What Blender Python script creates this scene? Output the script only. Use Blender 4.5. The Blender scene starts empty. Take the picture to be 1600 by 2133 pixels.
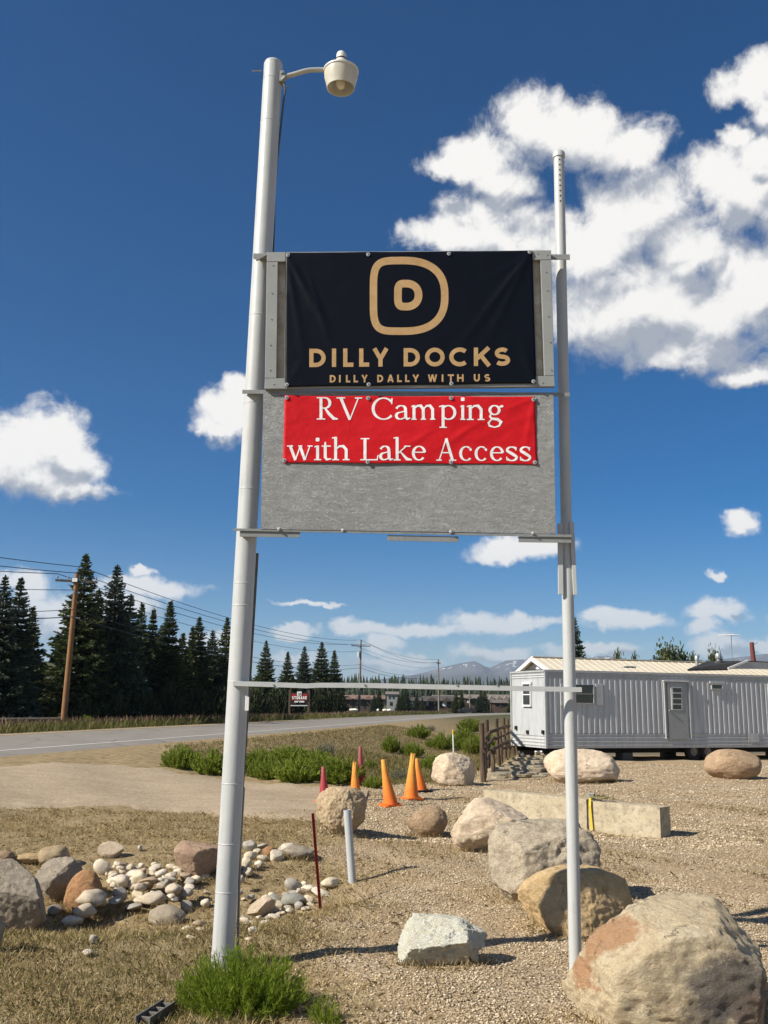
import bpy, bmesh, math, random
import numpy as np
from mathutils import Vector, Matrix, noise as mnoise

random.seed(7); np.random.seed(7)
SC = bpy.context.scene
COL = SC.collection
rad = math.radians

# ------------------------------------------------------------------ camera
F, HY, ROLL, H = 2000.0, 1468.0, 0.012, 1.75      # focal length and horizon of the 1600 x 2133 photograph
PIT = math.atan((HY - 1066.5) / F)
cp, sp, cr, sr = math.cos(PIT), math.sin(PIT), math.cos(ROLL), math.sin(ROLL)
FWD = np.array([0, cp, sp]); UPV = np.array([0, -sp, cp]); XV = np.array([1.0, 0, 0])
CR = cr * XV + sr * UPV; CU = -sr * XV + cr * UPV
cd = bpy.data.cameras.new('camera'); cam = bpy.data.objects.new('camera', cd); COL.objects.link(cam)
cd.sensor_fit = 'VERTICAL'; cd.sensor_height = 24.0; cd.lens = 24.0 * F / 2133.0
cd.clip_start = 0.05; cd.clip_end = 60000
cam.matrix_world = Matrix(((CR[0], CU[0], -FWD[0], 0), (CR[1], CU[1], -FWD[1], 0), (CR[2], CU[2], -FWD[2], H), (0, 0, 0, 1)))
SC.camera = cam
EYE = np.array([0, 0, H])

# ------------------------------------------------------------------ sun, exposure
SUN_EL, SUN_HEAD = rad(37), rad(25)               # shadows head 25 degrees from +X towards +Y
TOSUN = Vector((-math.cos(SUN_EL) * math.cos(SUN_HEAD), -math.cos(SUN_EL) * math.sin(SUN_HEAD), math.sin(SUN_EL)))
sl = bpy.data.lights.new('sun', 'SUN'); sun = bpy.data.objects.new('sun', sl); COL.objects.link(sun)
sl.energy = 5.0; sl.angle = rad(0.53); sl.color = (1.0, 0.93, 0.815)
sun.rotation_euler = TOSUN.to_track_quat('Z', 'Y').to_euler(); sun.location = (-20, -10, 30)
SC.view_settings.view_transform = 'Standard'; SC.view_settings.look = 'None'
SC.view_settings.gamma = 1.0; SC.view_settings.exposure = 0.6
SC.cycles.use_denoising = True; SC.cycles.denoising_input_passes = 'RGB_ALBEDO_NORMAL'; SC.cycles.denoising_prefilter = 'ACCURATE'; SC.cycles.max_bounces = 6; SC.cycles.transparent_max_bounces = 8

# ------------------------------------------------------------------ picture geometry helpers
def ray(x, y):
    return FWD + ((x - 800) / F) * CR - ((y - 1066.5) / F) * CU
def at(x, y, Y):
    r = ray(x, y); return EYE + r * (Y / r[1])
def proj(P):
    d = np.asarray(P, float) - EYE
    k = d @ FWD
    return np.stack([800 + F * (d @ CR) / k, 1066.5 - F * (d @ CU) / k], -1)
def hit(x, y, P0, n):
    r = ray(x, y); n = np.asarray(n, float)
    return EYE + r * (((np.asarray(P0) - EYE) @ n) / (r @ n))
def ang(x, y):
    r = ray(x, y); return math.atan2(r[0], r[1]), math.asin(r[2] / np.linalg.norm(r))
def ss(a, b, x):
    t = np.clip((x - a) / (b - a), 0, 1); return t * t * (3 - 2 * t)

# ------------------------------------------------------------------ sky
def build_world():
    w = bpy.data.worlds.new('World'); SC.world = w; w.use_nodes = True
    nt = w.node_tree; nt.nodes.clear(); N = nt.nodes.new; L = nt.links.new
    out = N('ShaderNodeOutputWorld'); bg = N('ShaderNodeBackground'); L(bg.outputs[0], out.inputs[0])
    bg.inputs['Strength'].default_value = SKY_K
    sky = N('ShaderNodeTexSky'); sky.sky_type = 'NISHITA'; sky.sun_disc = False
    sky.sun_elevation = SUN_EL; sky.sun_rotation = math.atan2(TOSUN.x, TOSUN.y)
    sky.altitude = 2600; sky.air_density = 1.0; sky.dust_density = 0.15; sky.ozone_density = 2.0
    hs = N('ShaderNodeHueSaturation'); hs.inputs['Saturation'].default_value = 1.55; hs.inputs['Hue'].default_value = 0.503; hs.inputs['Value'].default_value = 1.0
    L(sky.outputs[0], hs.inputs['Color'])
    tc = N('ShaderNodeTexCoord'); sep = N('ShaderNodeSeparateXYZ'); L(tc.outputs['Generated'], sep.inputs[0])
    def M(op, a, b=None, c=None, clamp=False):
        n = N('ShaderNodeMath'); n.operation = op; n.use_clamp = clamp
        for i, v in enumerate((a, b, c)):
            if v is None: continue
            if isinstance(v, (int, float)): n.inputs[i].default_value = v
            else: L(v, n.inputs[i])
        return n.outputs[0]
    u = M('ARCTAN2', sep.outputs[0], sep.outputs[1]); v = M('ARCSINE', sep.outputs[2])
    comb = N('ShaderNodeCombineXYZ'); L(u, comb.inputs[0]); L(v, comb.inputs[1])
    # cloud field as a node group of the direction (azimuth, elevation)
    g = bpy.data.node_groups.new('cloud_field', 'ShaderNodeTree')
    g.interface.new_socket('P', in_out='INPUT', socket_type='NodeSocketVector')
    g.interface.new_socket('F', in_out='OUTPUT', socket_type='NodeSocketFloat')
    g.interface.new_socket('B', in_out='OUTPUT', socket_type='NodeSocketFloat')
    GN = g.nodes.new; GL = g.links.new
    gi = GN('NodeGroupInput'); go = GN('NodeGroupOutput')
    def GM(op, a, b=None, c=None):
        n = GN('ShaderNodeMath'); n.operation = op
        for i, x in enumerate((a, b, c)):
            if x is None: continue
            if isinstance(x, (int, float)): n.inputs[i].default_value = x
            else: GL(x, n.inputs[i])
        return n.outputs[0]
    def GV(op, a, b=None, c=None):
        n = GN('ShaderNodeVectorMath'); n.operation = op
        for i, x in enumerate((a, b, c)):
            if x is None: continue
            if isinstance(x, (tuple, list)): n.inputs[i].default_value = x
            else: GL(x, n.inputs[i])
        return n.outputs['Value'] if op == 'LENGTH' else n.outputs[0]
    def noise(vec, scale, detail, rough, col=False, dist=0.0):
        n = GN('ShaderNodeTexNoise'); n.inputs['Scale'].default_value = scale; n.inputs['Detail'].default_value = detail
        n.inputs['Roughness'].default_value = rough; n.inputs['Distortion'].default_value = dist; GL(vec, n.inputs['Vector'])
        return n.outputs['Color' if col else 'Fac']
    P = gi.outputs[0]
    wv = GV('SUBTRACT', noise(P, 16, 5, 0.55, True), (0.5, 0.5, 0.5))
    Pw = GV('MULTIPLY_ADD', wv, (0.060, 0.045, 0.0), P)
    wv2 = GV('SUBTRACT', noise(P, 60, 4, 0.6, True), (0.5, 0.5, 0.5))
    Pw = GV('MULTIPLY_ADD', wv2, (0.014, 0.014, 0.0), Pw)
    acc = None
    for (cx, cy, rx, ry) in CLOUDS:
        u0, v0 = ang(cx, cy); u1, _ = ang(cx + rx, cy); _, v1 = ang(cx, cy - ry)
        s = (0.81 / abs(u1 - u0), 0.81 / abs(v1 - v0))
        d = GV('LENGTH', GV('MULTIPLY_ADD', Pw, (s[0], s[1], 0.0), (-u0 * s[0], -v0 * s[1], 0.0)))
        acc = d if acc is None else GM('SMOOTH_MIN', acc, d, 0.25)
    f = GM('SUBTRACT', 1.0, acc)
    # the same broken cumulus all round the rest of the sky
    gen = GM('MULTIPLY', GM('SUBTRACT', noise(GV('MULTIPLY', P, (1.0, 1.9, 1.0)), 3.1, 3, 0.5), 0.58), 6.0)
    sx = GN('ShaderNodeSeparateXYZ'); GL(P, sx.inputs[0])
    away = GM('MULTIPLY', GM('SUBTRACT', GM('ABSOLUTE', sx.outputs[0]), 0.46), 14.0)
    high = GM('MULTIPLY', GM('SUBTRACT', sx.outputs[1], 0.72), 14.0)
    gate = GM('MINIMUM', GM('MAXIMUM', away, high), 1.0)
    gen = GM('MINIMUM', gen, gate)
    f = GM('MAXIMUM', f, gen)
    fs = f
    fb = GM('SUBTRACT', noise(P, 26, 9, 0.66, dist=0.35), 0.5)
    f = GM('MULTIPLY_ADD', fb, 1.5, f)
    GL(f, go.inputs[0]); GL(fs, go.inputs[1])
    def field(vec):
        n = N('ShaderNodeGroup'); n.node_tree = g; L(vec, n.inputs[0]); return n.outputs[0], n.outputs[1]
    f0, b0 = field(comb.outputs[0])
    off = N('ShaderNodeVectorMath'); off.operation = 'ADD'; off.inputs[1].default_value = (-0.016, 0.040, 0)
    L(comb.outputs[0], off.inputs[0]); f1, b1 = field(off.outputs[0])
    dens = N('ShaderNodeMapRange'); dens.interpolation_type = 'SMOOTHSTEP'
    dens.inputs[1].default_value = -0.12; dens.inputs[2].default_value = 0.52; L(f0, dens.inputs[0])
    def relief(vec, sc):
        n = N('ShaderNodeTexNoise'); n.inputs['Scale'].default_value = sc; n.inputs['Detail'].default_value = 7; n.inputs['Roughness'].default_value = 0.58; n.inputs['Distortion'].default_value = 0.6; L(vec, n.inputs['Vector']); return n.outputs['Fac']
    of2 = N('ShaderNodeVectorMath'); of2.operation = 'ADD'; of2.inputs[1].default_value = (-0.0035, 0.0075, 0); L(comb.outputs[0], of2.inputs[0])
    rel = M('SUBTRACT', relief(comb.outputs[0], 30), relief(of2.outputs[0], 30))
    sh = N('ShaderNodeMapRange'); sh.interpolation_type = 'SMOOTHSTEP'
    sh.inputs[1].default_value = -0.42; sh.inputs[2].default_value = 0.36; L(M('ADD', M('MULTIPLY', rel, 1.25), M('MULTIPLY', M('SUBTRACT', b0, b1), 1.2)), sh.inputs[0])
    cc = N('ShaderNodeMix'); cc.data_type = 'RGBA'; L(sh.outputs[0], cc.inputs[0])
    k = 1.0 / SKY_K
    cc.inputs[6].default_value = (0.27 * k, 0.292 * k, 0.335 * k, 1); cc.inputs[7].default_value = (0.67 * k, 0.655 * k, 0.63 * k, 1)  # grey shaded undersides and white sunlit tops, painted as cloud colour
    mx = N('ShaderNodeMix'); mx.data_type = 'RGBA'
    up = M('GREATER_THAN', sep.outputs[2], 0.0)
    # far low clouds are seen through more air
    thin = N('ShaderNodeMapRange'); thin.inputs[1].default_value = 0.0; thin.inputs[2].default_value = 0.16
    thin.inputs[3].default_value = 0.55; thin.inputs[4].default_value = 0.97; L(v, thin.inputs[0])
    L(M('MULTIPLY', M('MULTIPLY', dens.outputs[0], up), thin.outputs[0]), mx.inputs[0])
    L(hs.outputs[0], mx.inputs[6]); L(cc.outputs[2], mx.inputs[7]); L(mx.outputs[2], bg.inputs['Color'])
    w.cycles.sampling_method = 'MANUAL'; w.cycles.sample_map_resolution = 512
SKY_K = 0.061
CLOUDS = [(1100,250,85,60),(1190,280,120,62),(1300,305,100,42),(1000,330,95,48),(935,352,60,26),(1045,385,75,50),
 (985,440,75,45),(925,490,75,45),(1050,500,130,70),(1330,425,115,85),(1240,520,150,75),(1420,520,110,80),
 (1300,640,190,95),(1480,650,130,95),(1570,600,90,100),(1440,735,130,42),(1565,775,65,26),(1560,400,110,85),
 (1590,320,70,70),(1580,165,95,42),(1610,230,60,50),(1535,290,40,28),(1640,140,90,60),(1500,370,70,55),(1700,400,140,130),(1720,640,140,120),
 (105,905,75,58),(30,935,95,60),(150,955,70,42),(60,985,130,42),(140,1008,110,22),(1390,640,120,80),(-60,960,110,70),(480,865,70,48),(505,825,38,38),(450,888,55,20),
 (1040,1145,62,24),(1120,1140,80,28),(1535,1090,44,24),(1498,1186,24,9),(735,1310,52,20),(850,1316,110,17),(990,1298,70,24),(1085,1300,75,17),(610,1320,42,12),
 (1290,1292,85,20),(1490,1270,70,24),(1462,1306,42,16),(1040,1366,90,17),(1500,1345,55,24),(830,1382,100,19),(800,1345,50,16),(620,1370,60,14),
 (1240,1360,110,15),(1600,1340,40,18),(110,1280,110,50),(60,1215,60,26),(300,1222,110,22),(240,1262,90,26),(430,1335,70,18),(300,1192,22,9),(640,1262,60,6),
 (-120,1250,130,50),(1700,1280,90,30),(1720,1100,60,26)]
build_world()

# ------------------------------------------------------------------ mesh helpers
def wloc(o):
    v = Vector((0, 0, 0))
    while o is not None: v = v + o.location; o = o.parent
    return v
def tag(o, label=None, cat=None, group=None, kind=None):
    if label: o['label'] = label
    if cat: o['category'] = cat
    if group: o['group'] = group
    if kind: o['kind'] = kind
    return o
def thing(name, loc, label, cat, group=None):
    o = bpy.data.objects.new(name, None); COL.objects.link(o); o.location = Vector([float(c) for c in loc]); o.empty_display_size = 0.1
    return tag(o, label, cat, group)
def link(name, me, parent=None, loc=None):
    o = bpy.data.objects.new(name, me); COL.objects.link(o)
    if loc is not None: o.location = Vector([float(c) for c in loc])
    if parent is not None: o.parent = parent
    return o
def mesh_np(name, V, Fc, mat, smooth=False):
    V = np.asarray(V, np.float32); me = bpy.data.meshes.new(name)
    if isinstance(Fc, np.ndarray):
        n = len(Fc); k = Fc.shape[1]
        me.vertices.add(len(V)); me.vertices.foreach_set('co', V.ravel())
        me.loops.add(n * k); me.loops.foreach_set('vertex_index', Fc.astype(np.int32).ravel())
        me.polygons.add(n); me.polygons.foreach_set('loop_start', np.arange(0, n * k, k, dtype=np.int32))
        me.polygons.foreach_set('loop_total', np.full(n, k, np.int32))
        me.update(calc_edges=True); me.validate()
    else:
        me.from_pydata(V.tolist(), [], Fc); me.update()
    if mat: me.materials.append(mat)
    if smooth: me.polygons.foreach_set('use_smooth', np.ones(len(me.polygons), bool))
    return me
class MB:
    def __init__(s): s.v = []; s.f = []
    def add(s, V, Fc):
        b = len(s.v); s.v += [tuple(map(float, p)) for p in V]; s.f += [tuple(b + i for i in q) for q in Fc]; return s
    def box(s, c, size, ax=None):
        c = np.asarray(c, float); h = np.asarray(size, float) / 2
        A = np.eye(3) if ax is None else np.asarray(ax, float)
        V = [c + A[0] * h[0] * i + A[1] * h[1] * j + A[2] * h[2] * k for k in (-1, 1) for j in (-1, 1) for i in (-1, 1)]
        return s.add(V, [(0, 2, 3, 1), (4, 5, 7, 6), (0, 1, 5, 4), (2, 6, 7, 3), (0, 4, 6, 2), (1, 3, 7, 5)])
    def tube(s, pts, r, n=10, cap=True):
        pts = [np.asarray(p, float) for p in pts]; rs = r if hasattr(r, '__len__') else [r] * len(pts); V = []; Fc = []
        ref = None
        for i, p in enumerate(pts):
            d = pts[min(i + 1, len(pts) - 1)] - pts[max(i - 1, 0)]; d = d / (np.linalg.norm(d) + 1e-12)
            if ref is None: ref = np.array([0, 0, 1.0]) if abs(d[2]) < 0.9 else np.array([1.0, 0, 0])
            a = np.cross(d, ref); a /= np.linalg.norm(a); b = np.cross(d, a); ref = np.cross(a, d) if False else ref
            for k in range(n):
                t = 2 * math.pi * k / n; V.append(p + rs[i] * (math.cos(t) * a + math.sin(t) * b))
        for i in range(len(pts) - 1):
            for k in range(n):
                k2 = (k + 1) % n; Fc.append((i * n + k, i * n + k2, (i + 1) * n + k2, (i + 1) * n + k))
        if cap: Fc += [tuple(range(n))[::-1], tuple((len(pts) - 1) * n + k for k in range(n))]
        return s.add(V, Fc)
    def lathe(s, prof, c, ax=None, n=24, cap=False):
        A = np.eye(3) if ax is None else np.asarray(ax, float); c = np.asarray(c, float); V = []; Fc = []
        for (r, z) in prof:
            for k in range(n):
                t = 2 * math.pi * k / n; V.append(c + A[0] * r * math.cos(t) + A[1] * r * math.sin(t) + A[2] * z)
        for i in range(len(prof) - 1):
            for k in range(n):
                k2 = (k + 1) % n; Fc.append((i * n + k, i * n + k2, (i + 1) * n + k2, (i + 1) * n + k))
        if cap: Fc += [tuple(range(n))[::-1], tuple((len(prof) - 1) * n + k for k in range(n))]
        return s.add(V, Fc)
    def prism(s, poly, d):           # planar polygon (3D points) extruded by vector d
        poly = [np.asarray(p, float) for p in poly]; n = len(poly); d = np.asarray(d, float)
        return s.add(poly + [p + d for p in poly], [tuple(range(n))[::-1], tuple(range(n, 2 * n))] + [(i, (i + 1) % n, n + (i + 1) % n, n + i) for i in range(n)])
    def build(s, name, mat, parent=None, origin=None, smooth=False, bevel=0):
        o0 = wloc(parent) if parent is not None else Vector([float(c) for c in (origin if origin is not None else (0, 0, 0))])
        me = bpy.data.meshes.new(name); me.from_pydata([(a - o0.x, b - o0.y, c - o0.z) for a, b, c in s.v], [], s.f)
        bm = bmesh.new(); bm.from_mesh(me); bmesh.ops.recalc_face_normals(bm, faces=bm.faces); bm.to_mesh(me); bm.free()
        me.materials.append(mat); me.update()
        if smooth:
            me.polygons.foreach_set('use_smooth', np.ones(len(me.polygons), bool)); me.set_sharp_from_angle(angle=rad(40))
        o = link(name, me, parent, None if parent is not None else o0)
        if bevel:
            m = o.modifiers.new('bevel', 'BEVEL'); m.width = bevel; m.segments = 2; m.limit_method = 'ANGLE'
        return o

# ------------------------------------------------------------------ materials
class NT:
    def __init__(s, name):
        s.m = bpy.data.materials.new(name); s.m.use_nodes = True; s.t = s.m.node_tree
        s.b = s.t.nodes['Principled BSDF']; s.tc = s.t.nodes.new('ShaderNodeTexCoord')
    def N(s, k): return s.t.nodes.new(k)
    def L(s, a, b): s.t.links.new(a, b)
    def noise(s, scale, detail=4, rough=0.6, vec=None, dist=0.0, out='Fac', coord='Object'):
        n = s.N('ShaderNodeTexNoise'); n.inputs['Scale'].default_value = scale; n.inputs['Detail'].default_value = detail
        n.inputs['Roughness'].default_value = rough; n.inputs['Distortion'].default_value = dist
        s.L(vec if vec is not None else s.tc.outputs[coord], n.inputs['Vector']); return n.outputs[out]
    def voro(s, scale, feat='F1', vec=None, out='Distance', rnd=1.0):
        n = s.N('ShaderNodeTexVoronoi'); n.feature = feat; n.inputs['Scale'].default_value = scale; n.inputs['Randomness'].default_value = rnd
        s.L(vec if vec is not None else s.tc.outputs['Object'], n.inputs['Vector']); return n.outputs[out]
    def ramp(s, fac, stops):
        n = s.N('ShaderNodeValToRGB'); e = n.color_ramp.elements
        while len(e) < len(stops): e.new(0.5)
        for i, (p, c) in enumerate(stops):
            e[i].position = p; e[i].color = (*c[:3], 1) if hasattr(c, '__len__') else (c, c, c, 1)
        s.L(fac, n.inputs[0]); return n.outputs[0]
    def mix(s, fac, a, b, blend='MIX'):
        n = s.N('ShaderNodeMix'); n.data_type = 'RGBA'; n.blend_type = blend
        for i, x in ((0, fac), (6, a), (7, b)):
            if isinstance(x, (int, float)): n.inputs[i].default_value = x
            elif isinstance(x, (tuple, list)): n.inputs[i].default_value = (*x[:3], 1)
            else: s.L(x, n.inputs[i])
        return n.outputs[2]
    def math(s, op, a, b=None, c=None, clamp=False):
        n = s.N('ShaderNodeMath'); n.operation = op; n.use_clamp = clamp
        for i, x in enumerate((a, b, c)):
            if x is None: continue
            if isinstance(x, (int, float)): n.inputs[i].default_value = x
            else: s.L(x, n.inputs[i])
        return n.outputs[0]
    def attr(s, name, out='Fac'):
        n = s.N('ShaderNodeAttribute'); n.attribute_name = name; return n.outputs[out]
    def island(s): return s.N('ShaderNodeNewGeometry').outputs['Random Per Island']
    def objrand(s): return s.N('ShaderNodeObjectInfo').outputs['Random']
    def bump(s, h, strength=0.4, dist=0.02, prev=None):
        n = s.N('ShaderNodeBump'); n.inputs['Strength'].default_value = strength; n.inputs['Distance'].default_value = dist
        s.L(h, n.inputs['Height'])
        if prev is not None: s.L(prev, n.inputs['Normal'])
        return n.outputs[0]
    def fin(s, col, rough=0.8, nrm=None, metal=0.0, spec=0.3, **kw):
        if isinstance(col, (tuple, list)): s.b.inputs['Base Color'].default_value = (*col[:3], 1)
        else: s.L(col, s.b.inputs['Base Color'])
        if isinstance(rough, (int, float)): s.b.inputs['Roughness'].default_value = rough
        else: s.L(rough, s.b.inputs['Roughness'])
        s.b.inputs['Metallic'].default_value = metal; s.b.inputs['Specular IOR Level'].default_value = spec
        if nrm is not None: s.L(nrm, s.b.inputs['Normal'])
        for k, v in kw.items(): s.b.inputs[k].default_value = v
        return s.m
def worn(name, c, rough=0.6, var=0.25, sc=4.0, bump=0.15, bsc=60, metal=0.0, spec=0.3, dirt=None, dirt_amt=0.3):
    n = NT(name); c2 = tuple(x * (1 - var) for x in c)
    col = n.mix(n.ramp(n.noise(sc, 6, 0.65), [(0.35, 0.0), (0.7, 1.0)]), c, c2)
    if dirt: col = n.mix(n.math('MULTIPLY', n.ramp(n.noise(sc * 2.3, 8, 0.7), [(0.55, 0.0), (0.75, 1.0)]), dirt_amt), col, dirt)
    nr = n.bump(n.noise(bsc, 4, 0.6), bump, 0.004) if bump else None
    return n.fin(col, rough, nr, metal, spec)
def foliage(name, c1, c2, c3=None, rough=0.6, trans=0.25):
    n = NT(name)
    st = [(0.0, c1), (1.0, c2)] if c3 is None else [(0.0, c1), (0.6, c2), (1.0, c3)]
    col = n.ramp(n.island(), st); col = n.mix(n.math('MULTIPLY', n.objrand(), 0.25), col, tuple(0.6 * x for x in c1))
    n.fin(col, rough, None, 0, 0.2)
    tr = n.N('ShaderNodeBsdfTranslucent'); n.L(col, tr.inputs['Color']); ms = n.N('ShaderNodeMixShader'); ms.inputs[0].default_value = trans
    out = [x for x in n.t.nodes if x.type == 'OUTPUT_MATERIAL'][0]
    n.L(n.b.outputs[0], ms.inputs[1]); n.L(tr.outputs[0], ms.inputs[2]); n.L(ms.outputs[0], out.inputs[0])
    return n.m
# ================================================================== TERRAIN
RY = np.array([-60, -30, -8, 8, 24.1, 40.2, 68.2, 105, 145, 185, 215, 235, 250, 262.0])
RX = np.array([-25.5, -19.6, -15.4, -12.4, -9.2, -5.95, -0.6, 6.2, 14.5, 26, 38, 50, 64, 90.0])
def road_x(y): return np.interp(y, RY, RX)
RW = 10.8
LOT = np.array([(-40, 60), (-7.5, 31), (-5.2, 25.5), (-2.8, 23.2), (0, 21.9), (2.1, 22.6), (3.0, 25), (5.0, 33), (8, 45), (22, 75), (60, 120)], float)
def lot_s(x, y):                      # > 0 beyond the edge of the yard (in the roadside ditch)
    x = np.asarray(x, float); y = np.asarray(y, float); best = np.full(x.shape, 1e9); sg = np.ones(x.shape)
    for a, b in zip(LOT[:-1], LOT[1:]):
        d = b - a; t = np.clip(((x - a[0]) * d[0] + (y - a[1]) * d[1]) / (d @ d), 0, 1)
        dx = x - a[0] - t * d[0]; dy = y - a[1] - t * d[1]; q = np.hypot(dx, dy)
        c = d[0] * dy - d[1] * dx; m = q < best; best = np.where(m, q, best); sg = np.where(m, np.sign(c), sg)
    return best * sg
def Z(x, y):
    x = np.asarray(x, float); y = np.asarray(y, float)
    z = 0.06 * ss(14, 30, y) * ss(1, 4, x)
    yc = 9.6 + 0.25 * (x + 2)
    z = z - 0.30 * np.exp(-((y - yc) / 1.25) ** 2) * ss(0.4, -1.2, x)
    z = z + 0.10 * np.exp(-((y - yc - 3.2) / 1.6) ** 2) * ss(0.4, -1.2, x)
    dR = (x - road_x(y)) * 0.98
    o = ss(0, 3.5, lot_s(x, y)) * ss(140, 90, y)
    z = z * (1 - o) - 0.75 * o
    r = ss(7, 0.3, dR); z = z * (1 - r) + 0.30 * r
    z = np.where(dR < -RW, 0.30 - 0.35 * ss(-RW - 0.4, -RW - 4, dR), z)
    z = z + 17 * np.exp(-(((x + 150) / 95) ** 2 + ((y - 430) / 150) ** 2)) * ss(-20, -60, x)
    z = z + 7.5 * ss(330, 620, y)
    near = ss(60, 20, np.hypot(x, y)) * ss(0.4, 1.2, np.abs(dR + RW / 2) - RW / 2)
    z = z + near * (0.018 * np.sin(2.3 * x + 1.1 * y) + 0.014 * np.sin(4.1 * y - 3.2 * x + 1) + 0.010 * np.sin(7.3 * x + 5.7 * y))
    return z
def Zf(x, y): return float(Z(np.array([x]), np.array([y]))[0])
def gz(px, py):
    z = 0.0
    r = ray(px, py)
    for _ in range(60):
        t = (z - H) / min(r[2], -1e-4); P = EYE + r * t; z = 0.5 * z + 0.5 * Zf(P[0], P[1])
    return np.array([P[0], P[1], Zf(P[0], P[1])])
def grow(a, step, lim, k=1.13):
    out = [a]
    while abs(out[-1]) < lim: out.append(out[-1] + step); step *= k
    return out[1:]
def gravel_w(x, y):
    g = ss(-1.0, 0.35, x + 0.25 * np.sin(1.7 * y) + 0.2 * np.sin(3.9 * y + 2 * x))
    g = np.where(y > 13, ss(-1.4, -0.2, x) , g)
    return g * ss(0.8, -0.3, lot_s(x, y))
def ground_material():
    n = NT('ground_soil'); P = n.tc.outputs['Object']
    big = n.noise(0.6, 5, 0.6); mid = n.noise(5, 6, 0.65); fine = n.noise(45, 4, 0.7)
    stone = n.voro(46, out='Color'); sd = n.voro(46)
    hay = n.ramp(mid, [(0.25, (0.15, 0.105, 0.055)), (0.5, (0.33, 0.25, 0.135)), (0.75, (0.49, 0.385, 0.225))])
    hay = n.mix(n.math('MULTIPLY', n.ramp(fine, [(0.35, 1.0), (0.6, 0.0)]), 0.4), hay, (0.10, 0.07, 0.04))
    gcol = n.mix(n.ramp(stone, [(0.1, 0.0), (0.9, 1.0)]), (0.36, 0.27, 0.17), (0.68, 0.56, 0.39))
    gcol = n.mix(n.ramp(sd, [(0.35, 0.0), (0.75, 1.0)]), gcol, (0.20, 0.145, 0.09))
    gcol = n.mix(n.math('MULTIPLY', n.ramp(big, [(0.38, 0.0), (0.62, 1.0)]), 0.7), gcol, (0.33, 0.235, 0.13))
    grn = n.ramp(mid, [(0.3, (0.09, 0.095, 0.028)), (0.7, (0.21, 0.19, 0.075))])
    jitter = n.math('MULTIPLY', n.math('SUBTRACT', n.noise(3, 6, 0.7), 0.5), 0.9)
    gm = n.math('ADD', n.attr('gravel'), jitter); gm = n.ramp(gm, [(0.35, 0.0), (0.65, 1.0)])
    em = n.math('ADD', n.attr('green'), jitter); em = n.ramp(em, [(0.4, 0.0), (0.8, 1.0)])
    col = n.mix(gm, hay, gcol); col = n.mix(em, col, grn)
    far = n.ramp(n.noise(0.02, 6, 0.6), [(0.3, (0.055, 0.06, 0.03)), (0.7, (0.115, 0.105, 0.055))])
    col = n.mix(n.attr('far'), col, far)
    nr = n.bump(n.math('ADD', n.math('MULTIPLY', sd, -0.8), fine), 0.55, 0.02, n.bump(mid, 0.5, 0.05))
    return n.fin(col, 0.95, nr, 0, 0.1)
def build_ground():
    xs = np.array(sorted([-v for v in grow(9.0, 0.2, 15000)]) + list(np.arange(-9.0, 9.001, 0.16)) + grow(9.0, 0.2, 15000))
    ys = np.array(sorted([3 - (v - 3) for v in grow(3.0, 0.3, 60)]) + list(np.arange(3.0, 26.0, 0.16)) + grow(26.0, 0.18, 15000, 1.09))
    X, Y = np.meshgrid(xs, ys); V = np.stack([X, Y, Z(X, Y)], -1).reshape(-1, 3); nx, ny = len(xs), len(ys)
    i = np.arange(nx * ny).reshape(ny, nx)
    Fc = np.stack([i[:-1, :-1], i[:-1, 1:], i[1:, 1:], i[1:, :-1]], -1).reshape(-1, 4)
    me = mesh_np('ground', V, Fc, ground_material(), True)
    x, y = V[:, 0], V[:, 1]; s = lot_s(x, y); dR = (x - road_x(y)) * 0.98
    gm = gravel_w(x, y)
    green = 0.55 * ss(-1.2, -2.6, x) * ss(8.6, 6.5, y) + 0.5 * ss(1.5, 3.5, s) * ss(3, 5, dR) + 0.6 * ss(-RW - 0.5, -RW - 2, dR) * ss(170, 60, y) - 0.15
    for nm, arr in (('gravel', gm), ('green', green), ('far', ss(70, 140, np.hypot(x, y)))):
        a = me.attributes.new(nm, 'FLOAT', 'POINT'); a.data.foreach_set('value', arr.astype(np.float32))
    tag(link('ground', me), kind='structure')
build_ground()

def ribbon(name, A, B, mat, nv=6, dz=0.02, skirt=True):
    """a strip draped over the terrain between the two lines A and B"""
    A = np.asarray(A, float); B = np.asarray(B, float); V = []; n = len(A)
    ts = np.linspace(0, 1, nv)
    for t in ts:
        p = A * (1 - t) + B * t; z = Z(p[:, 0], p[:, 1]) + (dz if not callable(dz) else dz(p)) - (0.08 if skirt and t in (0, 1) else 0)
        V.append(np.column_stack([p, z]))
    V = np.stack(V); i = np.arange(nv * n).reshape(nv, n)
    Fc = np.stack([i[:-1, :-1], i[:-1, 1:], i[1:, 1:], i[1:, :-1]], -1).reshape(-1, 4)
    return mesh_np(name, V.reshape(-1, 3), Fc, mat, True)
def asphalt():
    n = NT('old_asphalt')
    col = n.ramp(n.noise(0.7, 6, 0.7), [(0.3, (0.19, 0.172, 0.145)), (0.7, (0.255, 0.232, 0.195))])
    col = n.mix(n.math('MULTIPLY', n.ramp(n.voro(25, out='Color'), [(0.2, 0.0), (0.9, 1.0)]), 0.35), col, (0.30, 0.28, 0.25))
    crack = n.voro(0.35, 'DISTANCE_TO_EDGE', n.mix(0.08, n.tc.outputs['Object'], n.noise(0.8, 4, 0.6, out='Color')))
    col = n.mix(n.math('MULTIPLY', n.ramp(crack, [(0.0, 1.0), (0.012, 0.0)]), 0.7), col, (0.05, 0.047, 0.045))
    return n.fin(col, 0.85, n.bump(n.noise(60, 3), 0.3, 0.01), 0, 0.25)
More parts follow.
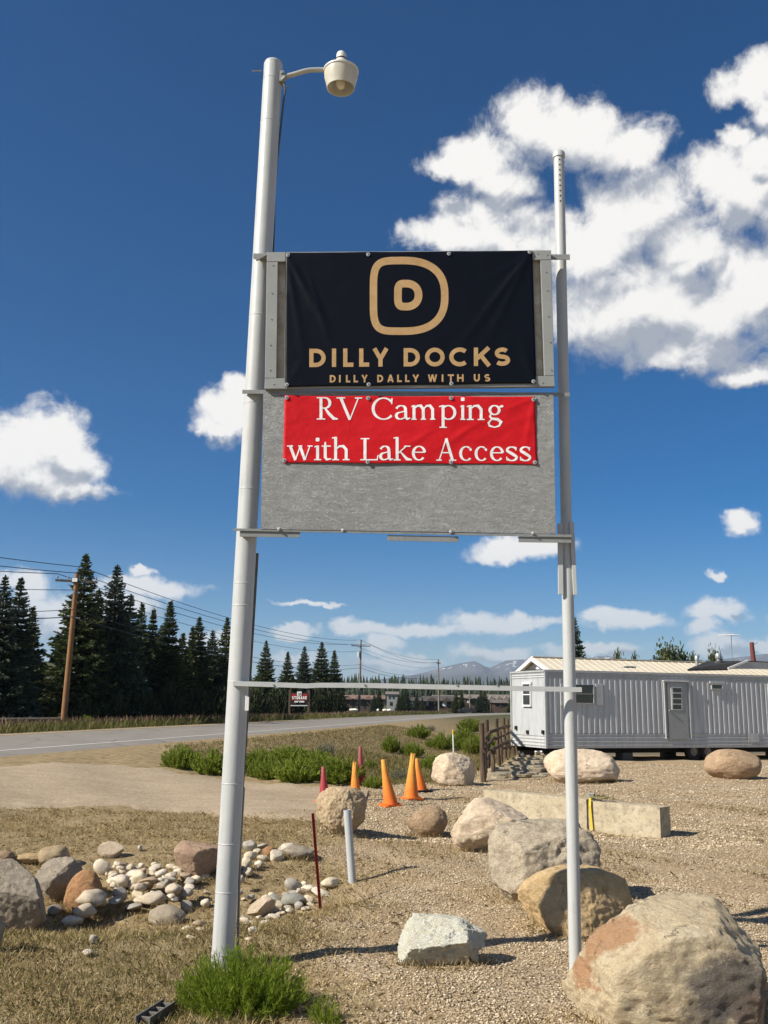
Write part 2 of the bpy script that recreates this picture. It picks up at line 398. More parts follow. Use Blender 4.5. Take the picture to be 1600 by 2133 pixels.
def build_road():
    ys = np.concatenate([np.arange(-60, 24, 4), np.arange(24, 110, 2), np.arange(110, 262, 4)])
    k = np.ones(5) / 5; yy = ys
    xa = np.interp(yy, RY, RX); xa[2:-2] = np.convolve(xa, k, 'valid')
    A = np.column_stack([xa, yy]); T = np.gradient(A, axis=0); T /= np.linalg.norm(T, axis=1)[:, None]
    Nl = np.column_stack([-T[:, 1], T[:, 0]])
    def line(d): return A + Nl * d
    def zz(p): return 0.325 - Z(p[:, 0], p[:, 1]) + 7.5 * ss(330, 620, p[:, 1])
    tag(link('road', ribbon('road', line(-0.1), line(RW), asphalt(), 8, zz)), kind='structure')
    white = worn('road_paint', (0.68, 0.66, 0.62), 0.7, 0.2, 2.0, 0, dirt=(0.25, 0.23, 0.2), dirt_amt=0.6)
    def zl(p): return zz(p) + 0.008
    o = link('edge_line', ribbon('edge_line', line(2.45), line(2.62), white, 2, zl, False)); tag(o, kind='structure')
    o = link('edge_line', ribbon('edge_line', line(RW - 0.9), line(RW - 0.78), white, 2, zl, False)); tag(o, kind='structure')
build_road()
def build_drive():
    a = [(-420, 1694), (-150, 1690), (0, 1688), (130, 1687), (260, 1690), (380, 1698), (480, 1706), (580, 1714), (650, 1720), (690, 1716), (730, 1690), (760, 1668)]
    b = [(-420, 1612), (-150, 1602), (0, 1594), (130, 1590), (260, 1592), (380, 1606), (480, 1622), (580, 1631), (650, 1636), (700, 1640), (740, 1643), (770, 1648)]
    def up(q):
        w = np.array([gz(*p)[:2] for p in q]); t = np.linspace(0, len(w) - 1, 90); i = np.arange(len(w))
        c = np.column_stack([np.interp(t, i, w[:, 0]), np.interp(t, i, w[:, 1])])
        c[:, 1] += 0.06 * np.sin(t * 7.1) + 0.05 * np.sin(t * 17.3 + 1); return c
    n = NT('drive_gravel')
    col = n.ramp(n.noise(1.1, 7, 0.7), [(0.3, (0.29, 0.22, 0.14)), (0.7, (0.41, 0.325, 0.22))])
    mp = n.N('ShaderNodeMapping'); mp.inputs['Scale'].default_value = (0.25, 1.6, 1); n.L(n.tc.outputs['Object'], mp.inputs[0])
    col = n.mix(n.math('MULTIPLY', n.ramp(n.noise(1.6, 6, 0.65, mp.outputs[0]), [(0.48, 0.0), (0.66, 1.0)]), 0.5), col, (0.22, 0.165, 0.105))
    col = n.mix(n.math('MULTIPLY', n.ramp(n.voro(28, out='Color'), [(0.2, 0.0), (0.95, 1.0)]), 0.55), col, (0.58, 0.475, 0.345))
    col = n.mix(n.math('MULTIPLY', n.ramp(n.noise(0.35, 4, 0.6), [(0.5, 0.0), (0.7, 1.0)]), 0.4), col, (0.24, 0.175, 0.11))
    col = n.mix(n.math('MULTIPLY', n.ramp(n.noise(30, 3, 0.7), [(0.3, 1.0), (0.5, 0.0)]), 0.5), col, (0.17, 0.13, 0.09))
    m = n.fin(col, 0.95, n.bump(n.noise(50, 4, 0.7), 0.5, 0.02), 0, 0.1)
    tag(link('driveway', ribbon('driveway', up(a), up(b), m, 14, 0.03)), kind='structure')
build_drive()

# ================================================================== MOUNTAINS AND FAR WOOD
def build_mountains():
    pts = [(-2600, 1440), (-1500, 1432), (-600, 1438), (200, 1436), (560, 1428), (760, 1418), (830, 1411), (880, 1402), (930, 1388), (965, 1380), (990, 1376), (1003, 1384), (1018, 1392),
           (1035, 1385), (1052, 1376), (1085, 1374), (1130, 1372), (1180, 1378), (1240, 1368), (1262, 1365), (1300, 1372), (1380, 1374), (1480, 1376), (1570, 1366), (1620, 1358), (1800, 1352), (2200, 1372), (3600, 1400)]
    Y0 = 9500.0; top = np.array([at(x, y, Y0) for x, y in pts])
    xs = np.linspace(top[0, 0], top[-1, 0], 560); hz = np.interp(xs, top[:, 0], top[:, 2])
    rows = np.linspace(-1, 1, 33); V = np.zeros((33, 560, 3))
    for j, t in enumerate(rows):
        for i, x in enumerate(xs):
            y = Y0 + t * 2600
            nz = mnoise.fractal(Vector((x / 900, y / 900, 0)), 0.9, 2.1, 6)
            rg = 1 - abs(mnoise.noise(Vector((x / 420, y / 700, 3))))
            s = max(0.0, 1 - abs(t) ** 1.15)
            V[j, i] = (x, y, 4 + max(0, hz[i] - 4) * s * (1 - 0.35 * (1 - s) * rg) + nz * 45 * (0.12 + 0.5 * (1 - s)) * min(1, 3 * s + 0.05))
    i = np.arange(33 * 560).reshape(33, 560)
    Fc = np.stack([i[:-1, :-1], i[:-1, 1:], i[1:, 1:], i[1:, :-1]], -1).reshape(-1, 4)
    n = NT('mountain_rock'); sep = n.N('ShaderNodeSeparateXYZ'); n.L(n.tc.outputs['Object'], sep.inputs[0])
    rock = n.ramp(n.noise(0.004, 8, 0.65), [(0.3, (0.065, 0.07, 0.075)), (0.7, (0.14, 0.14, 0.14))])
    wood = n.ramp(n.noise(0.01, 6, 0.7), [(0.3, (0.03, 0.042, 0.025)), (0.7, (0.065, 0.075, 0.045))])
    hgt = n.math('ADD', sep.outputs[2], n.math('MULTIPLY', n.math('SUBTRACT', n.noise(0.003, 6, 0.6), 0.5), 260.0))
    mr = n.N('ShaderNodeMapRange'); mr.inputs[1].default_value = 190; mr.inputs[2].default_value = 290; n.L(hgt, mr.inputs[0])
    col = n.mix(mr.outputs[0], wood, rock)
    sm = n.N('ShaderNodeMapRange'); sm.inputs[1].default_value = 300; sm.inputs[2].default_value = 350; n.L(sep.outputs[2], sm.inputs[0])
    snow = n.math('MULTIPLY', n.ramp(n.noise(0.0075, 3, 0.5, dist=1.5), [(0.625, 0.0), (0.645, 1.0)]), sm.outputs[0])
    col = n.mix(snow, col, (0.8, 0.82, 0.85))
    tag(link('mountain', mesh_np('mountain', V.reshape(-1, 3), Fc, n.fin(col, 0.95, None, 0, 0.1), True)), kind='structure')
build_mountains()

def spruce_mesh(name, h, R, seed, mat, dens=1.0, spray=0.34, bare=0.04, twin=False):
    rs = np.random.RandomState(seed); C = []; D = []; S = []
    nw = int(h * 6.0 * dens ** 0.5)
    for w in range(nw):
        t = min(0.985, bare + (1 - bare) * (w + rs.rand() * 1.8 - 0.6) / nw); t = max(bare, t)
        Lm = R * (1 - t) ** 0.78 * (0.92 + 0.14 * mnoise.noise(Vector((w * 0.21, seed, 0))))
        nb = max(3, int((9 - 4 * t) * dens ** 0.5)); a0 = rs.rand() * 6.28
        for b in range(nb):
            L = max(0.05, Lm * (rs.uniform(0.45, 1.05) if rs.rand() < 0.72 else rs.uniform(1.05, 1.34))); a = a0 + 6.283 * b / nb + rs.normal() * 0.4
            d = np.array([math.cos(a), math.sin(a)]); sag = rs.uniform(0.10, 0.32) * (1 - t * 0.9); up = rs.uniform(0.12, 0.3) + 0.35 * t
            m = max(3, int(L / 0.11 * dens ** 0.5)); q = (np.arange(m) + rs.rand(m)) / m; q = 0.12 + 0.88 * q
            zz = t * h + L * (-sag * q * 1.6 + (sag + up * 0.5) * q ** 2.2)
            wd = 0.30 * L * (1 - q) + 0.07
            for side in (-1, 0, 1):
                lat = side * wd * rs.uniform(0.25, 1.0, m)
                C.append(np.column_stack([d[0] * L * q - d[1] * lat, d[1] * L * q + d[0] * lat, zz - np.abs(lat) * 0.25 + rs.normal(0, 0.03, m)]))
                dd = np.column_stack([d[0] + -d[1] * side * 0.8 + rs.normal(0, 0.3, m), d[1] + d[0] * side * 0.8 + rs.normal(0, 0.3, m), rs.normal(-0.05 + 0.5 * t, 0.35, m)])
                D.append(dd); S.append(spray * rs.uniform(0.55, 1.2, m) * (1 - 0.62 * t))
    q = np.linspace(0.86, 0.995, 60); C.append(np.column_stack([rs.normal(0, 0.10, 60) * (1 - q) * R, rs.normal(0, 0.10, 60) * (1 - q) * R, q * h])); D.append(np.column_stack([rs.normal(0, 0.45, 60), rs.normal(0, 0.45, 60), np.full(60, 0.9)])); S.append(np.full(60, 0.24))
    C = np.vstack(C); D = np.vstack(D); S = np.concatenate(S); D /= np.linalg.norm(D, axis=1)[:, None]
    rv = rs.normal(0, 1, D.shape); rv[:, 2] *= 0.45; sd = np.cross(D, rv); sd /= np.linalg.norm(sd, axis=1)[:, None] + 1e-9
    ln = D * S[:, None]; wd = sd * (S * 0.27)[:, None]; dn = np.array([0, 0, -0.12]) * S[:, None]
    V = np.stack([C - 0.15 * ln, C + 0.4 * ln + wd, C + ln + dn, C + 0.4 * ln - wd], 1).reshape(-1, 3)
    Fc = np.arange(len(V)).reshape(-1, 4)
    return mesh_np(name, V, Fc, mat)
M_SPR = foliage('spruce_needles', (0.026, 0.042, 0.024), (0.056, 0.080, 0.050), (0.12, 0.15, 0.10), 0.7, 0.18)
M_SPR2 = foliage('spruce_needles_green', (0.028, 0.044, 0.018), (0.068, 0.086, 0.032), (0.16, 0.18, 0.065), 0.7, 0.2)
M_BARK = worn('bark', (0.10, 0.072, 0.05), 0.9, 0.4, 3, 0.6, 20)
def trunk_mesh(name, h, r):
    b = MB(); b.tube([(0, 0, -0.3), (0.02, 0, h * 0.3), (0, 0.02, h * 0.65), (0, 0, h * 0.97)], [r * 1.15, r * 0.85, r * 0.5, 0.015], 8)
    return mesh_np(name, b.v, b.f, M_BARK, True)
SPV = []
for sd, (R, mt) in enumerate([(2.35, M_SPR), (2.0, M_SPR), (1.75, M_SPR2), (2.2, M_SPR2), (1.45, M_SPR2)]):
    SPV.append((spruce_mesh('crown_foliage', 11.0, R, sd + 3, mt, 1.7, 0.38), trunk_mesh('trunk', 11.0, 0.2)))
def spruce(px, topy, Yd, var, label, ws=1.0, group='spruces along the far side of the road', rot=None):
    T = at(px, topy, Yd); zb = Zf(T[0], Yd); s = (T[2] - zb) / 11.0
    e = thing('spruce_tree', (T[0], Yd, zb - 0.05), label, 'tree', group); e.scale = (s * ws, s * ws, s); e.rotation_euler = (0, 0, random.uniform(0, 6.28) if rot is None else rot)
    link('crown', SPV[var][0], e); link('trunk', SPV[var][1], e); return e
for a in [(12, 1199, 60, 0, 'leftmost dark spruce at the picture edge, left of its narrow twin', 1.0),
          (45, 1202, 61.5, 1, 'dark spruce with slim top between the leftmost spruce and the leaning utility pole', 1.05),
          (180, 1154, 66, 3, 'tallest spruce, its crown right behind the leaning utility pole', 1.05),
          (245, 1177, 68, 0, 'second tallest spruce, directly right of the one behind the utility pole', 1.0),
          (297, 1255, 76, 2, 'narrow spruce tucked behind the right flank of the second tallest spruce', 1.05),
          (321, 1268, 77, 4, 'slim spruce left of a taller close neighbour in the middle of the row', 1.15),
          (356, 1251, 75, 2, 'slim pointed spruce standing midway between tall spruces and sign pole', 1.15),
          (402, 1305, 84, 4, 'shorter left tree of the touching spruce pair left of the sign pole', 1.2),
          (416, 1284, 85, 3, 'taller right tree of the touching spruce pair left of the sign pole', 1.05),
          (474, 1285, 90, 2, 'spruce half hidden behind the thick sign pole', 1.05),
          (70, 1262, 66, 2, 'shorter spruce filling the gap left of the leaning utility pole', 1.2),
          (207, 1228, 72, 4, 'spruce squeezed between the two tallest spruces', 1.3),
          (274, 1238, 73, 1, 'spruce hidden at the right shoulder of the second tallest spruce', 1.1),
          (338, 1302, 80, 0, 'short dark spruce behind the two slim middle spruces', 1.1),
          (382, 1318, 82, 2, 'low spruce left of the touching spruce pair', 1.3),
          (444, 1312, 88, 0, 'low spruce between the touching pair and the thick sign pole', 1.1),
          (555, 1334, 128, 3, 'spruce just right of the thick sign pole beyond the road', 1.0),
          (600, 1357, 138, 2, 'short spruce standing behind the storage sign', 1.2),
          (635, 1346, 142, 0, 'broad spruce right of the short one behind the storage sign', 1.0),
          (671, 1337, 146, 3, 'tallest of the spruces right of the storage sign', 1.15),
          (697, 1354, 149, 2, 'rightmost spruce of the clump next to the storage sign', 1.2)]:
    spruce(*a[:5], a[5] * 1.14)
spruce(1196, 1284, 62, 0, 'tall spruce rising behind the cream roof and the thin sign pole', 0.9, 'trees behind the trailer')

def far_wood():
    rs = np.random.RandomState(5); V = []; Fc = []; n = 0
    for k in range(1500):
        d = rs.uniform(400, 720); a = rs.uniform(-0.55, 0.55) if k > 500 else rs.uniform(-0.06, 0.24)
        x, y = d * math.tan(a), d
        if x < -20 and y < 560: continue
        z = Zf(x, y); h = rs.uniform(7, 13.5) * (0.8 if rs.rand() < 0.4 else 1.0); r = h * rs.uniform(0.12, 0.19)
        lv = 7
        for j in range(lv):
            t0 = 0.08 + 0.9 * j / lv; rr = r * (1 - t0) ** 0.85; m = 6; a0 = rs.rand() * 6
            ap = (x + rs.normal() * 0.05 * r, y, z + h * min(1, t0 + 0.24)); V.append(ap); base = len(V)
            for q in range(m):
                u = a0 + 6.283 * q / m; q2 = rr * rs.uniform(0.55, 1.25)
                V.append((x + q2 * math.cos(u), y + q2 * math.sin(u), z + h * (t0 - rs.uniform(0, 0.05))))
            Fc += [(base - 1, base + q, base + (q + 1) % m) for q in range(m)]
    me = mesh_np('far_wood', V, np.array(Fc), foliage('far_conifer', (0.014, 0.022, 0.012), (0.030, 0.042, 0.022), (0.050, 0.062, 0.034), 0.8, 0.05))
    tag(link('far_wood', me), 'dense dark conifer wood on the rise behind the condominiums', 'forest', kind='stuff')
far_wood()
# ================================================================== SIGN
YP = 6.96
def pole_material():
    n = NT('pole_paint'); mp = n.N('ShaderNodeMapping'); mp.inputs['Scale'].default_value = (16, 16, 0.8); n.L(n.tc.outputs['Object'], mp.inputs[0])
    col = n.ramp(n.noise(2.5, 6, 0.6), [(0.3, (0.43, 0.445, 0.44)), (0.7, (0.485, 0.495, 0.48))])
    col = n.mix(n.math('MULTIPLY', n.ramp(n.noise(2.0, 7, 0.7, mp.outputs[0]), [(0.52, 0.0), (0.70, 1.0)]), 0.45), col, (0.30, 0.29, 0.265))
    col = n.mix(n.ramp(n.noise(3.0, 8, 0.75, mp.outputs[0]), [(0.69, 0.0), (0.71, 0.85)]), col, (0.10, 0.07, 0.05))
    col = n.mix(n.ramp(n.noise(34, 6, 0.8), [(0.70, 0.0), (0.72, 0.7)]), col, (0.16, 0.10, 0.06))
    return n.fin(col, n.ramp(n.noise(5, 5), [(0.3, 0.34), (0.7, 0.5)]), n.bump(n.noise(9, 6, 0.65), 0.22, 0.012), 0, 0.4)
M_POLE = pole_material()
M_GREY = worn('grey_paint', (0.29, 0.30, 0.29), 0.55, 0.14, 5, 0.2, 70, dirt=(0.2, 0.19, 0.17), dirt_amt=0.4)
M_STEEL = worn('painted_angle_iron', (0.26, 0.27, 0.265), 0.5, 0.2, 9, 0.15, 60, dirt=(0.16, 0.10, 0.06), dirt_amt=0.5)
def peel_material():
    n = NT('peeling_grey_paint')
    mp = n.N('ShaderNodeMapping'); mp.inputs['Scale'].default_value = (1.0, 1.0, 2.1); n.L(n.tc.outputs['Object'], mp.inputs[0])
    v = mp.outputs[0]
    base = n.noise(9.5, 8, 0.66, v, 1.2)
    steps = n.ramp(base, [(0.0, 0.0), (0.36, 0.0), (0.367, 0.35), (0.44, 0.42), (0.447, 0.72), (0.50, 0.55), (0.507, 0.9), (0.56, 0.8), (0.567, 0.45), (0.63, 0.5), (0.637, 1.0), (0.75, 0.85)])
    small = n.noise(24, 6, 0.68, v, 1.5)
    st2 = n.ramp(small, [(0.0, 0.0), (0.40, 0.05), (0.41, 0.6), (0.5, 0.45), (0.51, 1.0), (0.62, 0.8), (0.63, 0.4)])
    where = n.ramp(n.noise(2.6, 5, 0.65), [(0.32, 0.35), (0.6, 1.0)])
    flake = n.math('MULTIPLY', n.math('ADD', steps, n.math('MULTIPLY', st2, 0.55)), where)
    hgt = n.math('ADD', flake, n.math('MULTIPLY', n.noise(60, 4, 0.6, v), 0.12))
    col = n.ramp(n.noise(6, 6, 0.7), [(0.3, (0.40, 0.41, 0.405)), (0.7, (0.43, 0.44, 0.435))])
    edge = n.ramp(base, [(0.356, 0.0), (0.3635, 1.0), (0.371, 0.0), (0.441, 0.0), (0.4475, 1.0), (0.454, 0.0), (0.630, 0.0), (0.637, 1.0), (0.644, 0.0)])
    col = n.mix(n.math('MULTIPLY', n.math('MULTIPLY', edge, where), 0.7), col, (0.10, 0.095, 0.085))  # shadows under the flake edges painted in as dark lines
    bare = n.ramp(n.noise(11, 6, 0.7, v), [(0.70, 0.0), (0.72, 1.0)]); col = n.mix(n.math('MULTIPLY', bare, 0.6), col, (0.55, 0.53, 0.48))
    return n.fin(col, 0.6, n.bump(hgt, 1.0, 0.021), 0, 0.25)
M_PEEL = peel_material()
sgn = thing('roadside_sign', (-0.2, YP, 0.0), 'tall two-pole roadside sign frame with grey peeling panel and steel crossbars', 'sign')
# thick left pole
t0, t1 = at(568, 160, YP), at(465, 1976, YP)
def pole_pt(z): k = (z - t1[2]) / (t0[2] - t1[2]); return t1 + (t0 - t1) * k
ztop = at(566, 132, YP)[2]
b = MB(); b.tube([pole_pt(z) for z in (-0.25, 1.5, 3.5, 5.5, ztop - 0.01)], 0.0755, 40); b.tube([pole_pt(ztop - 0.012), pole_pt(ztop + 0.004)], [0.0765, 0.07], 40)
b.build('thick_pole', M_POLE, sgn, smooth=True)
for (yy) in (168, 256, 540, 660, 842, 1020, 1216, 1262, 1420, 1632, 1757, 1857, 1985):
    z = at(500, yy, YP)[2]; b = MB(); b.lathe([(0.0754, -0.006), (0.0778, -0.001), (0.0776, 0.002), (0.0752, 0.005)], pole_pt(z), n=36); b.build('weld_seam', M_POLE, sgn, smooth=True)
# thin right pole: lower pipe, sleeved upper pipe, cap and holes
YR = 6.985
r0, r1 = at(1166, 420, YR), at(1196, 1880, YR)
def rpole_pt(z): k = (z - r1[2]) / (r0[2] - r1[2]); return r1 + (r0 - r1) * k
rt = at(1163, 318, YR)[2]; jz = at(1180, 1165, YR)[2]
b = MB(); b.tube([rpole_pt(z) for z in (-0.3, 1.5, jz)], 0.0435, 28); b.build('thin_pole', M_POLE, sgn, smooth=True)
b = MB(); b.tube([rpole_pt(z) for z in (jz - 0.02, 4.5, rt - 0.05)], 0.0415, 28)
for k in range(1, 10):
    z = rt - 0.02 - 0.052 * k
b.build('thin_pole_upper', M_POLE, sgn, smooth=True)
b = MB(); b.lathe([(0.0425, -0.05), (0.049, -0.048), (0.049, -0.012), (0.044, 0.0), (0.0, 0.004)], rpole_pt(rt), n=28); b.build('pole_cap', M_POLE, sgn, smooth=True)
M_BLACK = worn('black_rubber', (0.012, 0.012, 0.012), 0.8, 0.2)
for k in range(9):
    for side in (-0.003, 0.042):
        p = rpole_pt(rt - 0.085 - 0.045 * k); y = -math.sqrt(max(0, 0.0417 ** 2 - side ** 2)) if side < 0.04 else 0
        b = MB(); b.box((p[0] + side, p[1] + y, p[2]), (0.009, 0.004, 0.011) if side < 0.04 else (0.004, 0.009, 0.011)); b.build('hole', M_BLACK, sgn)
# panels, in their plane
YF, YL = 6.80, 6.832
def S(px, py, Y): return at(px, py, Y)
def board(name, q, Y, th, mat, bev=0.003):
    b = MB(); b.prism([S(x, y, Y) for x, y in q], (0, th, 0)); return b.build(name, mat, sgn, bevel=bev)
board('lower_panel', [(549, 818), (1153, 820), (1158, 1112), (543, 1102)], YL, 0.016, M_PEEL, 0.001)
for q in ([(556, 525), (1148, 521), (1148.5, 541), (556, 545)], [(552, 788), (1155, 783), (1156, 805), (551, 810)]): board('frame_rail', q, YF, 0.036, M_GREY)
for q in ([(555.8, 545.6), (579, 545.4), (576, 787.4), (552, 787.4)], [(1126, 541.6), (1148.4, 541.6), (1155, 782.4), (1134, 782.6)]): board('frame_stile', q, YF + 0.002, 0.034, M_GREY)
n = NT('stained_backing')
mpx = n.N('ShaderNodeSeparateXYZ'); n.L(n.tc.outputs['Object'], mpx.inputs[0])
c = n.ramp(n.noise(2.2, 6, 0.7, dist=0.8), [(0.3, (0.25, 0.19, 0.14)), (0.5, (0.42, 0.36, 0.27)), (0.7, (0.60, 0.58, 0.50))])
c = n.mix(n.math('MULTIPLY', n.ramp(n.noise(9, 6, 0.7), [(0.5, 0.0), (0.7, 1.0)]), 0.5), c, (0.16, 0.10, 0.05))
board('backing_sheet', [(560, 530), (1146, 527), (1153, 800), (553, 804)], YF + 0.037, 0.006, n.fin(c, 0.5, n.bump(n.noise(18, 4), 0.3, 0.02)), 0)
for q in ([(594.5, 546), (597.5, 546), (596, 787), (593, 787)], [(1109, 548), (1111, 548), (1119, 783), (1117, 783)]): board('inner_batten', q, YF + 0.012, 0.022, M_GREY, 0.001)
def angle_bar(name, xa, ya, xb, yb, h, Y, depth=0.05, plate=0.005, down=True):
    A, B = S(xa, ya, Y), S(xb, yb, Y); d = (B - A) / np.linalg.norm(B - A); u = np.array([0, 0, 1.0]); w = np.array([0, 1.0, 0]); L = np.linalg.norm(B - A); c = (A + B) / 2
    b = MB(); b.box(c - u * h / 2 * (1 if down else -1), (L, plate, h), (d, w, u)); b.box(c + w * (depth / 2 + plate / 2 + 0.0003) - u * plate / 2, (L, depth, plate), (d, w, u))
    return b.build(name, M_STEEL, sgn, bevel=0.001)
YB = 6.852
angle_bar('crossbar', 528, 528, 1187, 530, 0.045, YB); angle_bar('crossbar', 505, 812, 1187, 818, 0.030, YB - 0.012)
angle_bar('crossbar', 486, 1100.5, 1191, 1114, 0.018, YB - 0.014, 0.03)
for q in ((500, 1106, 625, 1108), (807, 1114.5, 955, 1117.5), (1080, 1117.5, 1190, 1119)): angle_bar('flange', *q, 0.042, YB - 0.004, 0.03)
# strut at the top left bracket and the flat gussets
b = MB(); A, B = S(533, 541, 6.84), S(556, 529, 6.84); d = (B - A) / np.linalg.norm(B - A); b.box((A + B) / 2, (np.linalg.norm(B - A), 0.02, 0.022), (d, (0, 1, 0), np.cross(d, (0, 1, 0)))); b.build('bracket_strut', M_STEEL, sgn)
# bent lower bar in front of both poles
bt = [(486, 1418.5), (560, 1420.5), (640, 1423.5), (665, 1422), (760, 1422.5), (900, 1425.5), (1060, 1428.5), (1212, 1431.5)]
P = [S(x, y, 6.866) for x, y in bt]; b = MB()
for A, B in zip(P[:-1], P[1:]):
    b.add([A, B, B - (0, 0, 0.034), A - (0, 0, 0.034), A + (0, 0.005, 0), B + (0, 0.005, 0), B + (0, 0.005, -0.034), A + (0, 0.005, -0.034)], [(0, 1, 2, 3), (5, 4, 7, 6), (0, 4, 5, 1), (3, 2, 6, 7)])
    b.add([A - (0, -0.0055, 0.034), B - (0, -0.0055, 0.034), B + (0, 0.045, -0.034), A + (0, 0.045, -0.034), A - (0, -0.0055, 0.03), B - (0, -0.0055, 0.03), B + (0, 0.045, -0.03), A + (0, 0.045, -0.03)], [(0, 1, 2, 3), (5, 4, 7, 6), (0, 4, 5, 1), (3, 2, 6, 7)])
b.build('lower_crossbar', worn('lower_bar_paint', (0.5, 0.51, 0.5), 0.5, 0.15, 8, 0.1), sgn)
for x in (570, 760, 952, 1036): p = S(x, 1427, 6.864); b = MB(); b.lathe([(0.007, 0), (0.007, 0.004), (0.0, 0.005)], p, ((1, 0, 0), (0, 0, 1), (0, -1, 0)), 10); b.build('bolt', M_STEEL, sgn)
for x, y in ((581, 1102), (714, 1104.5), (939, 1108), (1110, 1110.5)): p = S(x, y, YL - 0.001); b = MB(); b.lathe([(0.012, 0), (0.012, 0.004), (0.007, 0.006), (0.007, 0.013), (0, 0.014)], p, ((1, 0, 0), (0, 0, 1), (0, -1, 0)), 12); b.build('bolt', M_POLE, sgn)
# nail heads on the frame
for x, y in ((566, 610), (565, 664), (563, 718), (562, 770), (568, 552), (1137, 566), (1140, 604), (1142, 658), (1146, 712), (1148, 770), (1120, 528), (1140, 530), (1130, 797), (570, 800)):
    p = S(x, y, YF - 0.001); b = MB(); b.lathe([(0.005, 0), (0.004, 0.003), (0, 0.004)], p, ((1, 0, 0), (0, 0, 1), (0, -1, 0)), 8); b.build('nail', M_GREY, sgn)
# splints clamped to the thin pole
for q, th in (([(1162, 1090), (1172, 1090), (1174, 1238), (1163.5, 1238)], 0.02), ([(1186, 1088), (1196, 1088), (1203, 1239), (1195, 1239)], 0.02)):
    b = MB(); b.prism([S(x, y, 6.93) for x, y in q], (0, th, 0)); b.build('splint', M_POLE, sgn, bevel=0.002)
# rusty strip and cable conduit behind the thick pole
b = MB(); b.prism([S(x, y, 7.06) for x, y in ((532, 1152), (538.5, 1152), (522.5, 1420), (516, 1420))], (0, 0.02, 0)); b.prism([S(x, y, 7.06) for x, y in ((516, 1420), (522.5, 1420), (507, 1650), (501, 1650))], (0, 0.02, 0)); b.build('rusty_strip', worn('rusty_strip', (0.20, 0.185, 0.165), 0.8, 0.4, 8), sgn)
b = MB(); b.tube([S(508, 1640, 7.04), S(500, 1780, 7.04), S(497, 1900, 7.04), S(494, 2040, 7.04)], 0.009, 8); b.build('conduit', M_STEEL, sgn, smooth=True)
b = MB(); b.box(S(493, 1992, 7.0), (0.06, 0.05, 0.05)); b.build('junction_box', M_STEEL, sgn, bevel=0.004)
b = MB(); b.prism([S(x, y, YP - 0.078 + 0.035) + np.array((0, -0.02, 0)) for x, y in ((511.5, 1449), (519.5, 1452), (518.5, 1480), (510.5, 1480))], (0, 0.003, 0)); b.build('tag_plate', worn('tag_white', (0.75, 0.75, 0.73), 0.5, 0.1), sgn)
b = MB(); b.tube([S(526, 148, 6.9), S(545, 147.5, 6.93)], 0.006, 8); b.build('bolt', M_STEEL, sgn)

# ------------------------------------------------------------------ lettering from strokes
def arcp(cx, cy, rx, ry, a0, a1, n=18, thin=None, thick=None, rot=0):
    out = []
    for k in range(n + 1):
        a = rad(a0 + (a1 - a0) * k / n); w = None if thin is None else thin + (thick - thin) * abs(math.cos(a + rad(rot))) ** 1.4
        out.append((cx + rx * math.cos(a), cy + ry * math.sin(a), w))
    return out
def strip(pts, w=None, closed=False, sub=0):
    """flat ribbon polygons of a stroke; each point is x, y (y up) and its own width"""
    P = np.array([p[:2] for p in pts], float); W = np.array([(p[2] if len(p) > 2 and p[2] is not None else w) for p in pts], float)
    n = len(P); qs = []; nor = []
    for i in range(n):
        a = P[(i - 1) % n] if (closed or i > 0) else P[i]; c = P[(i + 1) % n] if (closed or i < n - 1) else P[i]
        d1 = P[i] - a; d2 = c - P[i]; l1, l2 = np.linalg.norm(d1), np.linalg.norm(d2)
        d1 = d1 / l1 if l1 > 1e-9 else d2 / l2; d2 = d2 / l2 if l2 > 1e-9 else d1
        t = d1 + d2; t /= np.linalg.norm(t) + 1e-9; nn = np.array([-t[1], t[0]]); k = max(0.5, abs(nn @ np.array([-d1[1], d1[0]]))); nor.append(nn / k)
    nor = np.array(nor); Lf = P + nor * W[:, None] / 2; Rt = P - nor * W[:, None] / 2
    for i in range(n if closed else n - 1):
        j = (i + 1) % n; m = max(1, int(np.linalg.norm(P[j] - P[i]) / 9))
        for s in range(m):
            f0, f1 = s / m, (s + 1) / m
            qs.append([Lf[i] + (Lf[j] - Lf[i]) * f0, Lf[i] + (Lf[j] - Lf[i]) * f1, Rt[i] + (Rt[j] - Rt[i]) * f1, Rt[i] + (Rt[j] - Rt[i]) * f0])
    return qs
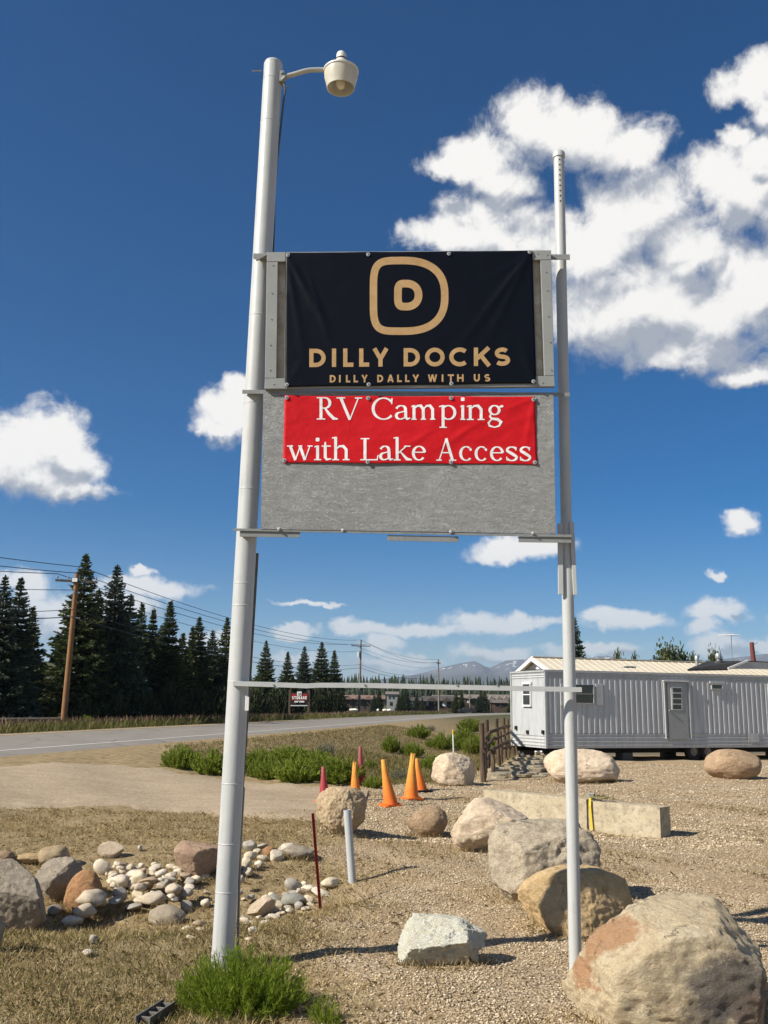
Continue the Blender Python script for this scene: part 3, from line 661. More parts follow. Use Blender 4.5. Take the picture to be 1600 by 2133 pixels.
def sans(ch, x0, x1, h, s):
    w = x1 - x0; e = s / 2; A, B = x0 + e, x1 - e; T = h - e; Bm = e; G = []
    if ch == 'D':
        r = T - Bm; G = [[(A, 0), (A, h)], [(A, T), (x0 + w * 0.40, T)] + arcp(x0 + w * 0.40, h / 2, B - x0 - w * 0.40, r / 2, 90, -90, 20)[1:] + [(A, Bm)]]
    elif ch == 'I': c = (x0 + x1) / 2; G = [[(c, 0), (c, h)]]
    elif ch == 'L': G = [[(A, h), (A, 0)], [(A, Bm), (x1, Bm)]]
    elif ch == 'Y': c = (x0 + x1) / 2; G = [[(A, h), (c, h * 0.42)], [(B, h), (c, h * 0.42)], [(c, h * 0.47), (c, 0)]]
    elif ch == 'O': G = [('c', arcp((x0 + x1) / 2, h / 2, w / 2 - e, h / 2 - e + 0.4, 0, 350, 35))]
    elif ch == 'C': G = [arcp((x0 + x1) / 2 + w * 0.04, h / 2, w / 2 - e + w * 0.04, h / 2 - e + 0.4, 48, 312, 30)]
    elif ch == 'G': G = [arcp((x0 + x1) / 2, h / 2, w / 2 - e, h / 2 - e, 45, 350, 30), [(x1, h * 0.45), ((x0 + x1) / 2, h * 0.45)]]
    elif ch == 'K': G = [[(A, 0), (A, h)], [(A + e * 0.5, h * 0.40), (x1 - e * 1.1, h)], [(x0 + w * 0.40, h * 0.58), (x1 - e * 0.9, 0)]]
    elif ch == 'S':
        c = (x0 + x1) / 2; r = (T - Bm) / 4; rx = w / 2 - e
        G = [arcp(c, T - r, rx * 0.92, r, 35, 270, 16) + arcp(c, Bm + r, rx, r, 90, -145, 16)[1:]]
    elif ch == 'A': c = (x0 + x1) / 2; G = [[(A, 0), (c, h)], [(B, 0), (c, h)], [(x0 + w * 0.24, h * 0.28), (x1 - w * 0.24, h * 0.28)]]
    elif ch == 'W': G = [[(A, h), (x0 + w * 0.29, 0)], [(x0 + w * 0.29, 0), (x0 + w * 0.5, h)], [(x0 + w * 0.5, h), (x0 + w * 0.71, 0)], [(x0 + w * 0.71, 0), (B, h)]]
    elif ch == 'T': c = (x0 + x1) / 2; G = [[(x0, T), (x1, T)], [(c, T), (c, 0)]]
    elif ch == 'H': G = [[(A, 0), (A, h)], [(B, 0), (B, h)], [(A, h / 2), (B, h / 2)]]
    elif ch == 'U': r = w / 2 - e; G = [[(A, h), (A, e + r)] + arcp((x0 + x1) / 2, e + r, r, r, 180, 360, 14)[1:] + [(B, h)]]
    elif ch == 'R': r = h * 0.26; G = [[(A, 0), (A, h)], [(A, T), (x0 + w * 0.5, T)] + arcp(x0 + w * 0.5, T - r, w * 0.5 - e, r, 90, -90, 10)[1:] + [(A, T - 2 * r)], [(x0 + w * 0.45, T - 2 * r), (B, 0)]]
    elif ch == 'E': G = [[(A, 0), (A, h)], [(A, T), (x1, T)], [(A, h / 2), (x1 - w * 0.1, h / 2)], [(A, Bm), (x1, Bm)]]
    elif ch == '3': c = (x0 + x1) / 2; G = [arcp(c, h * 0.74, w / 2 - e, h * 0.26 - e, 150, -90, 12), arcp(c, h * 0.26, w / 2 - e, h * 0.26, 90, -150, 12)]
    elif ch == '4': G = [[(x1 - w * 0.3, 0), (x1 - w * 0.3, h)], [(x1 - w * 0.3, h), (x0, h * 0.3)], [(x0, h * 0.3), (x1, h * 0.3)]]
    out = []
    for g in G:
        out.append(strip(g[1], s, True) if g and g[0] == 'c' else strip(g, s))
    return out
def serif(ch, x0, x1, cap):
    """old-style book letters, drawn stroke by stroke; x-height 0.66, thick 0.115, thin 0.042 of the capitals"""
    K, h_ = 0.132 * cap, 0.052 * cap; xh = 0.66 * cap; w = x1 - x0; q = h_ / 2; G = []
    def foot(x, y, half): return [(x - half, y, h_), (x + half, y, h_)]
    if ch == 'R':
        a = x0 + w * 0.20; G = [[(a, 0, K), (a, cap, K)], foot(a, q, w * 0.20), foot(a - w * 0.06, cap - q, w * 0.14),
            [(a, cap - q, h_), (x0 + w * 0.38, cap - q, h_)] + arcp(x0 + w * 0.38, cap * 0.745, w * 0.24, cap * 0.255 - q, 90, -90, 14, h_, K)[1:] + [(a, cap * 0.49 + q, h_)],
            [(x0 + w * 0.40, cap * 0.50, h_ * 1.6), (x0 + w * 0.58, cap * 0.26, K), (x0 + w * 0.80, cap * 0.05, K), (x1, q, h_)]]
    elif ch == 'V':
        m = x0 + w * 0.52; G = [[(x0 + w * 0.16, cap, K), (m, 0, K * 0.9)], [(m, 0, h_), (x0 + w * 0.86, cap, h_ * 1.1)], foot(x0 + w * 0.17, cap - q, w * 0.17), foot(x0 + w * 0.86, cap - q, w * 0.14)]
    elif ch == 'C':
        c = x0 + w * 0.55; G = [arcp(c, cap / 2, w * 0.5 - K * 0.15, cap / 2 - q, 40, 320, 30, h_, K * 1.05), [(c + (w * 0.5 - K * 0.15) * 0.80, cap * 0.97, h_ * 1.2), (c + (w * 0.5 - K * 0.15) * 0.78, cap * 0.70, h_)]]
    elif ch == 'a':
        st = x1 - w * 0.30; G = [[(x0 + w * 0.08, xh * 0.76, K * 0.9), (x0 + w * 0.16, xh * 0.88, h_ * 1.3)] + arcp(x0 + w * 0.40, xh * 0.74, w * 0.28, xh * 0.26 - q, 140, 0, 12, h_, K)[1:] + [(st, xh * 0.5, K), (st, xh * 0.16, K), (st + w * 0.12, xh * 0.05, h_ * 1.6), (x1, xh * 0.12, h_)],
            [(st, xh * 0.60, h_)] + arcp(x0 + w * 0.34, xh * 0.27, w * 0.27, xh * 0.27 - q, 95, 285, 14, h_, K) + [(st, xh * 0.16, h_)]]
    elif ch in 'mn':
        nn = 2 if ch == 'm' else 1; stp = w * (0.355 if nn == 2 else 0.56); a = x0 + w * (0.125 if nn == 2 else 0.20); fw = w * (0.10 if nn == 2 else 0.18)
        G = [[(a, 0, K), (a, xh, K)], foot(a, q, fw), [(a, xh - q, h_ * 1.4), (a - fw, xh * 0.90, h_)]]
        for i in range(nn):
            l = a + stp * i; r_ = l + stp; G += [[(l, xh * 0.72, h_), (l + stp * 0.35, xh * 0.95, h_ * 1.5), (l + stp * 0.72, xh * 0.96, K * 0.9), (r_, xh * 0.72, K), (r_, 0, K)], foot(r_, q, fw)]
    elif ch == 'p':
        a = x0 + w * 0.24; G = [[(a, -cap * 0.36, K), (a, xh, K)], foot(a, -cap * 0.36 + q, w * 0.2), [(a, xh - q, h_ * 1.4), (a - w * 0.22, xh * 0.9, h_)], arcp(x0 + w * 0.52, xh / 2, w * 0.44 - K / 2, xh / 2 - q, 150, -140, 24, h_, K)]
    elif ch == 'i':
        a = (x0 + x1) / 2 + w * 0.04; G = [[(a, 0, K), (a, xh, K)], foot(a, q, w * 0.46), [(a, xh - q, h_ * 1.4), (a - w * 0.42, xh * 0.9, h_)], [(a - K * 0.62, cap * 0.93, K * 1.0), (a - K * 0.35, cap * 0.93, K * 1.25), (a + K * 0.35, cap * 0.93, K * 1.25), (a + K * 0.62, cap * 0.93, K * 1.0)]]
    elif ch == 'g':
        c = x0 + w * 0.44; G = [('c', arcp(c, xh * 0.68, w * 0.30, xh * 0.30, 0, 345, 23, h_, K * 0.95)), [(c + w * 0.25, xh * 0.86, h_), (x1 - w * 0.08, xh * 0.95, K * 0.8), (x1, xh * 0.92, h_)],
            [(c - w * 0.20, xh * 0.45, h_), (c - w * 0.30, xh * 0.26, h_ * 1.5), (c - w * 0.18, xh * 0.10, K * 0.8), (c + w * 0.20, xh * 0.06, K * 0.95), (c + w * 0.42, -xh * 0.12, K * 0.9), (c + w * 0.30, -xh * 0.38, h_ * 1.4), (c, -xh * 0.48, h_), (c - w * 0.32, -xh * 0.38, h_ * 1.6), (c - w * 0.38, -xh * 0.18, K * 0.7), (c - w * 0.18, xh * 0.06, h_)]]
    elif ch == 'w':
        a, m1, t, m2, b_ = x0 + w * 0.12, x0 + w * 0.33, x0 + w * 0.52, x0 + w * 0.70, x0 + w * 0.90
        G = [[(a, xh, K), (m1, 0, K * 0.9)], [(m1, 0, h_), (t, xh, h_)], [(t - w * 0.02, xh, K), (m2, 0, K * 0.9)], [(m2, 0, h_), (b_, xh, h_)], foot(a, xh - q, w * 0.12), foot(t, xh - q, w * 0.08), foot(b_, xh - q, w * 0.10)]
    elif ch == 't':
        a = x0 + w * 0.38; G = [[(a, xh * 1.25, h_), (a, xh * 0.95, K), (a, xh * 0.22, K), (a + w * 0.16, xh * 0.05, K * 0.7), (x1, xh * 0.10, h_)], [(x0, xh - q, h_), (x1 - w * 0.04, xh - q, h_)]]
    elif ch == 'h':
        a = x0 + w * 0.20; r_ = x0 + w * 0.78; G = [[(a, 0, K), (a, cap * 1.05, K)], foot(a, q, w * 0.19), [(a, cap * 1.05 - q, h_ * 1.3), (a - w * 0.2, cap * 1.0, h_)], [(a, xh * 0.72, h_), (a + w * 0.2, xh * 0.95, h_ * 1.5), (a + w * 0.42, xh * 0.96, K * 0.9), (r_, xh * 0.72, K), (r_, 0, K)], foot(r_, q, w * 0.19)]
    elif ch == 'L':
        a = x0 + w * 0.28; G = [[(a, 0, K), (a, cap, K)], foot(a, cap - q, w * 0.24), [(x0 + w * 0.02, q, h_), (x1 - w * 0.05, q, h_)], [(x1 - w * 0.06, 0, h_), (x1, cap * 0.24, h_)]]
    elif ch == 'k':
        a = x0 + w * 0.20; G = [[(a, 0, K), (a, cap * 1.05, K)], foot(a, q, w * 0.19), [(a, cap * 1.05 - q, h_ * 1.3), (a - w * 0.19, cap * 1.0, h_)], [(a, xh * 0.42, h_), (x0 + w * 0.72, xh, h_)], foot(x0 + w * 0.74, xh - q, w * 0.17), [(x0 + w * 0.36, xh * 0.60, h_), (x0 + w * 0.72, xh * 0.10, K), (x1, q, h_)], foot(x1 - w * 0.13, q, w * 0.12)]
    elif ch == 'e':
        c = x0 + w * 0.5; G = [arcp(c, xh / 2, w * 0.48 - K / 2 + 1, xh / 2 - q, 8, 320, 26, h_, K), [(x0 + w * 0.10, xh * 0.56, h_), (x1 - w * 0.07, xh * 0.56, h_)]]
    elif ch == 'A':
        m = x0 + w * 0.50; G = [[(x0 + w * 0.14, 0, h_ * 1.1), (m, cap, h_ * 1.1)], [(m - w * 0.01, cap, K * 0.9), (x0 + w * 0.82, 0, K)], [(x0 + w * 0.26, cap * 0.36, h_), (x0 + w * 0.68, cap * 0.36, h_)], foot(x0 + w * 0.14, q, w * 0.14), foot(x0 + w * 0.82, q, w * 0.18)]
    elif ch == 'c':
        G = [arcp(x0 + w * 0.54, xh / 2, w * 0.50 - K / 2, xh / 2 - q, 55, 318, 22, h_, K), [(x1 - w * 0.20, xh * 0.84, K * 0.9), (x1 - w * 0.10, xh * 0.70, K * 0.6)]]
    elif ch == 's':
        c = x0 + w * 0.5; r = xh / 4; G = [arcp(c, xh - r, w * 0.36, r - q, 30, 200, 12, h_, h_ * 2.2) + [(c - w * 0.12, xh * 0.58, K), (c + w * 0.16, xh * 0.43, K)] + arcp(c, r, w * 0.38, r - q, 20, -155, 12, h_, h_ * 2.2), [(x1 - w * 0.14, xh * 0.95, h_), (x1 - w * 0.18, xh * 0.72, h_)], [(x0 + w * 0.12, xh * 0.05, h_), (x0 + w * 0.10, xh * 0.30, h_)]]
    out = []
    for g in G: out.append(strip(g[1], h_, True) if g and g[0] == 'c' else strip(g, h_))
    return out
def put_glyph(name, strokes, base, dispf, Yp, mat, parent, dot=False):
    """strokes in photo-plane pixels relative to base(x) lines -> flat mesh lying on the cloth"""
    if dot: put_glyph('letter_dot', strokes[-1:], base, dispf, Yp, mat, parent); strokes = strokes[:-1]
    b = MB()
    for k, qs in enumerate(strokes):
        for q in qs:
            V = []
            for (x, y) in q:
                py = base(x) - y; P = S(x, py, Yp); V.append((P[0], P[1] - dispf(x, py) - 0.0016 - 0.00022 * k, P[2]))
            b.add(V, [(0, 1, 2, 3)])
    return b.build(name, mat, parent)
def cloth(name, q, dispf, Yp, mat, parent, nu=110, nv=64):
    q = [np.array(p, float) for p in q]; V = []
    for j in range(nv + 1):
        for i in range(nu + 1):
            u, v = i / nu, j / nv
            p = (q[0] * (1 - u) + q[1] * u) * (1 - v) + (q[3] * (1 - u) + q[2] * u) * v
            p = p + np.array([0, 1.1 * math.sin(math.pi * ((u * 3) % 1)) * (1 - v) ** 6 - 1.1 * math.sin(math.pi * ((u * 3) % 1)) * v ** 6])
            P = S(p[0], p[1], Yp); V.append((P[0], P[1] - dispf(p[0], p[1]), P[2]))
    i = np.arange((nu + 1) * (nv + 1)).reshape(nv + 1, nu + 1)
    Fc = np.stack([i[:-1, :-1], i[1:, :-1], i[1:, 1:], i[:-1, 1:]], -1).reshape(-1, 4)
    V = np.array(V) - np.array(wloc(parent)); me = mesh_np(name, V, Fc, mat, True); o = link(name, me, parent)
    m = o.modifiers.new('thickness', 'SOLIDIFY'); m.thickness = 0.0012; m.offset = -1; return o
def fold(x, y, x0, y0, x1, y1, wid, amp):
    d = np.array([x1 - x0, y1 - y0], float); L = np.linalg.norm(d); d /= L; r = np.array([x - x0, y - y0]); t = r @ d; s = r @ np.array([-d[1], d[0]])
    k = max(0.0, min(1.0, t / 40)) * max(0.0, 1 - t / L) ** 0.8 if t > 0 else 0.0
    w = wid * (0.5 + 0.9 * t / L); return amp * k * math.exp(-(s / w) ** 2)
def disp_black(x, y):
    d = 0.004 + fold(x, y, 598, 530, 690, 700, 8, 0.012) + fold(x, y, 600, 530, 660, 640, 5, -0.004) + fold(x, y, 598, 540, 640, 780, 7, 0.007) + fold(x, y, 640, 560, 700, 760, 6, 0.004)
    d += fold(x, y, 1106, 526, 930, 760, 8, 0.012) + fold(x, y, 1106, 526, 1000, 745, 7, 0.009) + fold(x, y, 1104, 530, 985, 600, 7, 0.006) + fold(x, y, 1110, 798, 1085, 700, 9, 0.008) + fold(x, y, 598, 803, 640, 740, 8, 0.006)
    for xx in (683, 851, 1019): d += 0.003 * math.exp(-((x - xx) / 40) ** 2) * math.exp(-((y - 530) / 14) ** 2)
    return d + 0.0018 * mnoise.noise(Vector((x / 40, y / 30, 0))) + 0.0009 * mnoise.noise(Vector((x / 11, y / 9, 4)))
def disp_red(x, y):
    d = 0.004 + fold(x, y, 1112, 832, 1090, 960, 6, 0.008) + fold(x, y, 1112, 830, 1040, 860, 5, 0.006) + fold(x, y, 905, 895, 800, 960, 8, 0.006) + fold(x, y, 1000, 880, 880, 955, 7, 0.006) + fold(x, y, 597, 829, 640, 880, 7, 0.004) + fold(x, y, 600, 960, 680, 920, 7, 0.004)
    d += 0.0035 * math.sin(x / 86 + y / 55) + 0.0022 * mnoise.noise(Vector((x / 34 + y / 40, y / 22, 9))) + 0.0010 * mnoise.noise(Vector((x / 9, y / 8, 2)))
    return d
YBAN = YF - 0.004
n = NT('black_banner_vinyl'); M_BAN = n.fin((0.0026, 0.0036, 0.0075), 0.42, n.bump(n.noise(900, 2), 0.1, 0.001), 0, 0.16)
n = NT('gold_print'); M_GOLD = n.fin(n.ramp(n.noise(14, 5, 0.7), [(0.3, (0.40, 0.25, 0.11)), (0.7, (0.50, 0.325, 0.155))]), 0.45, n.bump(n.noise(35, 4), 0.15, 0.004), 0, 0.3)
n = NT('red_banner_vinyl'); M_RED = n.fin(n.ramp(n.noise(5, 6, 0.7), [(0.3, (0.50, 0.007, 0.012)), (0.7, (0.60, 0.012, 0.018))]), 0.5, n.bump(n.noise(500, 3), 0.15, 0.001, n.bump(n.noise(30, 5, 0.6, dist=1.0), 0.35, 0.006)), 0, 0.15)
n = NT('white_print'); M_WHT = n.fin((0.80, 0.79, 0.78), 0.5, n.bump(n.noise(30, 5, 0.6, dist=1.0), 0.3, 0.006))
ban = thing('banner', S(855, 803, YBAN), 'black vinyl banner with gold emblem and DILLY DOCKS lettering on the upper panel', 'banner')
cloth('cloth', [(594.5, 526.5), (1109, 522), (1116.5, 799.5), (594, 807)], disp_black, YBAN, M_BAN, ban)
def ring(cx, cy, xl, xr, h, nl, nr, w):
    pts = []
    for k in range(72):
        a = 2 * math.pi * k / 72; c, s = math.cos(a), math.sin(a); nn, e = (nr, xr) if c > 0 else (nl, xl)
        pts.append((cx + e * math.copysign(abs(c) ** (2 / nn), c), cy + h * math.copysign(abs(s) ** (2 / nn), s), w))
    return [strip(pts, w, True)]
flat0 = lambda x: 0.0
flip = lambda st: [[[(p[0], -p[1]) for p in q] for q in qs] for qs in st]
put_glyph('emblem_ring', flip(ring(838, 617, 60, 88.5, 73.5, 4.6, 2.5, 15.5)), flat0, disp_black, YBAN, M_GOLD, ban)
put_glyph('emblem_letter', flip(ring(846, 615.3, 17.0, 25.8, 24.0, 4.0, 2.2, 16.0)), flat0, disp_black, YBAN, M_GOLD, ban)
k = 2.581
for ch, a, c in zip('DILLYDOCKS', (218, 340, 400, 486, 556, 725, 840, 970, 1102, 1212), (306, 362, 455, 540, 645, 812, 945, 1075, 1195, 1297)):
    put_glyph('letter', sans(ch, 560 + a / k, 560 + c / k, 38.2, 8.8), lambda x: 765.2 - (x - 645) * 0.0066, disp_black, YBAN, M_GOLD, ban)
for ch, a, c in zip('DILLYDALLYWITHUS', (328, 378, 415, 456, 498, 583, 637, 690, 733, 772, 855, 930, 962, 1012, 1102, 1158), (360, 386, 438, 480, 532, 615, 672, 715, 757, 808, 905, 938, 995, 1047, 1134, 1190)):
    put_glyph('small_letter', sans(ch, 560 + a / k, 560 + c / k, 15.4, 3.5), lambda x: 797.3 - (x - 687) * 0.0066, disp_black, YBAN, M_GOLD, ban)
M_WASH = worn('zinc_washer', (0.55, 0.55, 0.53), 0.4, 0.2, 30, 0, metal=0.5)
def washer(px, py, Y, par, dv):
    p = S(px, py, Y); p[1] -= dv + 0.004; b = MB(); b.lathe([(0.0155, 0), (0.0150, 0.003), (0.007, 0.0035), (0.006, 0.008), (0.0, 0.009)], p, ((1, 0, 0), (0, 0, 1), (0, -1, 0)), 16); o = b.build('washer', M_WASH, par, smooth=True)
    b = MB(); b.lathe([(0.0045, 0.0092), (0.0, 0.0095)], p, ((1, 0, 0), (0, 0, 1), (0, -1, 0)), 8); b.build('screw_head', M_BLACK, o)
for x, y in ((600, 532), (767, 531), (935, 529.5), (1103, 526), (597.5, 802), (768, 801.5), (940, 800), (1111, 795.5)): washer(x, y, YBAN, ban, disp_black(x, y))
YRED = YL - 0.004
red = thing('banner', S(855, 966, YRED), 'red vinyl banner reading RV Camping with Lake Access in white serif letters', 'banner')
cloth('cloth', [(593, 823.5), (1114.5, 826.5), (1119, 968), (589.5, 964.5)], disp_red, YRED, M_RED, red)
cap = 46.5
for ch, a, c in zip('RVCamping', (258, 364, 553, 680, 763, 913, 1026, 1062, 1176), (372, 502, 670, 760, 904, 1012, 1056, 1166, 1260)):
    put_glyph('letter', serif(ch, 560 + a / k, 560 + c / k, cap), lambda x: 874.2 + (x - 660) * 0.0042, disp_red, YRED, M_WHT, red, ch == 'i')
for ch, a, c in zip('withLakeAccess', (98, 240, 284, 340, 490, 596, 670, 770, 900, 1020, 1103, 1190, 1272, 1346), (236, 282, 336, 438, 588, 668, 770, 845, 1008, 1096, 1178, 1264, 1340, 1412)):
    put_glyph('letter', serif(ch, 560 + a / k, 560 + c / k, cap), lambda x: 958.8 + (x - 600) * 0.0042, disp_red, YRED, M_WHT, red, ch == 'i')
for x, y in ((597.5, 829), (767, 830), (939.5, 830), (1111, 833), (592.5, 959.5), (766, 963), (939.5, 963.5), (1114, 963.5)): washer(x, y, YRED, red, disp_red(x, y))

# ------------------------------------------------------------------ yard light on the thick pole
YLA = 6.93
lc = at(710.5, 150, YLA); lb = at(710.5, 184, YLA)
lamp = thing('yard_light', pole_pt(at(575, 165, YP)[2]), 'white barn-style yard light on a curved arm at the pole top', 'street lamp')
M_LW = worn('lamp_white', (0.70, 0.69, 0.63), 0.4, 0.12, 14, 0.05, dirt=(0.35, 0.32, 0.25), dirt_amt=0.4)
n = NT('lamp_lens'); M_LENS = n.fin(n.ramp(n.noise(20, 5, 0.7), [(0.3, (0.66, 0.63, 0.52)), (0.7, (0.80, 0.78, 0.70))]), 0.3, None, 0, 0.4, **{'Transmission Weight': 0.0, 'Subsurface Weight': 0.0})
tr = n.N('ShaderNodeBsdfTranslucent'); tr.inputs[0].default_value = (0.85, 0.8, 0.68, 1); ms = n.N('ShaderNodeMixShader'); ms.inputs[0].default_value = 0.35
n.L(n.b.outputs[0], ms.inputs[1]); n.L(tr.outputs[0], ms.inputs[2]); n.L(ms.outputs[0], [x for x in n.t.nodes if x.type == 'OUTPUT_MATERIAL'][0].inputs[0])
hh = lc[2] - lb[2]
b = MB(); b.lathe([(0.136, 0), (0.134, -hh * 0.35), (0.118, -hh * 0.75), (0.112, -hh), (0.107, -hh), (0.113, -hh * 0.73), (0.129, -hh * 0.34), (0.131, 0)], lc, n=40); b.build('lens', M_LENS, lamp, smooth=True)
b = MB(); b.lathe([(0.0, -0.03), (0.10, -0.028), (0.139, -0.004), (0.143, 0.0), (0.143, 0.012), (0.128, 0.022), (0.07, 0.05), (0.05, 0.075), (0.048, 0.10), (0.044, 0.104), (0.0, 0.105)], lc, n=40); b.build('housing', M_LW, lamp, smooth=True)
b = MB(); b.lathe([(0.0, 0.105), (0.043, 0.105), (0.043, 0.118), (0.0, 0.118)], lc, n=24); b.build('collar', M_BLACK, lamp, smooth=True)
b = MB(); b.lathe([(0.04, 0.118), (0.04, 0.158), (0.034, 0.172), (0.0, 0.178)], lc, n=24); b.build('photocell', M_LW, lamp, smooth=True)
b = MB(); b.lathe([(0.0, -0.15), (0.025, -0.143), (0.038, -0.12), (0.036, -0.09), (0.022, -0.06), (0.02, -0.03)], lc, n=20); n = NT('bulb_glass'); b.build('bulb', n.fin((0.75, 0.72, 0.62), 0.15, None, 0, 0.6), lamp, smooth=True)
b = MB(); b.tube([at(592, 160, YP - 0.03), at(610, 155.5, YP - 0.04), at(635, 148, YP - 0.04), at(646, 146, YP - 0.04), at(662, 145.5, YP - 0.035), at(684, 145.5, YLA)], 0.0195, 16); b.build('arm', worn('arm_metal', (0.48, 0.47, 0.43), 0.4, 0.15, 10, 0.05, metal=0.3), lamp, smooth=True)
b = MB(); b.box(at(588, 163, YP - 0.03), (0.035, 0.07, 0.10)); b.tube([at(584, 147, YP - 0.02), at(588, 153, YP - 0.07)], 0.01, 8); b.tube([at(588, 168, YP - 0.06), at(596, 160, YP - 0.08)], 0.02, 10); b.build('mount_bracket', M_STEEL, lamp, bevel=0.003)
cab = MB(); cab.tube([at(592, 172, YP - 0.05), at(594, 190, YP - 0.05), at(591, 210, YP), at(586, 255, YP + 0.02), at(578, 330, YP + 0.03), at(572, 400, YP + 0.05), at(571, 470, YP + 0.05), at(569, 530, YP + 0.05)], 0.008, 7)
cab.tube([at(592, 190, YP - 0.05), at(598, 182, YP - 0.06), at(604, 179, YP - 0.06)], 0.004, 6)
tag(cab.build('cable', worn('grey_cable', (0.09, 0.10, 0.11), 0.6, 0.2), None, at(569, 530, YP + 0.05), True), 'dark loose cable hanging down the pole from the yard light', 'cable')
# ================================================================== ROCKS
def rock_mat(name, c1, c2, c3, spk=0.35, scale=1.0, bump=0.5, stain=None, fs=1.0):
    n = NT(name); o = n.tc.outputs['Object']; c1, c2, c3 = [tuple(min(0.80, x * q) for x, q in zip(c, (1.22, 1.16, 1.06))) for c in (c1, c2, c3)]
    col = n.ramp(n.noise(1.6 * scale, 7, 0.68, dist=0.5), [(0.28, c1), (0.5, c2), (0.72, c3)])
    col = n.mix(n.math('MULTIPLY', n.ramp(n.noise(7 * scale, 6, 0.72), [(0.42, 0.0), (0.68, 1.0)]), 0.35), col, tuple(x * 1.3 for x in c3))
    sp_ = n.ramp(n.noise(26 * scale * fs, 5, 0.85), [(0.38, 1.0), (0.48, 0.0)]); col = n.mix(n.math('MULTIPLY', sp_, spk), col, tuple(x * 0.4 for x in c1))
    lt = n.ramp(n.noise(34 * scale * fs, 5, 0.85), [(0.55, 0.0), (0.66, 1.0)]); col = n.mix(n.math('MULTIPLY', lt, spk), col, tuple(min(0.75, x * 1.7) for x in c3))
    mott = n.noise(13 * scale, 9, 0.82, dist=0.4); col = n.mix(n.math('MULTIPLY', n.ramp(mott, [(0.32, 1.0), (0.46, 0.0)]), 0.32), col, tuple(x * 0.55 for x in c1)); col = n.mix(n.math('MULTIPLY', n.ramp(mott, [(0.54, 0.0), (0.68, 1.0)]), 0.45), col, tuple(min(0.8, x * 1.3) for x in c3))
    if stain:
        for (pos, rr, sc, amt) in stain:
            vm = n.N('ShaderNodeVectorMath'); vm.operation = 'DISTANCE'; n.L(n.mix(0.35, o, n.noise(2.2, 5, 0.7, out='Color')), vm.inputs[0]); vm.inputs[1].default_value = tuple(p * 0.65 + 0.175 for p in pos)
            k = n.math('ADD', vm.outputs['Value'], n.math('MULTIPLY', n.math('SUBTRACT', n.noise(9, 5, 0.75), 0.5), 0.28))
            mr = n.N('ShaderNodeMapRange'); mr.inputs[1].default_value = rr * 0.55; mr.inputs[2].default_value = rr * 0.80; mr.inputs[3].default_value = amt; mr.inputs[4].default_value = 0; n.L(k, mr.inputs[0])
            col = n.mix(mr.outputs[0], col, sc)
    crk = n.ramp(n.voro(2.1 * scale, 'DISTANCE_TO_EDGE', n.mix(0.25, o, n.noise(3.0, 5, 0.7, out='Color'))), [(0.0, 0.0), (0.03, 1.0)])
    col = n.mix(n.math('MULTIPLY', n.math('SUBTRACT', 1.0, crk), 0.12), col, tuple(x * 0.35 for x in c1))
    rk = random.Random(name); lines = None
    for _ in range(3):
        d = Vector((rk.gauss(0, 1), rk.gauss(0, 1), rk.gauss(0, 1.2))).normalized(); vm = n.N('ShaderNodeVectorMath'); vm.operation = 'DOT_PRODUCT'; n.L(o, vm.inputs[0]); vm.inputs[1].default_value = d
        k = n.math('ABSOLUTE', n.math('ADD', n.math('SUBTRACT', vm.outputs['Value'], rk.uniform(-0.5, 0.55)), n.math('MULTIPLY', n.math('SUBTRACT', n.noise(2.6, 7, 0.7), 0.5), 0.7)))
        k = n.math('MULTIPLY', n.ramp(k, [(0.0, 1.0), (0.014, 0.0)]), n.ramp(n.noise(1.7 + rk.random(), 3), [(0.46, 0.0), (0.54, 1.0)])); lines = k if lines is None else n.math('MAXIMUM', lines, k)
    col = n.mix(n.math('MULTIPLY', lines, 0.8), col, tuple(x * 0.22 for x in c1))
    h = n.math('SUBTRACT', n.math('ADD', n.noise(9 * scale, 8, 0.74), n.math('MULTIPLY', crk, 0.08)), n.math('MULTIPLY', lines, 0.35)); nr = n.bump(h, min(1.0, bump * 1.25), 0.085, n.bump(n.noise(48 * scale * fs, 6, 0.8), 0.5, 0.024))
    return n.fin(col, 0.92, nr, 0, 0.15)
R_TAN = rock_mat('tan_granite', (0.30, 0.22, 0.145), (0.42, 0.33, 0.22), (0.52, 0.43, 0.31))
R_GIANT = rock_mat('yellow_granite', (0.47, 0.375, 0.24), (0.60, 0.50, 0.345), (0.67, 0.60, 0.465), 0.38, 1.3, 0.6,
    [((-0.62, -0.35, 0.55), 0.36, (0.50, 0.25, 0.12), 0.75), ((-0.86, -0.25, 0.0), 0.24, (0.48, 0.22, 0.10), 0.7), ((0.52, -0.78, -0.05), 0.44, (0.155, 0.14, 0.13), 0.85), ((0.15, -0.95, -0.35), 0.22, (0.16, 0.15, 0.14), 0.6), ((0.75, -0.45, -0.5), 0.45, (0.30, 0.21, 0.15), 0.6)], 1.4)
R_OCHRE = rock_mat('ochre_stone', (0.37, 0.26, 0.14), (0.49, 0.36, 0.205), (0.58, 0.455, 0.28), 0.25)
R_GREY = rock_mat('grey_granite', (0.25, 0.215, 0.17), (0.37, 0.325, 0.26), (0.48, 0.425, 0.345), 0.55)
R_GREY2 = rock_mat('cool_grey_stone', (0.21, 0.185, 0.155), (0.315, 0.28, 0.235), (0.41, 0.37, 0.315), 0.45)
R_PALE = rock_mat('pale_tan_granite', (0.40, 0.32, 0.24), (0.53, 0.44, 0.34), (0.63, 0.55, 0.45), 0.35)
R_BROWN = rock_mat('brown_stone', (0.24, 0.17, 0.115), (0.34, 0.245, 0.165), (0.43, 0.325, 0.23), 0.4)
R_WHITE = rock_mat('white_quartz', (0.56, 0.51, 0.42), (0.72, 0.67, 0.58), (0.80, 0.77, 0.70), 0.25, 1.0, 0.6)
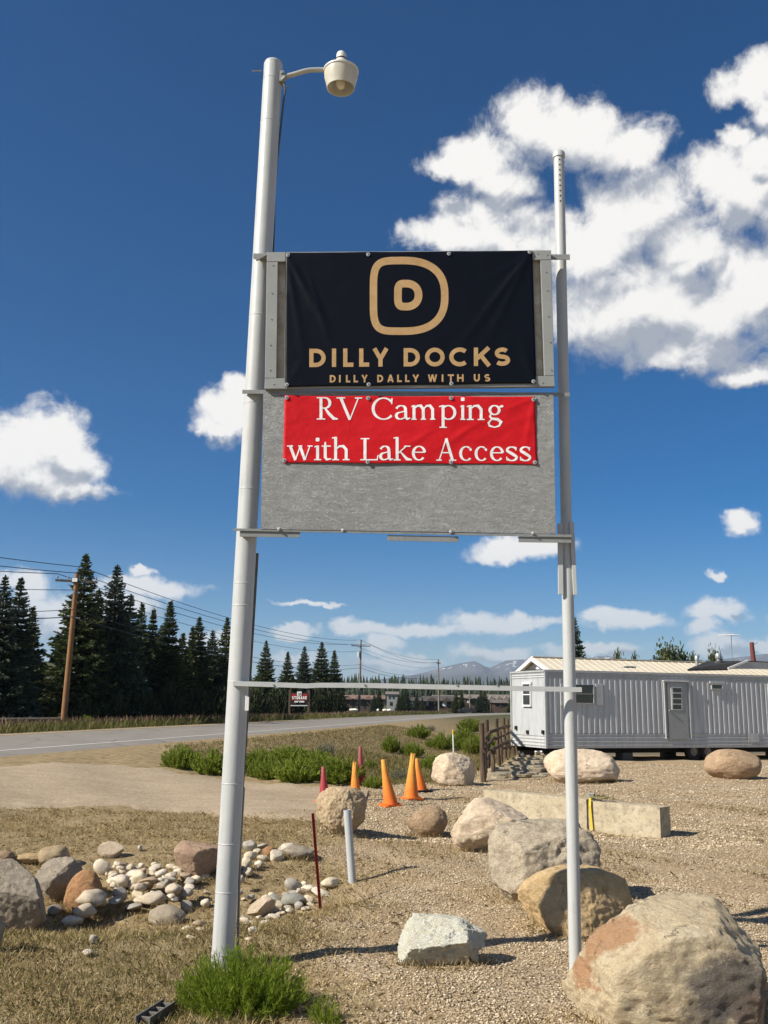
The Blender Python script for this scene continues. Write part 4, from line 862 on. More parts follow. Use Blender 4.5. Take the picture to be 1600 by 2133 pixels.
R_ORNG = rock_mat('orange_stone', (0.27, 0.145, 0.075), (0.38, 0.215, 0.115), (0.46, 0.29, 0.17), 0.35)
R_PINK = rock_mat('pink_stone', (0.27, 0.18, 0.135), (0.375, 0.265, 0.20), (0.46, 0.35, 0.275), 0.4)
R_RIVER = [rock_mat('river_stone_%s' % nm, *cs, 0.18, 1.2, 0.25) for nm, cs in (
    ('pale', ((0.44, 0.40, 0.33), (0.56, 0.51, 0.43), (0.66, 0.62, 0.54))), ('cream', ((0.46, 0.40, 0.30), (0.56, 0.50, 0.39), (0.64, 0.59, 0.48))),
    ('brown', ((0.25, 0.19, 0.13), (0.36, 0.28, 0.20), (0.45, 0.37, 0.28))), ('grey', ((0.23, 0.22, 0.205), (0.33, 0.315, 0.29), (0.42, 0.40, 0.37))), ('slate', ((0.19, 0.195, 0.18), (0.25, 0.255, 0.235), (0.30, 0.30, 0.28))), ('blush', ((0.33, 0.285, 0.225), (0.43, 0.38, 0.31), (0.52, 0.475, 0.40))))]
def rock_unit(seed, sub=5, cuts=5, cut=(0.62, 0.9), lump=0.16, fine=0.05, soft=0.85, power=2.0, planes=()):
    bm = bmesh.new(); bmesh.ops.create_icosphere(bm, subdivisions=sub, radius=1.0); rs = np.random.RandomState(seed)
    V = np.array([v.co[:] for v in bm.verts]); Fc = [[v.index for v in f.verts] for f in bm.faces]; bm.free()
    V = V / (np.sum(np.abs(V) ** power, 1) ** (1 / power))[:, None]
    P = [(np.array(p[:3], float) / np.linalg.norm(p[:3]), p[3]) for p in planes]
    for _ in range(cuts):
        nn = rs.normal(0, 1, 3); nn /= np.linalg.norm(nn); P.append((nn, rs.uniform(*cut)))
    o = Vector(rs.uniform(-50, 50, 3))
    for i in range(len(V)):
        p = Vector(V[i]); V[i] *= 1 + lump * mnoise.fractal(p * 0.9 + o, 1.0, 2.0, 2)
    for nn, d in P:
        k = V @ nn - d; k = np.where(k > 0, k, 0); V = V - soft * k[:, None] * nn
    for i in range(len(V)):
        p = Vector(V[i]); nv = p.normalized(); a = mnoise.fractal(p * 2.4 + o, 0.85, 2.1, 5); rdg = abs(mnoise.noise(p * 1.9 - o)) ; V[i] += np.array(nv) * (fine * a - fine * 0.7 * max(0, 0.11 - rdg) * 5)
    if sub >= 5:
        for i in range(len(V)):
            p = Vector(V[i]); V[i] += np.array(p.normalized()) * (0.030 * fine / 0.05 * mnoise.fractal(p * 7.5 + o, 0.75, 2.1, 4))
    V -= (V.max(0) + V.min(0)) / 2; V /= (V.max(0) - V.min(0)) / 2
    return V, np.array(Fc)
def place_rock(name, me, V, bb, label, cat='boulder', group=None, dr=0.8, sink=0.10, rz=0.0, tilt=(0, 0), depth=None, kind=None):
    """size and stand a rock so that it fills its own outline in the picture, resting on the ground"""
    x0, y0, x1, y1 = bb; g0 = gz((x0 + x1) / 2, min(y1, 2600)); Yd = g0[1]
    R = np.array(Matrix.Rotation(rz, 3, 'Z') @ Matrix.Rotation(tilt[0], 3, 'X') @ Matrix.Rotation(tilt[1], 3, 'Y'))
    w = (x1 - x0) * np.hypot(Yd, H) / F / 2; h = (y1 - y0) * np.hypot(Yd, H) / F / 2; cx, cy = g0[0], g0[1] + w * dr
    for _ in range(9):
        d = w * dr; cz = Zf(cx, cy) + h * (1 - 2 * sink)
        W = (V * np.array([w, d, h])) @ R.T + np.array([cx, cy, cz]); W = W[W[:, 2] > Zf(cx, cy) - 0.02]
        q = proj(W); mn, mx = q.min(0), q.max(0); k = np.hypot(cy, H) / F
        w *= (x1 - x0) / (mx[0] - mn[0]); h *= np.clip((y1 - y0) / (mx[1] - mn[1]), 0.7, 1.4); h = max(h, 0.25 * w)
        cx += ((x0 + x1) / 2 - (mn[0] + mx[0]) / 2) * k; e = (y1 - mx[1]); cy -= np.clip(e * cy * k / H, -0.6, 0.6) * 0.8
    if w > 0.16: BASES.append((cx, cy, w, w * dr))
    o = link(name, me, None, (cx, cy, cz)); o.rotation_euler = Matrix([list(r) for r in R]).to_euler(); o.scale = (w, w * dr, h)
    tag(o, label, cat, group, kind); return o
BASES = []
BOUL = 'boulders around the gravel yard'
def boulder(bb, label, mat, seed, group=BOUL, sub=5, dr=0.8, sink=0.10, rz=0.0, tilt=(0, 0), **kw):
    V, Fc = rock_unit(seed, sub, **kw); me = mesh_np('boulder', V, Fc, mat, True)
    if kw.get('soft', 0) > 0.9: me.set_sharp_from_angle(angle=rad(28))
    return place_rock('boulder', me, V, bb, label, 'boulder', group, dr, sink, rz, tilt)
boulder((1170, 1858, 1600, 2165), 'giant yellowish boulder with orange and dark grey patches in the near right corner', R_GIANT, 3, sub=6, dr=0.75, sink=0.18, cuts=3, lump=0.14, fine=0.035, power=2.5, planes=[(0.75, -0.30, 0.60, 0.78), (-0.55, -0.35, 0.80, 0.74), (0.05, -0.25, 1.0, 0.74), (0.28, -0.95, 0.08, 0.82), (0.95, -0.25, -0.05, 0.86)])
boulder((1075, 1800, 1327, 1957), 'ochre boulder crossed by pole shadows behind the giant boulder', R_OCHRE, 12, sub=6, dr=0.8, sink=0.22, cuts=3, fine=0.035, lump=0.12, power=2.3, planes=[(0.8, -0.5, 0.1, 0.72), (-0.3, -0.9, 0.3, 0.82)])
boulder((1016, 1703, 1253, 1880), 'large grey granite boulder left of the thin pole, behind the ochre one', R_GREY, 21, sub=6, dr=0.9, sink=0.18, cuts=4, fine=0.05, power=2.4, planes=[(-0.2, -0.4, 0.9, 0.75), (0.2, -0.9, 0.1, 0.78)])
boulder((938, 1660, 1107, 1776), 'pale tan overhanging boulder behind the large grey granite boulder', R_PALE, 33, dr=0.85, cuts=4, fine=0.05, planes=[(0.1, -0.7, -0.7, 0.62), (0.5, -0.2, 0.85, 0.72)])
boulder((848, 1676, 933, 1746), 'small round brown boulder left of the pale overhanging one', R_BROWN, 41, dr=0.9, cuts=2, lump=0.10, fine=0.03)
boulder((657, 1637, 765, 1741), 'tan boulder with a deep vertical cleft behind the grey pipe', R_TAN, 55, dr=0.85, sub=6, cuts=3, fine=0.06, planes=[(0.1, -0.9, 0.1, 0.85)])
boulder((898, 1567, 991, 1639), 'rounded boulder with a shaded right face below the white marker post', R_PALE, 61, dr=0.85, cuts=3, power=2.5, fine=0.05, planes=[(0.85, -0.5, 0.0, 0.70), (-0.6, -0.7, 0.1, 0.80)])
boulder((1132, 1558, 1291, 1633), 'pale oval boulder behind the thin pole in front of the trailer', R_PALE, 72, dr=0.7, cuts=3, power=2.3, fine=0.04)
boulder((1466, 1560, 1588, 1626), 'smooth brown egg-shaped boulder near the trailer wheel', R_BROWN, 83, dr=0.7, cuts=1, lump=0.12, fine=0.02)
boulder((827, 1901, 1016, 2016), 'jagged white angular rock on the gravel in the foreground', R_WHITE, 92, sub=6, dr=0.75, cuts=4, cut=(0.6, 0.9), fine=0.075, soft=0.97, power=3.6, sink=0.06, planes=[(-0.30, -0.55, 0.78, 0.42), (0.93, -0.35, 0.12, 0.72), (-0.9, -0.25, 0.2, 0.80), (0.0, -0.85, -0.5, 0.62), (0.2, 0.1, 0.95, 0.72)])
SW = 'rocks lining the left swale'
boulder((-62, 1788, 97, 1943), 'big grey-brown boulder at the left picture edge', R_GREY2, 101, SW, dr=0.7, cuts=3, power=2.8, sub=6, fine=0.03, planes=[(0.3, -0.6, 0.7, 0.75), (0.1, -0.85, -0.4, 0.75)])
boulder((72, 1784, 172, 1880), 'angular cool grey boulder behind the big left boulder', R_GREY2, 112, SW, dr=0.8, cuts=5, planes=[(-0.2, -0.5, 0.8, 0.6), (0.6, -0.6, -0.4, 0.6)])
boulder((132, 1811, 214, 1909), 'upright orange-brown oval boulder in the left swale', R_ORNG, 121, SW, dr=0.8, cuts=2, lump=0.1, fine=0.03, tilt=(0, 0.3))
boulder((363, 1750, 470, 1830), 'pinkish boulder partly behind the thick pole', R_PINK, 131, SW, dr=0.7, cuts=5, power=2.8, fine=0.04, planes=[(0.6, -0.75, -0.3, 0.6), (-0.5, -0.7, -0.4, 0.68)])
boulder((84, 1761, 152, 1803), 'tan stone behind the angular grey boulder, shaded on its right', R_TAN, 141, SW, 4, dr=0.8, cuts=4)
boulder((28, 1776, 90, 1799), 'low yellowish stone between the tan stone and the picture edge', R_OCHRE, 151, SW, 4, dr=0.8, cuts=3)
boulder((-24, 1771, 32, 1800), 'flat brown stone cut by the left picture edge', R_BROWN, 161, SW, 4, dr=0.8, cuts=3)
boulder((-46, 1896, 12, 1988), 'dark grey boulder barely showing at the lower left picture edge', R_GREY, 171, SW, 4, dr=0.8, cuts=3)
boulder((204, 1752, 258, 1790), 'tilted pale slab alone on the dry grass bank', R_PALE, 181, SW, 4, dr=0.5, cuts=6, soft=0.95, planes=[(0.1, -0.7, 0.6, 0.5)])
boulder((308, 1883, 388, 1933), 'half-buried speckled brown boulder left of the thick pole', R_GREY, 191, SW, 4, dr=0.8, cuts=2, sink=0.3)
boulder((515, 1867, 575, 1912), 'pale wedge-shaped rock just right of the thick pole', R_PALE, 201, SW, 4, dr=0.7, cuts=5, soft=0.95, planes=[(-0.4, -0.5, 0.75, 0.5), (0.6, -0.6, -0.4, 0.5)], tilt=(0, -0.35))
boulder((585, 1860, 640, 1889), 'flat slate-grey stone among pale cobbles by the red stake', R_RIVER[4], 211, SW, 4, dr=0.8, cuts=4, soft=0.95)
boulder((587, 1760, 656, 1790), 'rough pale grey rock touching the red stake', R_GREY2, 221, SW, 4, dr=0.7, cuts=5)
boulder((546, 1762, 578, 1787), 'reddish-brown stone among the cobbles right of the thick pole', R_ORNG, 231, SW, 4, dr=0.9, cuts=3)
# cobbles: eight shapes shared by all
COB = [rock_unit(300 + k, 3, cuts=3 + k % 4, lump=0.22, fine=0.035, cut=(0.55, 0.88), soft=0.88) for k in range(8)]
COBM = {}
def cobble(bb, mi, k, label, group, rz=0.0, tl=0.0):
    key = (k % 8, mi)
    if key not in COBM: COBM[key] = mesh_np('river_stone', COB[k % 8][0], COB[k % 8][1], R_RIVER[mi], True)
    place_rock('river_stone', COBM[key], COB[k % 8][0], bb, label, 'stone', group, 0.8, 0.12, rz, (0, tl))
def c7(l): return [(a / 3.478, 1700 + b / 3.478, c / 3.478, 1700 + d / 3.478, m) for a, b, c, d, m in l]
def c8(l): return [(440 + a / 5, 1680 + b / 5, 440 + c / 5, 1680 + d / 5, m) for a, b, c, d, m in l]
LEFT = c7([(682, 314, 795, 425, 0), (770, 376, 818, 408, 0), (784, 404, 850, 444, 0), (762, 404, 785, 438, 1), (862, 384, 922, 422, 1), (906, 332, 950, 362, 0), (930, 344, 978, 392, 0), (1008, 340, 1050, 378, 0), (1000, 212, 1030, 252, 0),
 (938, 390, 1040, 462, 0), (1084, 348, 1168, 402, 0), (1038, 398, 1134, 494, 1), (1168, 388, 1254, 444, 0), (1284, 388, 1326, 450, 5), (802, 426, 940, 522, 0), (930, 450, 1036, 534, 5), (1088, 456, 1226, 512, 2), (1255, 452, 1352, 494, 1),
 (668, 518, 868, 656, 5), (856, 518, 952, 624, 3), (964, 532, 1042, 600, 1), (648, 632, 798, 730, 5), (812, 624, 880, 662, 0), (890, 600, 978, 644, 3), (940, 632, 1052, 680, 3), (1004, 574, 1104, 634, 1), (1120, 546, 1282, 636, 5), (1282, 508, 1392, 588, 5),
 (1312, 612, 1392, 700, 3), (1456, 600, 1520, 660, 0), (1318, 794, 1382, 836, 1), (452, 722, 598, 806, 0), (602, 964, 678, 1014, 0), (648, 862, 708, 930, 3), (1400, 756, 1500, 808, 2), (1350, 860, 1420, 892, 1), (348, 642, 450, 712, 3), (1420, 806, 1500, 840, 1)])
rs = np.random.RandomState(77)
for _ in range(58):
    x = rs.uniform(205, 432); y = rs.uniform(1800, 1882) - (x - 215) * 0.02; w_ = rs.uniform(9, 24); LEFT.append((x - w_ / 2, y - w_ * 0.3, x + w_ / 2, y + w_ * 0.4, int(rs.choice([0, 0, 1, 2, 3, 5]))))
COLN = {0: 'pale', 1: 'cream', 2: 'brown', 3: 'grey', 4: 'slate', 5: 'tan'}
ORD = ['leftmost', 'second', 'third', 'fourth', 'fifth', 'sixth', 'seventh', 'eighth', 'ninth', 'tenth', 'eleventh', 'twelfth', 'thirteenth', 'fourteenth', 'fifteenth', 'sixteenth', 'seventeenth', 'eighteenth', 'nineteenth', 'twentieth', 'twenty-first', 'twenty-second', 'twenty-third', 'twenty-fourth', 'twenty-fifth', 'twenty-sixth', 'twenty-seventh', 'twenty-eighth', 'twenty-ninth', 'thirtieth', 'thirty-first', 'thirty-second', 'thirty-third', 'thirty-fourth', 'thirty-fifth', 'thirty-sixth', 'thirty-seventh', 'thirty-eighth', 'thirty-ninth', 'fortieth', 'forty-first', 'forty-second', 'forty-third', 'forty-fourth', 'forty-fifth']
def ordinals(lst, skip, where):
    out = {}
    for m in COLN:
        idx = sorted([i for i, q in enumerate(lst) if q[4] == m and i not in skip], key=lambda i: lst[i][0] + lst[i][2])
        for k, i in enumerate(idx): out[i] = ('leftmost small %s cobble %s' % (COLN[m], where)) if k == 0 else ('%s small %s cobble from the left %s' % (ORD[k], COLN[m], where))
    return out
NL = {0: 'largest white oval cobble, right of the orange-brown boulder', 18: 'large brown cobble lying just right of the orange-brown boulder', 32: 'lone white cobble on the grass below the swale', 33: 'dark pointed stone lying alone on the grass below the swale', 31: 'pale cobble below the orange-brown boulder', 8: 'tiny white stone alone high on the dry bank', 26: 'rounded brown cobble above the half-buried boulder'}
OL = ordinals(LEFT, NL, 'left of the thick pole')
for i, (a, b_, c_, d_, m) in enumerate(LEFT):
    cx, cy, sx, sy = (a + c_) / 2, (b_ + d_) / 2, (c_ - a) * 0.56, (d_ - b_) * 0.56
    cobble((cx - sx, cy - sy, cx + sx, cy + sy), m, i * 3 + 1, NL.get(i) or OL[i], 'cobbles left of the thick pole', i * 1.7, 0.25 * math.sin(i * 2.1))
RIGHT = c8([(338, 355, 472, 472, 3), (474, 384, 590, 440, 3), (440, 440, 520, 494, 1), (345, 470, 476, 560, 1), (322, 518, 420, 660, 1), (478, 506, 572, 574, 5), (545, 512, 600, 570, 5), (616, 454, 742, 570, 0), (455, 562, 545, 640, 0), (700, 410, 790, 470, 3), (735, 384, 872, 500, 0),
 (770, 752, 940, 890, 3), (940, 778, 1000, 836, 0), (944, 818, 1090, 900, 0), (884, 852, 944, 918, 0), (804, 872, 890, 920, 3), (1052, 838, 1230, 944, 0), (1150, 738, 1320, 840, 1), (760, 896, 800, 936, 5), (958, 924, 1066, 1024, 1), (872, 990, 960, 1080, 3), (824, 1006, 890, 1056, 3), (734, 1030, 840, 1096, 5), (664, 980, 742, 1060, 5), (596, 1040, 708, 1110, 5), (780, 1060, 866, 1118, 0), (940, 1040, 1034, 1086, 5),
 (306, 1150, 404, 1214, 5), (334, 1194, 436, 1250, 5), (390, 1250, 484, 1312, 0), (600, 1118, 720, 1180, 0), (340, 640, 440, 720, 5), (330, 860, 400, 920, 5), (500, 1180, 610, 1240, 0), (350, 1360, 420, 1400, 1), (610, 930, 720, 982, 4), (340, 720, 400, 800, 5), (1000, 1000, 1080, 1040, 1), (690, 1090, 770, 1130, 1)])
for _ in range(30):
    x = rs.uniform(505, 650); y = rs.uniform(1868, 1925) - (x - 510) * 0.25; w_ = rs.uniform(8, 16); RIGHT.append((x - w_ / 2, y - w_ * 0.3, x + w_ / 2, y + w_ * 0.4, int(rs.choice([0, 0, 1, 3, 5]))))
NR = {0: 'grey cobble with dark side topping the stone heap right of the thick pole', 7: 'round white cobble below the rough pale grey rock', 11: 'speckled grey cobble highest of the lower heap by the red stake', 16: 'white cobble just behind the foot of the red stake'}
OR_ = ordinals(RIGHT, NR, 'between thick pole and red stake')
for i, (a, b_, c_, d_, m) in enumerate(RIGHT):
    cx, cy, sx, sy = (a + c_) / 2, (b_ + d_) / 2, (c_ - a) * 0.56, (d_ - b_) * 0.56
    cobble((cx - sx, cy - sy, cx + sx, cy + sy), m, i * 5 + 2, NR.get(i) or OR_[i], 'cobbles right of the thick pole', i * 2.3, 0.25 * math.sin(i * 1.3))

# ================================================================== CONES, MARKERS, BARRIER
def cone_mat(name, top, bot, z):
    n = NT(name); s = n.N('ShaderNodeSeparateXYZ'); n.L(n.tc.outputs['Object'], s.inputs[0])
    k = n.math('ADD', n.math('DIVIDE', s.outputs[2], z), n.math('MULTIPLY', n.math('SUBTRACT', n.noise(9, 5, 0.7), 0.5), 0.25))
    col = n.ramp(k, [(0.15, bot), (0.85, top)])
    col = n.mix(n.math('MULTIPLY', n.ramp(n.noise(22, 6, 0.75), [(0.56, 0.0), (0.68, 1.0)]), 0.5), col, tuple(x * 0.35 for x in bot))
    return n.fin(col, 0.6, n.bump(n.noise(40, 3), 0.15, 0.005), 0, 0.3)
CM = {'o': cone_mat('faded_orange_cone', (0.70, 0.30, 0.05), (0.72, 0.16, 0.02), 0.8), 'y': cone_mat('sun_bleached_cone', (0.66, 0.33, 0.055), (0.70, 0.18, 0.022), 0.8), 'r': cone_mat('faded_red_cone', (0.33, 0.085, 0.085), (0.34, 0.022, 0.035), 0.8)}
def cone(bx, by, tx, ty, kind, label, torn=False, base=True, wpx=30):
    g = gz(bx, by); T = at(tx, ty, g[1] + 0.02); h = T[2] - g[2]; dx = T[0] - g[0]
    e = thing('traffic_cone', g, label, 'traffic cone', 'traffic cones by the driveway'); m = CM[kind]; r = wpx * g[1] / F / 2
    V = []; prof = [(r, 0.035), (r * 0.93, 0.08), (r * 0.42, h * 0.74), (r * 0.30, h * 0.985), (r * 0.24, h), (r * 0.19, h * 0.99), (r * 0.22, h * 0.8)]
    b = MB(); b.lathe(prof, (0, 0, 0), n=28); vs = []
    for (x, y, z) in b.v:
        kx = dx * (z / h) ** 1.1
        if torn and z > h * 0.93: z += 0.03 * math.sin(5 * math.atan2(y, x)) + 0.02 * math.sin(9 * math.atan2(y, x) + 1)
        vs.append((x + kx + 0.006 * math.sin(9 * z), y, z))
    b.v = vs; me = mesh_np('body', vs, b.f, m, True); link('body', me, e)
    b = MB(); R = r * 1.42; b.v = []; pr = []
    for k in range(32):
        a = 2 * math.pi * k / 32; c, s = math.cos(a), math.sin(a); f = R / max(abs(c), abs(s)) if max(abs(c), abs(s)) > 0 else R; f = min(f, R * 1.28); pr.append((f * c * math.cos(0.4) - f * s * math.sin(0.4), f * c * math.sin(0.4) + f * s * math.cos(0.4), 0.004 + 0.01 * math.sin(3 * a)))
    b.prism(pr, (0, 0, 0.03)); me = mesh_np('base', b.v, b.f, CM['o'] if base is True else M_BLACK); link('base', me, e)
cone(676, 1672, 674, 1597, 'r', 'faded red cone partly behind the cleft boulder', wpx=24)
cone(753, 1637, 750, 1554, 'r', 'tall faded red cone behind a torn orange one', wpx=20)
cone(741, 1668, 739, 1590, 'y', 'torn-topped orange cone in front of the tall red cone', True, wpx=26)
cone(814, 1679, 798, 1582, 'o', 'leaning orange cone standing alone in the middle', wpx=30)
cone(856, 1665, 860, 1572, 'y', 'yellow-topped orange cone, tallest, right of the leaning one', True, wpx=31)
cone(876, 1649, 868, 1580, 'o', 'orange cone on a black base half hidden behind the yellow-topped cone', base=False, wpx=28)
# grey pipe
g = gz(734, 1838); T = at(723.5, 1687, g[1]); pp = thing('standing_pipe', g, 'short grey plastic pipe standing upright in the dry grass', 'pipe')
m = worn('grey_pvc', (0.45, 0.47, 0.48), 0.4, 0.08, 6, 0.03, spec=0.45); d = T - g; r = 0.042
ax = d / np.linalg.norm(d); a1 = np.cross(ax, (0, 1, 0)); a1 /= np.linalg.norm(a1); a2 = np.cross(ax, a1); L = np.linalg.norm(d)
b = MB(); b.lathe([(r, -0.15), (r, L), (r - 0.006, L), (r - 0.006, L - 0.25)], g, (a1, a2, ax), 28); b.build('pipe_wall', m, pp, smooth=True)
# red steel stake (T-post with holes)
g = gz(668, 1901); T = at(652.5, 1705, g[1]); st = thing('steel_stake', g, 'thin dark red steel stake leaning beside the cobbles', 'stake'); m = worn('red_steel', (0.24, 0.024, 0.02), 0.5, 0.3, 12, 0.1)
d = T - g; L = np.linalg.norm(d); ax = d / L; w1 = np.array([1.0, 0, 0]); w1 = w1 - ax * (w1 @ ax); w1 /= np.linalg.norm(w1); w2 = np.cross(ax, w1); c = (T + g) / 2
b = MB(); b.box(c - w1 * 0.011, (0.006, 0.02, L + 0.1), (w1, w2, ax)); b.box(c + w1 * 0.011, (0.006, 0.02, L + 0.1), (w1, w2, ax)); b.box(c + w2 * 0.006, (0.018, 0.004, L + 0.1), (w1, w2, ax)); b.build('channel', m, st)
m2 = worn('stake_stud', (0.08, 0.012, 0.012), 0.6, 0.3)
for k in range(26):
    b = MB(); b.box(g + ax * (0.04 + (L - 0.06) * k / 25) + w1 * 0.012 - w2 * 0.013, (0.009, 0.008, 0.012), (w1, w2, ax)); b.build('stud', m2, st)
# white marker post with a yellow tip, two thin rods
g = gz(946, 1605); T = at(943.5, 1519, g[1]); mk = thing('marker_post', g, 'slim white marker post with yellow tip behind the rounded boulder', 'post')
b = MB(); b.tube([g - (0, 0, 0.1), g * 0.13 + T * 0.87], 0.026, 12); b.build('shaft', worn('marker_white', (0.78, 0.78, 0.76), 0.5, 0.08), mk, smooth=True)
b = MB(); b.tube([g * 0.13 + T * 0.87, T], 0.0275, 12); b.build('tip', worn('marker_yellow', (0.72, 0.52, 0.04), 0.5, 0.1), mk, smooth=True)
for (bx, by, tx, ty, lb) in ((980, 1575, 979, 1524, 'thin rusty rod right of the white marker post'), (974, 1572, 973, 1540, 'shorter thin rusty rod next to the white marker post')):
    g = gz(bx, by); T = at(tx, ty, g[1]); b = MB(); b.tube([g - (0, 0, 0.1), T], 0.014, 8); b.lathe([(0.02, -0.02), (0.022, 0.0), (0.0, 0.012)], T, n=8); tag(b.build('metal_rod', worn('rusty_rod', (0.16, 0.11, 0.07), 0.8, 0.3), None, g, True), lb, 'rod')
# concrete barriers
n = NT('weathered_concrete'); c = n.ramp(n.noise(2.2, 7, 0.7, dist=0.6), [(0.3, (0.30, 0.245, 0.165)), (0.5, (0.44, 0.375, 0.26)), (0.7, (0.54, 0.47, 0.345))])
c = n.mix(n.math('MULTIPLY', n.ramp(n.noise(11, 6, 0.75), [(0.50, 0.0), (0.64, 1.0)]), 0.65), c, (0.20, 0.17, 0.13)); M_CONC = n.fin(c, 0.95, n.bump(n.noise(16, 8, 0.75), 0.6, 0.03), 0, 0.1)
def beam(pa, pb, ha, label, jit, dep=0.26):
    A, B = gz(*pa), gz(*pb); A[2] -= 0.05; B[2] -= 0.05; d = B - A; d[2] = 0; L = np.linalg.norm(d); d /= L; w = np.array([-d[1], d[0], 0]); u = np.array([0, 0, 1.0]); hh = ha + 0.05
    V = []; nx, ny, nz = 40, 6, 8; bm = bmesh.new(); bmesh.ops.create_cube(bm, size=1.0); bmesh.ops.subdivide_edges(bm, edges=bm.edges[:], cuts=9, use_grid_fill=True)
    V = np.array([v.co[:] for v in bm.verts]); Fc = np.array([[v.index for v in f.verts] for f in bm.faces]); bm.free()
    W = []
    for x, y, z in V:
        p = A + d * (x + 0.5) * L + w * (y + 0.5) * dep + u * (z + 0.5) * hh; ed = (abs(x) > 0.48) + (abs(y) > 0.48) + (abs(z) > 0.48)
        nn = mnoise.fractal(Vector(p * 3.0) + Vector((jit, 0, 0)), 0.9, 2.1, 4); nv = np.array([x / 0.5 if abs(x) > 0.48 else 0, y / 0.5 if abs(y) > 0.48 else 0, z / 0.5 if abs(z) > 0.48 else 0])
        off = (d * nv[0] + w * nv[1] + u * nv[2]) * (-0.012 * max(0, ed - 1) + 0.012 * nn); W.append(p + off - A)
    me = mesh_np('concrete_barrier', W, Fc, M_CONC, True); me.set_sharp_from_angle(angle=rad(50)); o = link('concrete_barrier', me, None, A); tag(o, label, 'concrete barrier', 'concrete barriers on the gravel'); return A, B, d, w
A1, B1, d1, w1b = beam((1228, 1730), (1377, 1747), 0.42, 'near concrete beam with a broad shaded end right of the yellow strap', 3.0)
beam((1008, 1703), (1223, 1729.5), 0.43, 'far concrete beam running behind the pale boulder to the thin pole', 8.0)
g = A1 + d1 * 0.05; sp = thing('strap', g + np.array([0, 0, 0.4]), 'yellow ratchet strap hanging over the concrete beam', 'strap'); M_YEL = worn('yellow_webbing', (0.60, 0.44, 0.035), 0.6, 0.12, 8, 0.1, dirt=(0.3, 0.22, 0.05), dirt_amt=0.4)
b = MB(); f0 = A1 + d1 * 0.02 - w1b * 0.02
P = [f0 + np.array([0, 0, 0.505]) + w1b * 0.12, f0 + np.array([0, 0, 0.51]) - w1b * 0.002, f0 + np.array([0.01, 0, 0.40]) - w1b * 0.03, f0 + np.array([0.02, 0, 0.25]) - w1b * 0.03, f0 + np.array([0.035, 0, 0.07]) - w1b * 0.035]
for p, q in zip(P[:-1], P[1:]): b.add([p, p + d1 * 0.040, q + d1 * 0.040, q, p + w1b * 0.004, p + d1 * 0.040 + w1b * 0.004, q + d1 * 0.040 + w1b * 0.004, q + w1b * 0.004], [(0, 1, 2, 3), (7, 6, 5, 4), (0, 4, 5, 1), (2, 6, 7, 3), (0, 3, 7, 4), (1, 5, 6, 2)])
b.build('webbing', M_YEL, sp)
b = MB(); c0 = f0 + np.array([0, 0, 0.515]) + w1b * 0.10
for k in range(4):
    r = 0.05 + 0.018 * k; b.tube([c0 + d1 * (0.08 * k + r * math.cos(a)) + w1b * r * 0.8 * math.sin(a) + np.array([0, 0, 0.012 + 0.02 * math.sin(2 * a + k)]) for a in np.linspace(0, 5.6, 14)], 0.013, 6)
b.build('loose_coil', worn('strap_tangle', (0.22, 0.19, 0.09), 0.7, 0.5, 20), sp)
b = MB(); b.box(c0 - d1 * 0.03 + np.array([0, 0, 0.02]), (0.12, 0.06, 0.03), (d1, w1b, (0, 0, 1))); b.tube([c0 - d1 * 0.08 + np.array([0, 0, 0.045]), c0 + d1 * 0.03 + np.array([0, 0, 0.05])], 0.012, 8); b.build('ratchet', M_STEEL, sp)

# ================================================================== FENCE AND STONE STEPS
n = NT('weathered_wood'); mp = n.N('ShaderNodeMapping'); mp.inputs['Scale'].default_value = (14, 14, 1.2); n.L(n.tc.outputs['Object'], mp.inputs[0])
M_WOOD = n.fin(n.ramp(n.noise(3, 7, 0.7, mp.outputs[0]), [(0.3, (0.045, 0.032, 0.022)), (0.55, (0.12, 0.085, 0.06)), (0.75, (0.20, 0.15, 0.105))]), 0.95, n.bump(n.noise(4, 6, 0.7, mp.outputs[0]), 0.6, 0.02), 0, 0.1)
fen = thing('rail_fence', gz(1006, 1629), 'old brown wooden post and rail fence running back to the trailer', 'fence')
def log(name, A, B, r, par, seed):
    b = MB(); A = np.asarray(A, float); B = np.asarray(B, float); rs = np.random.RandomState(seed); n_ = 7
    pts = [A + (B - A) * t + rs.normal(0, 0.008, 3) * (0 < t < 1) for t in np.linspace(0, 1, n_)]; b.tube(pts, [r * rs.uniform(0.88, 1.1) for _ in range(n_)], 9); return b.build(name, M_WOOD, par, smooth=True)
posts = [(1006, 1629, 1003, 1506, 0.065), (1017, 1609, 1013, 1499, 0.075), (1040, 1595, 1034, 1497, 0.06), (1055, 1584, 1048, 1495, 0.06), (1071, 1576, 1067, 1490, 0.07), (1080, 1570, 1077, 1542, 0.07), (1088, 1564, 1086, 1536, 0.06), (1027, 1618, 1027, 1560, 0.055), (1061, 1581, 1058, 1498, 0.05), (1046, 1590, 1042, 1522, 0.05), (1012, 1622, 1010, 1545, 0.05), (1093, 1562, 1091, 1540, 0.05)]
PT = []
for i, (bx, by, tx, ty, r) in enumerate(posts):
    g = gz(bx, by); T = at(tx, ty, g[1]); PT.append((g, T)); log('post', g - np.array([0, 0, 0.15]), T, r, fen, i)
def fy(px): return float(np.interp(px, [p[0] for p in posts[:7]], [q[0][1] for q in PT[:7]]))
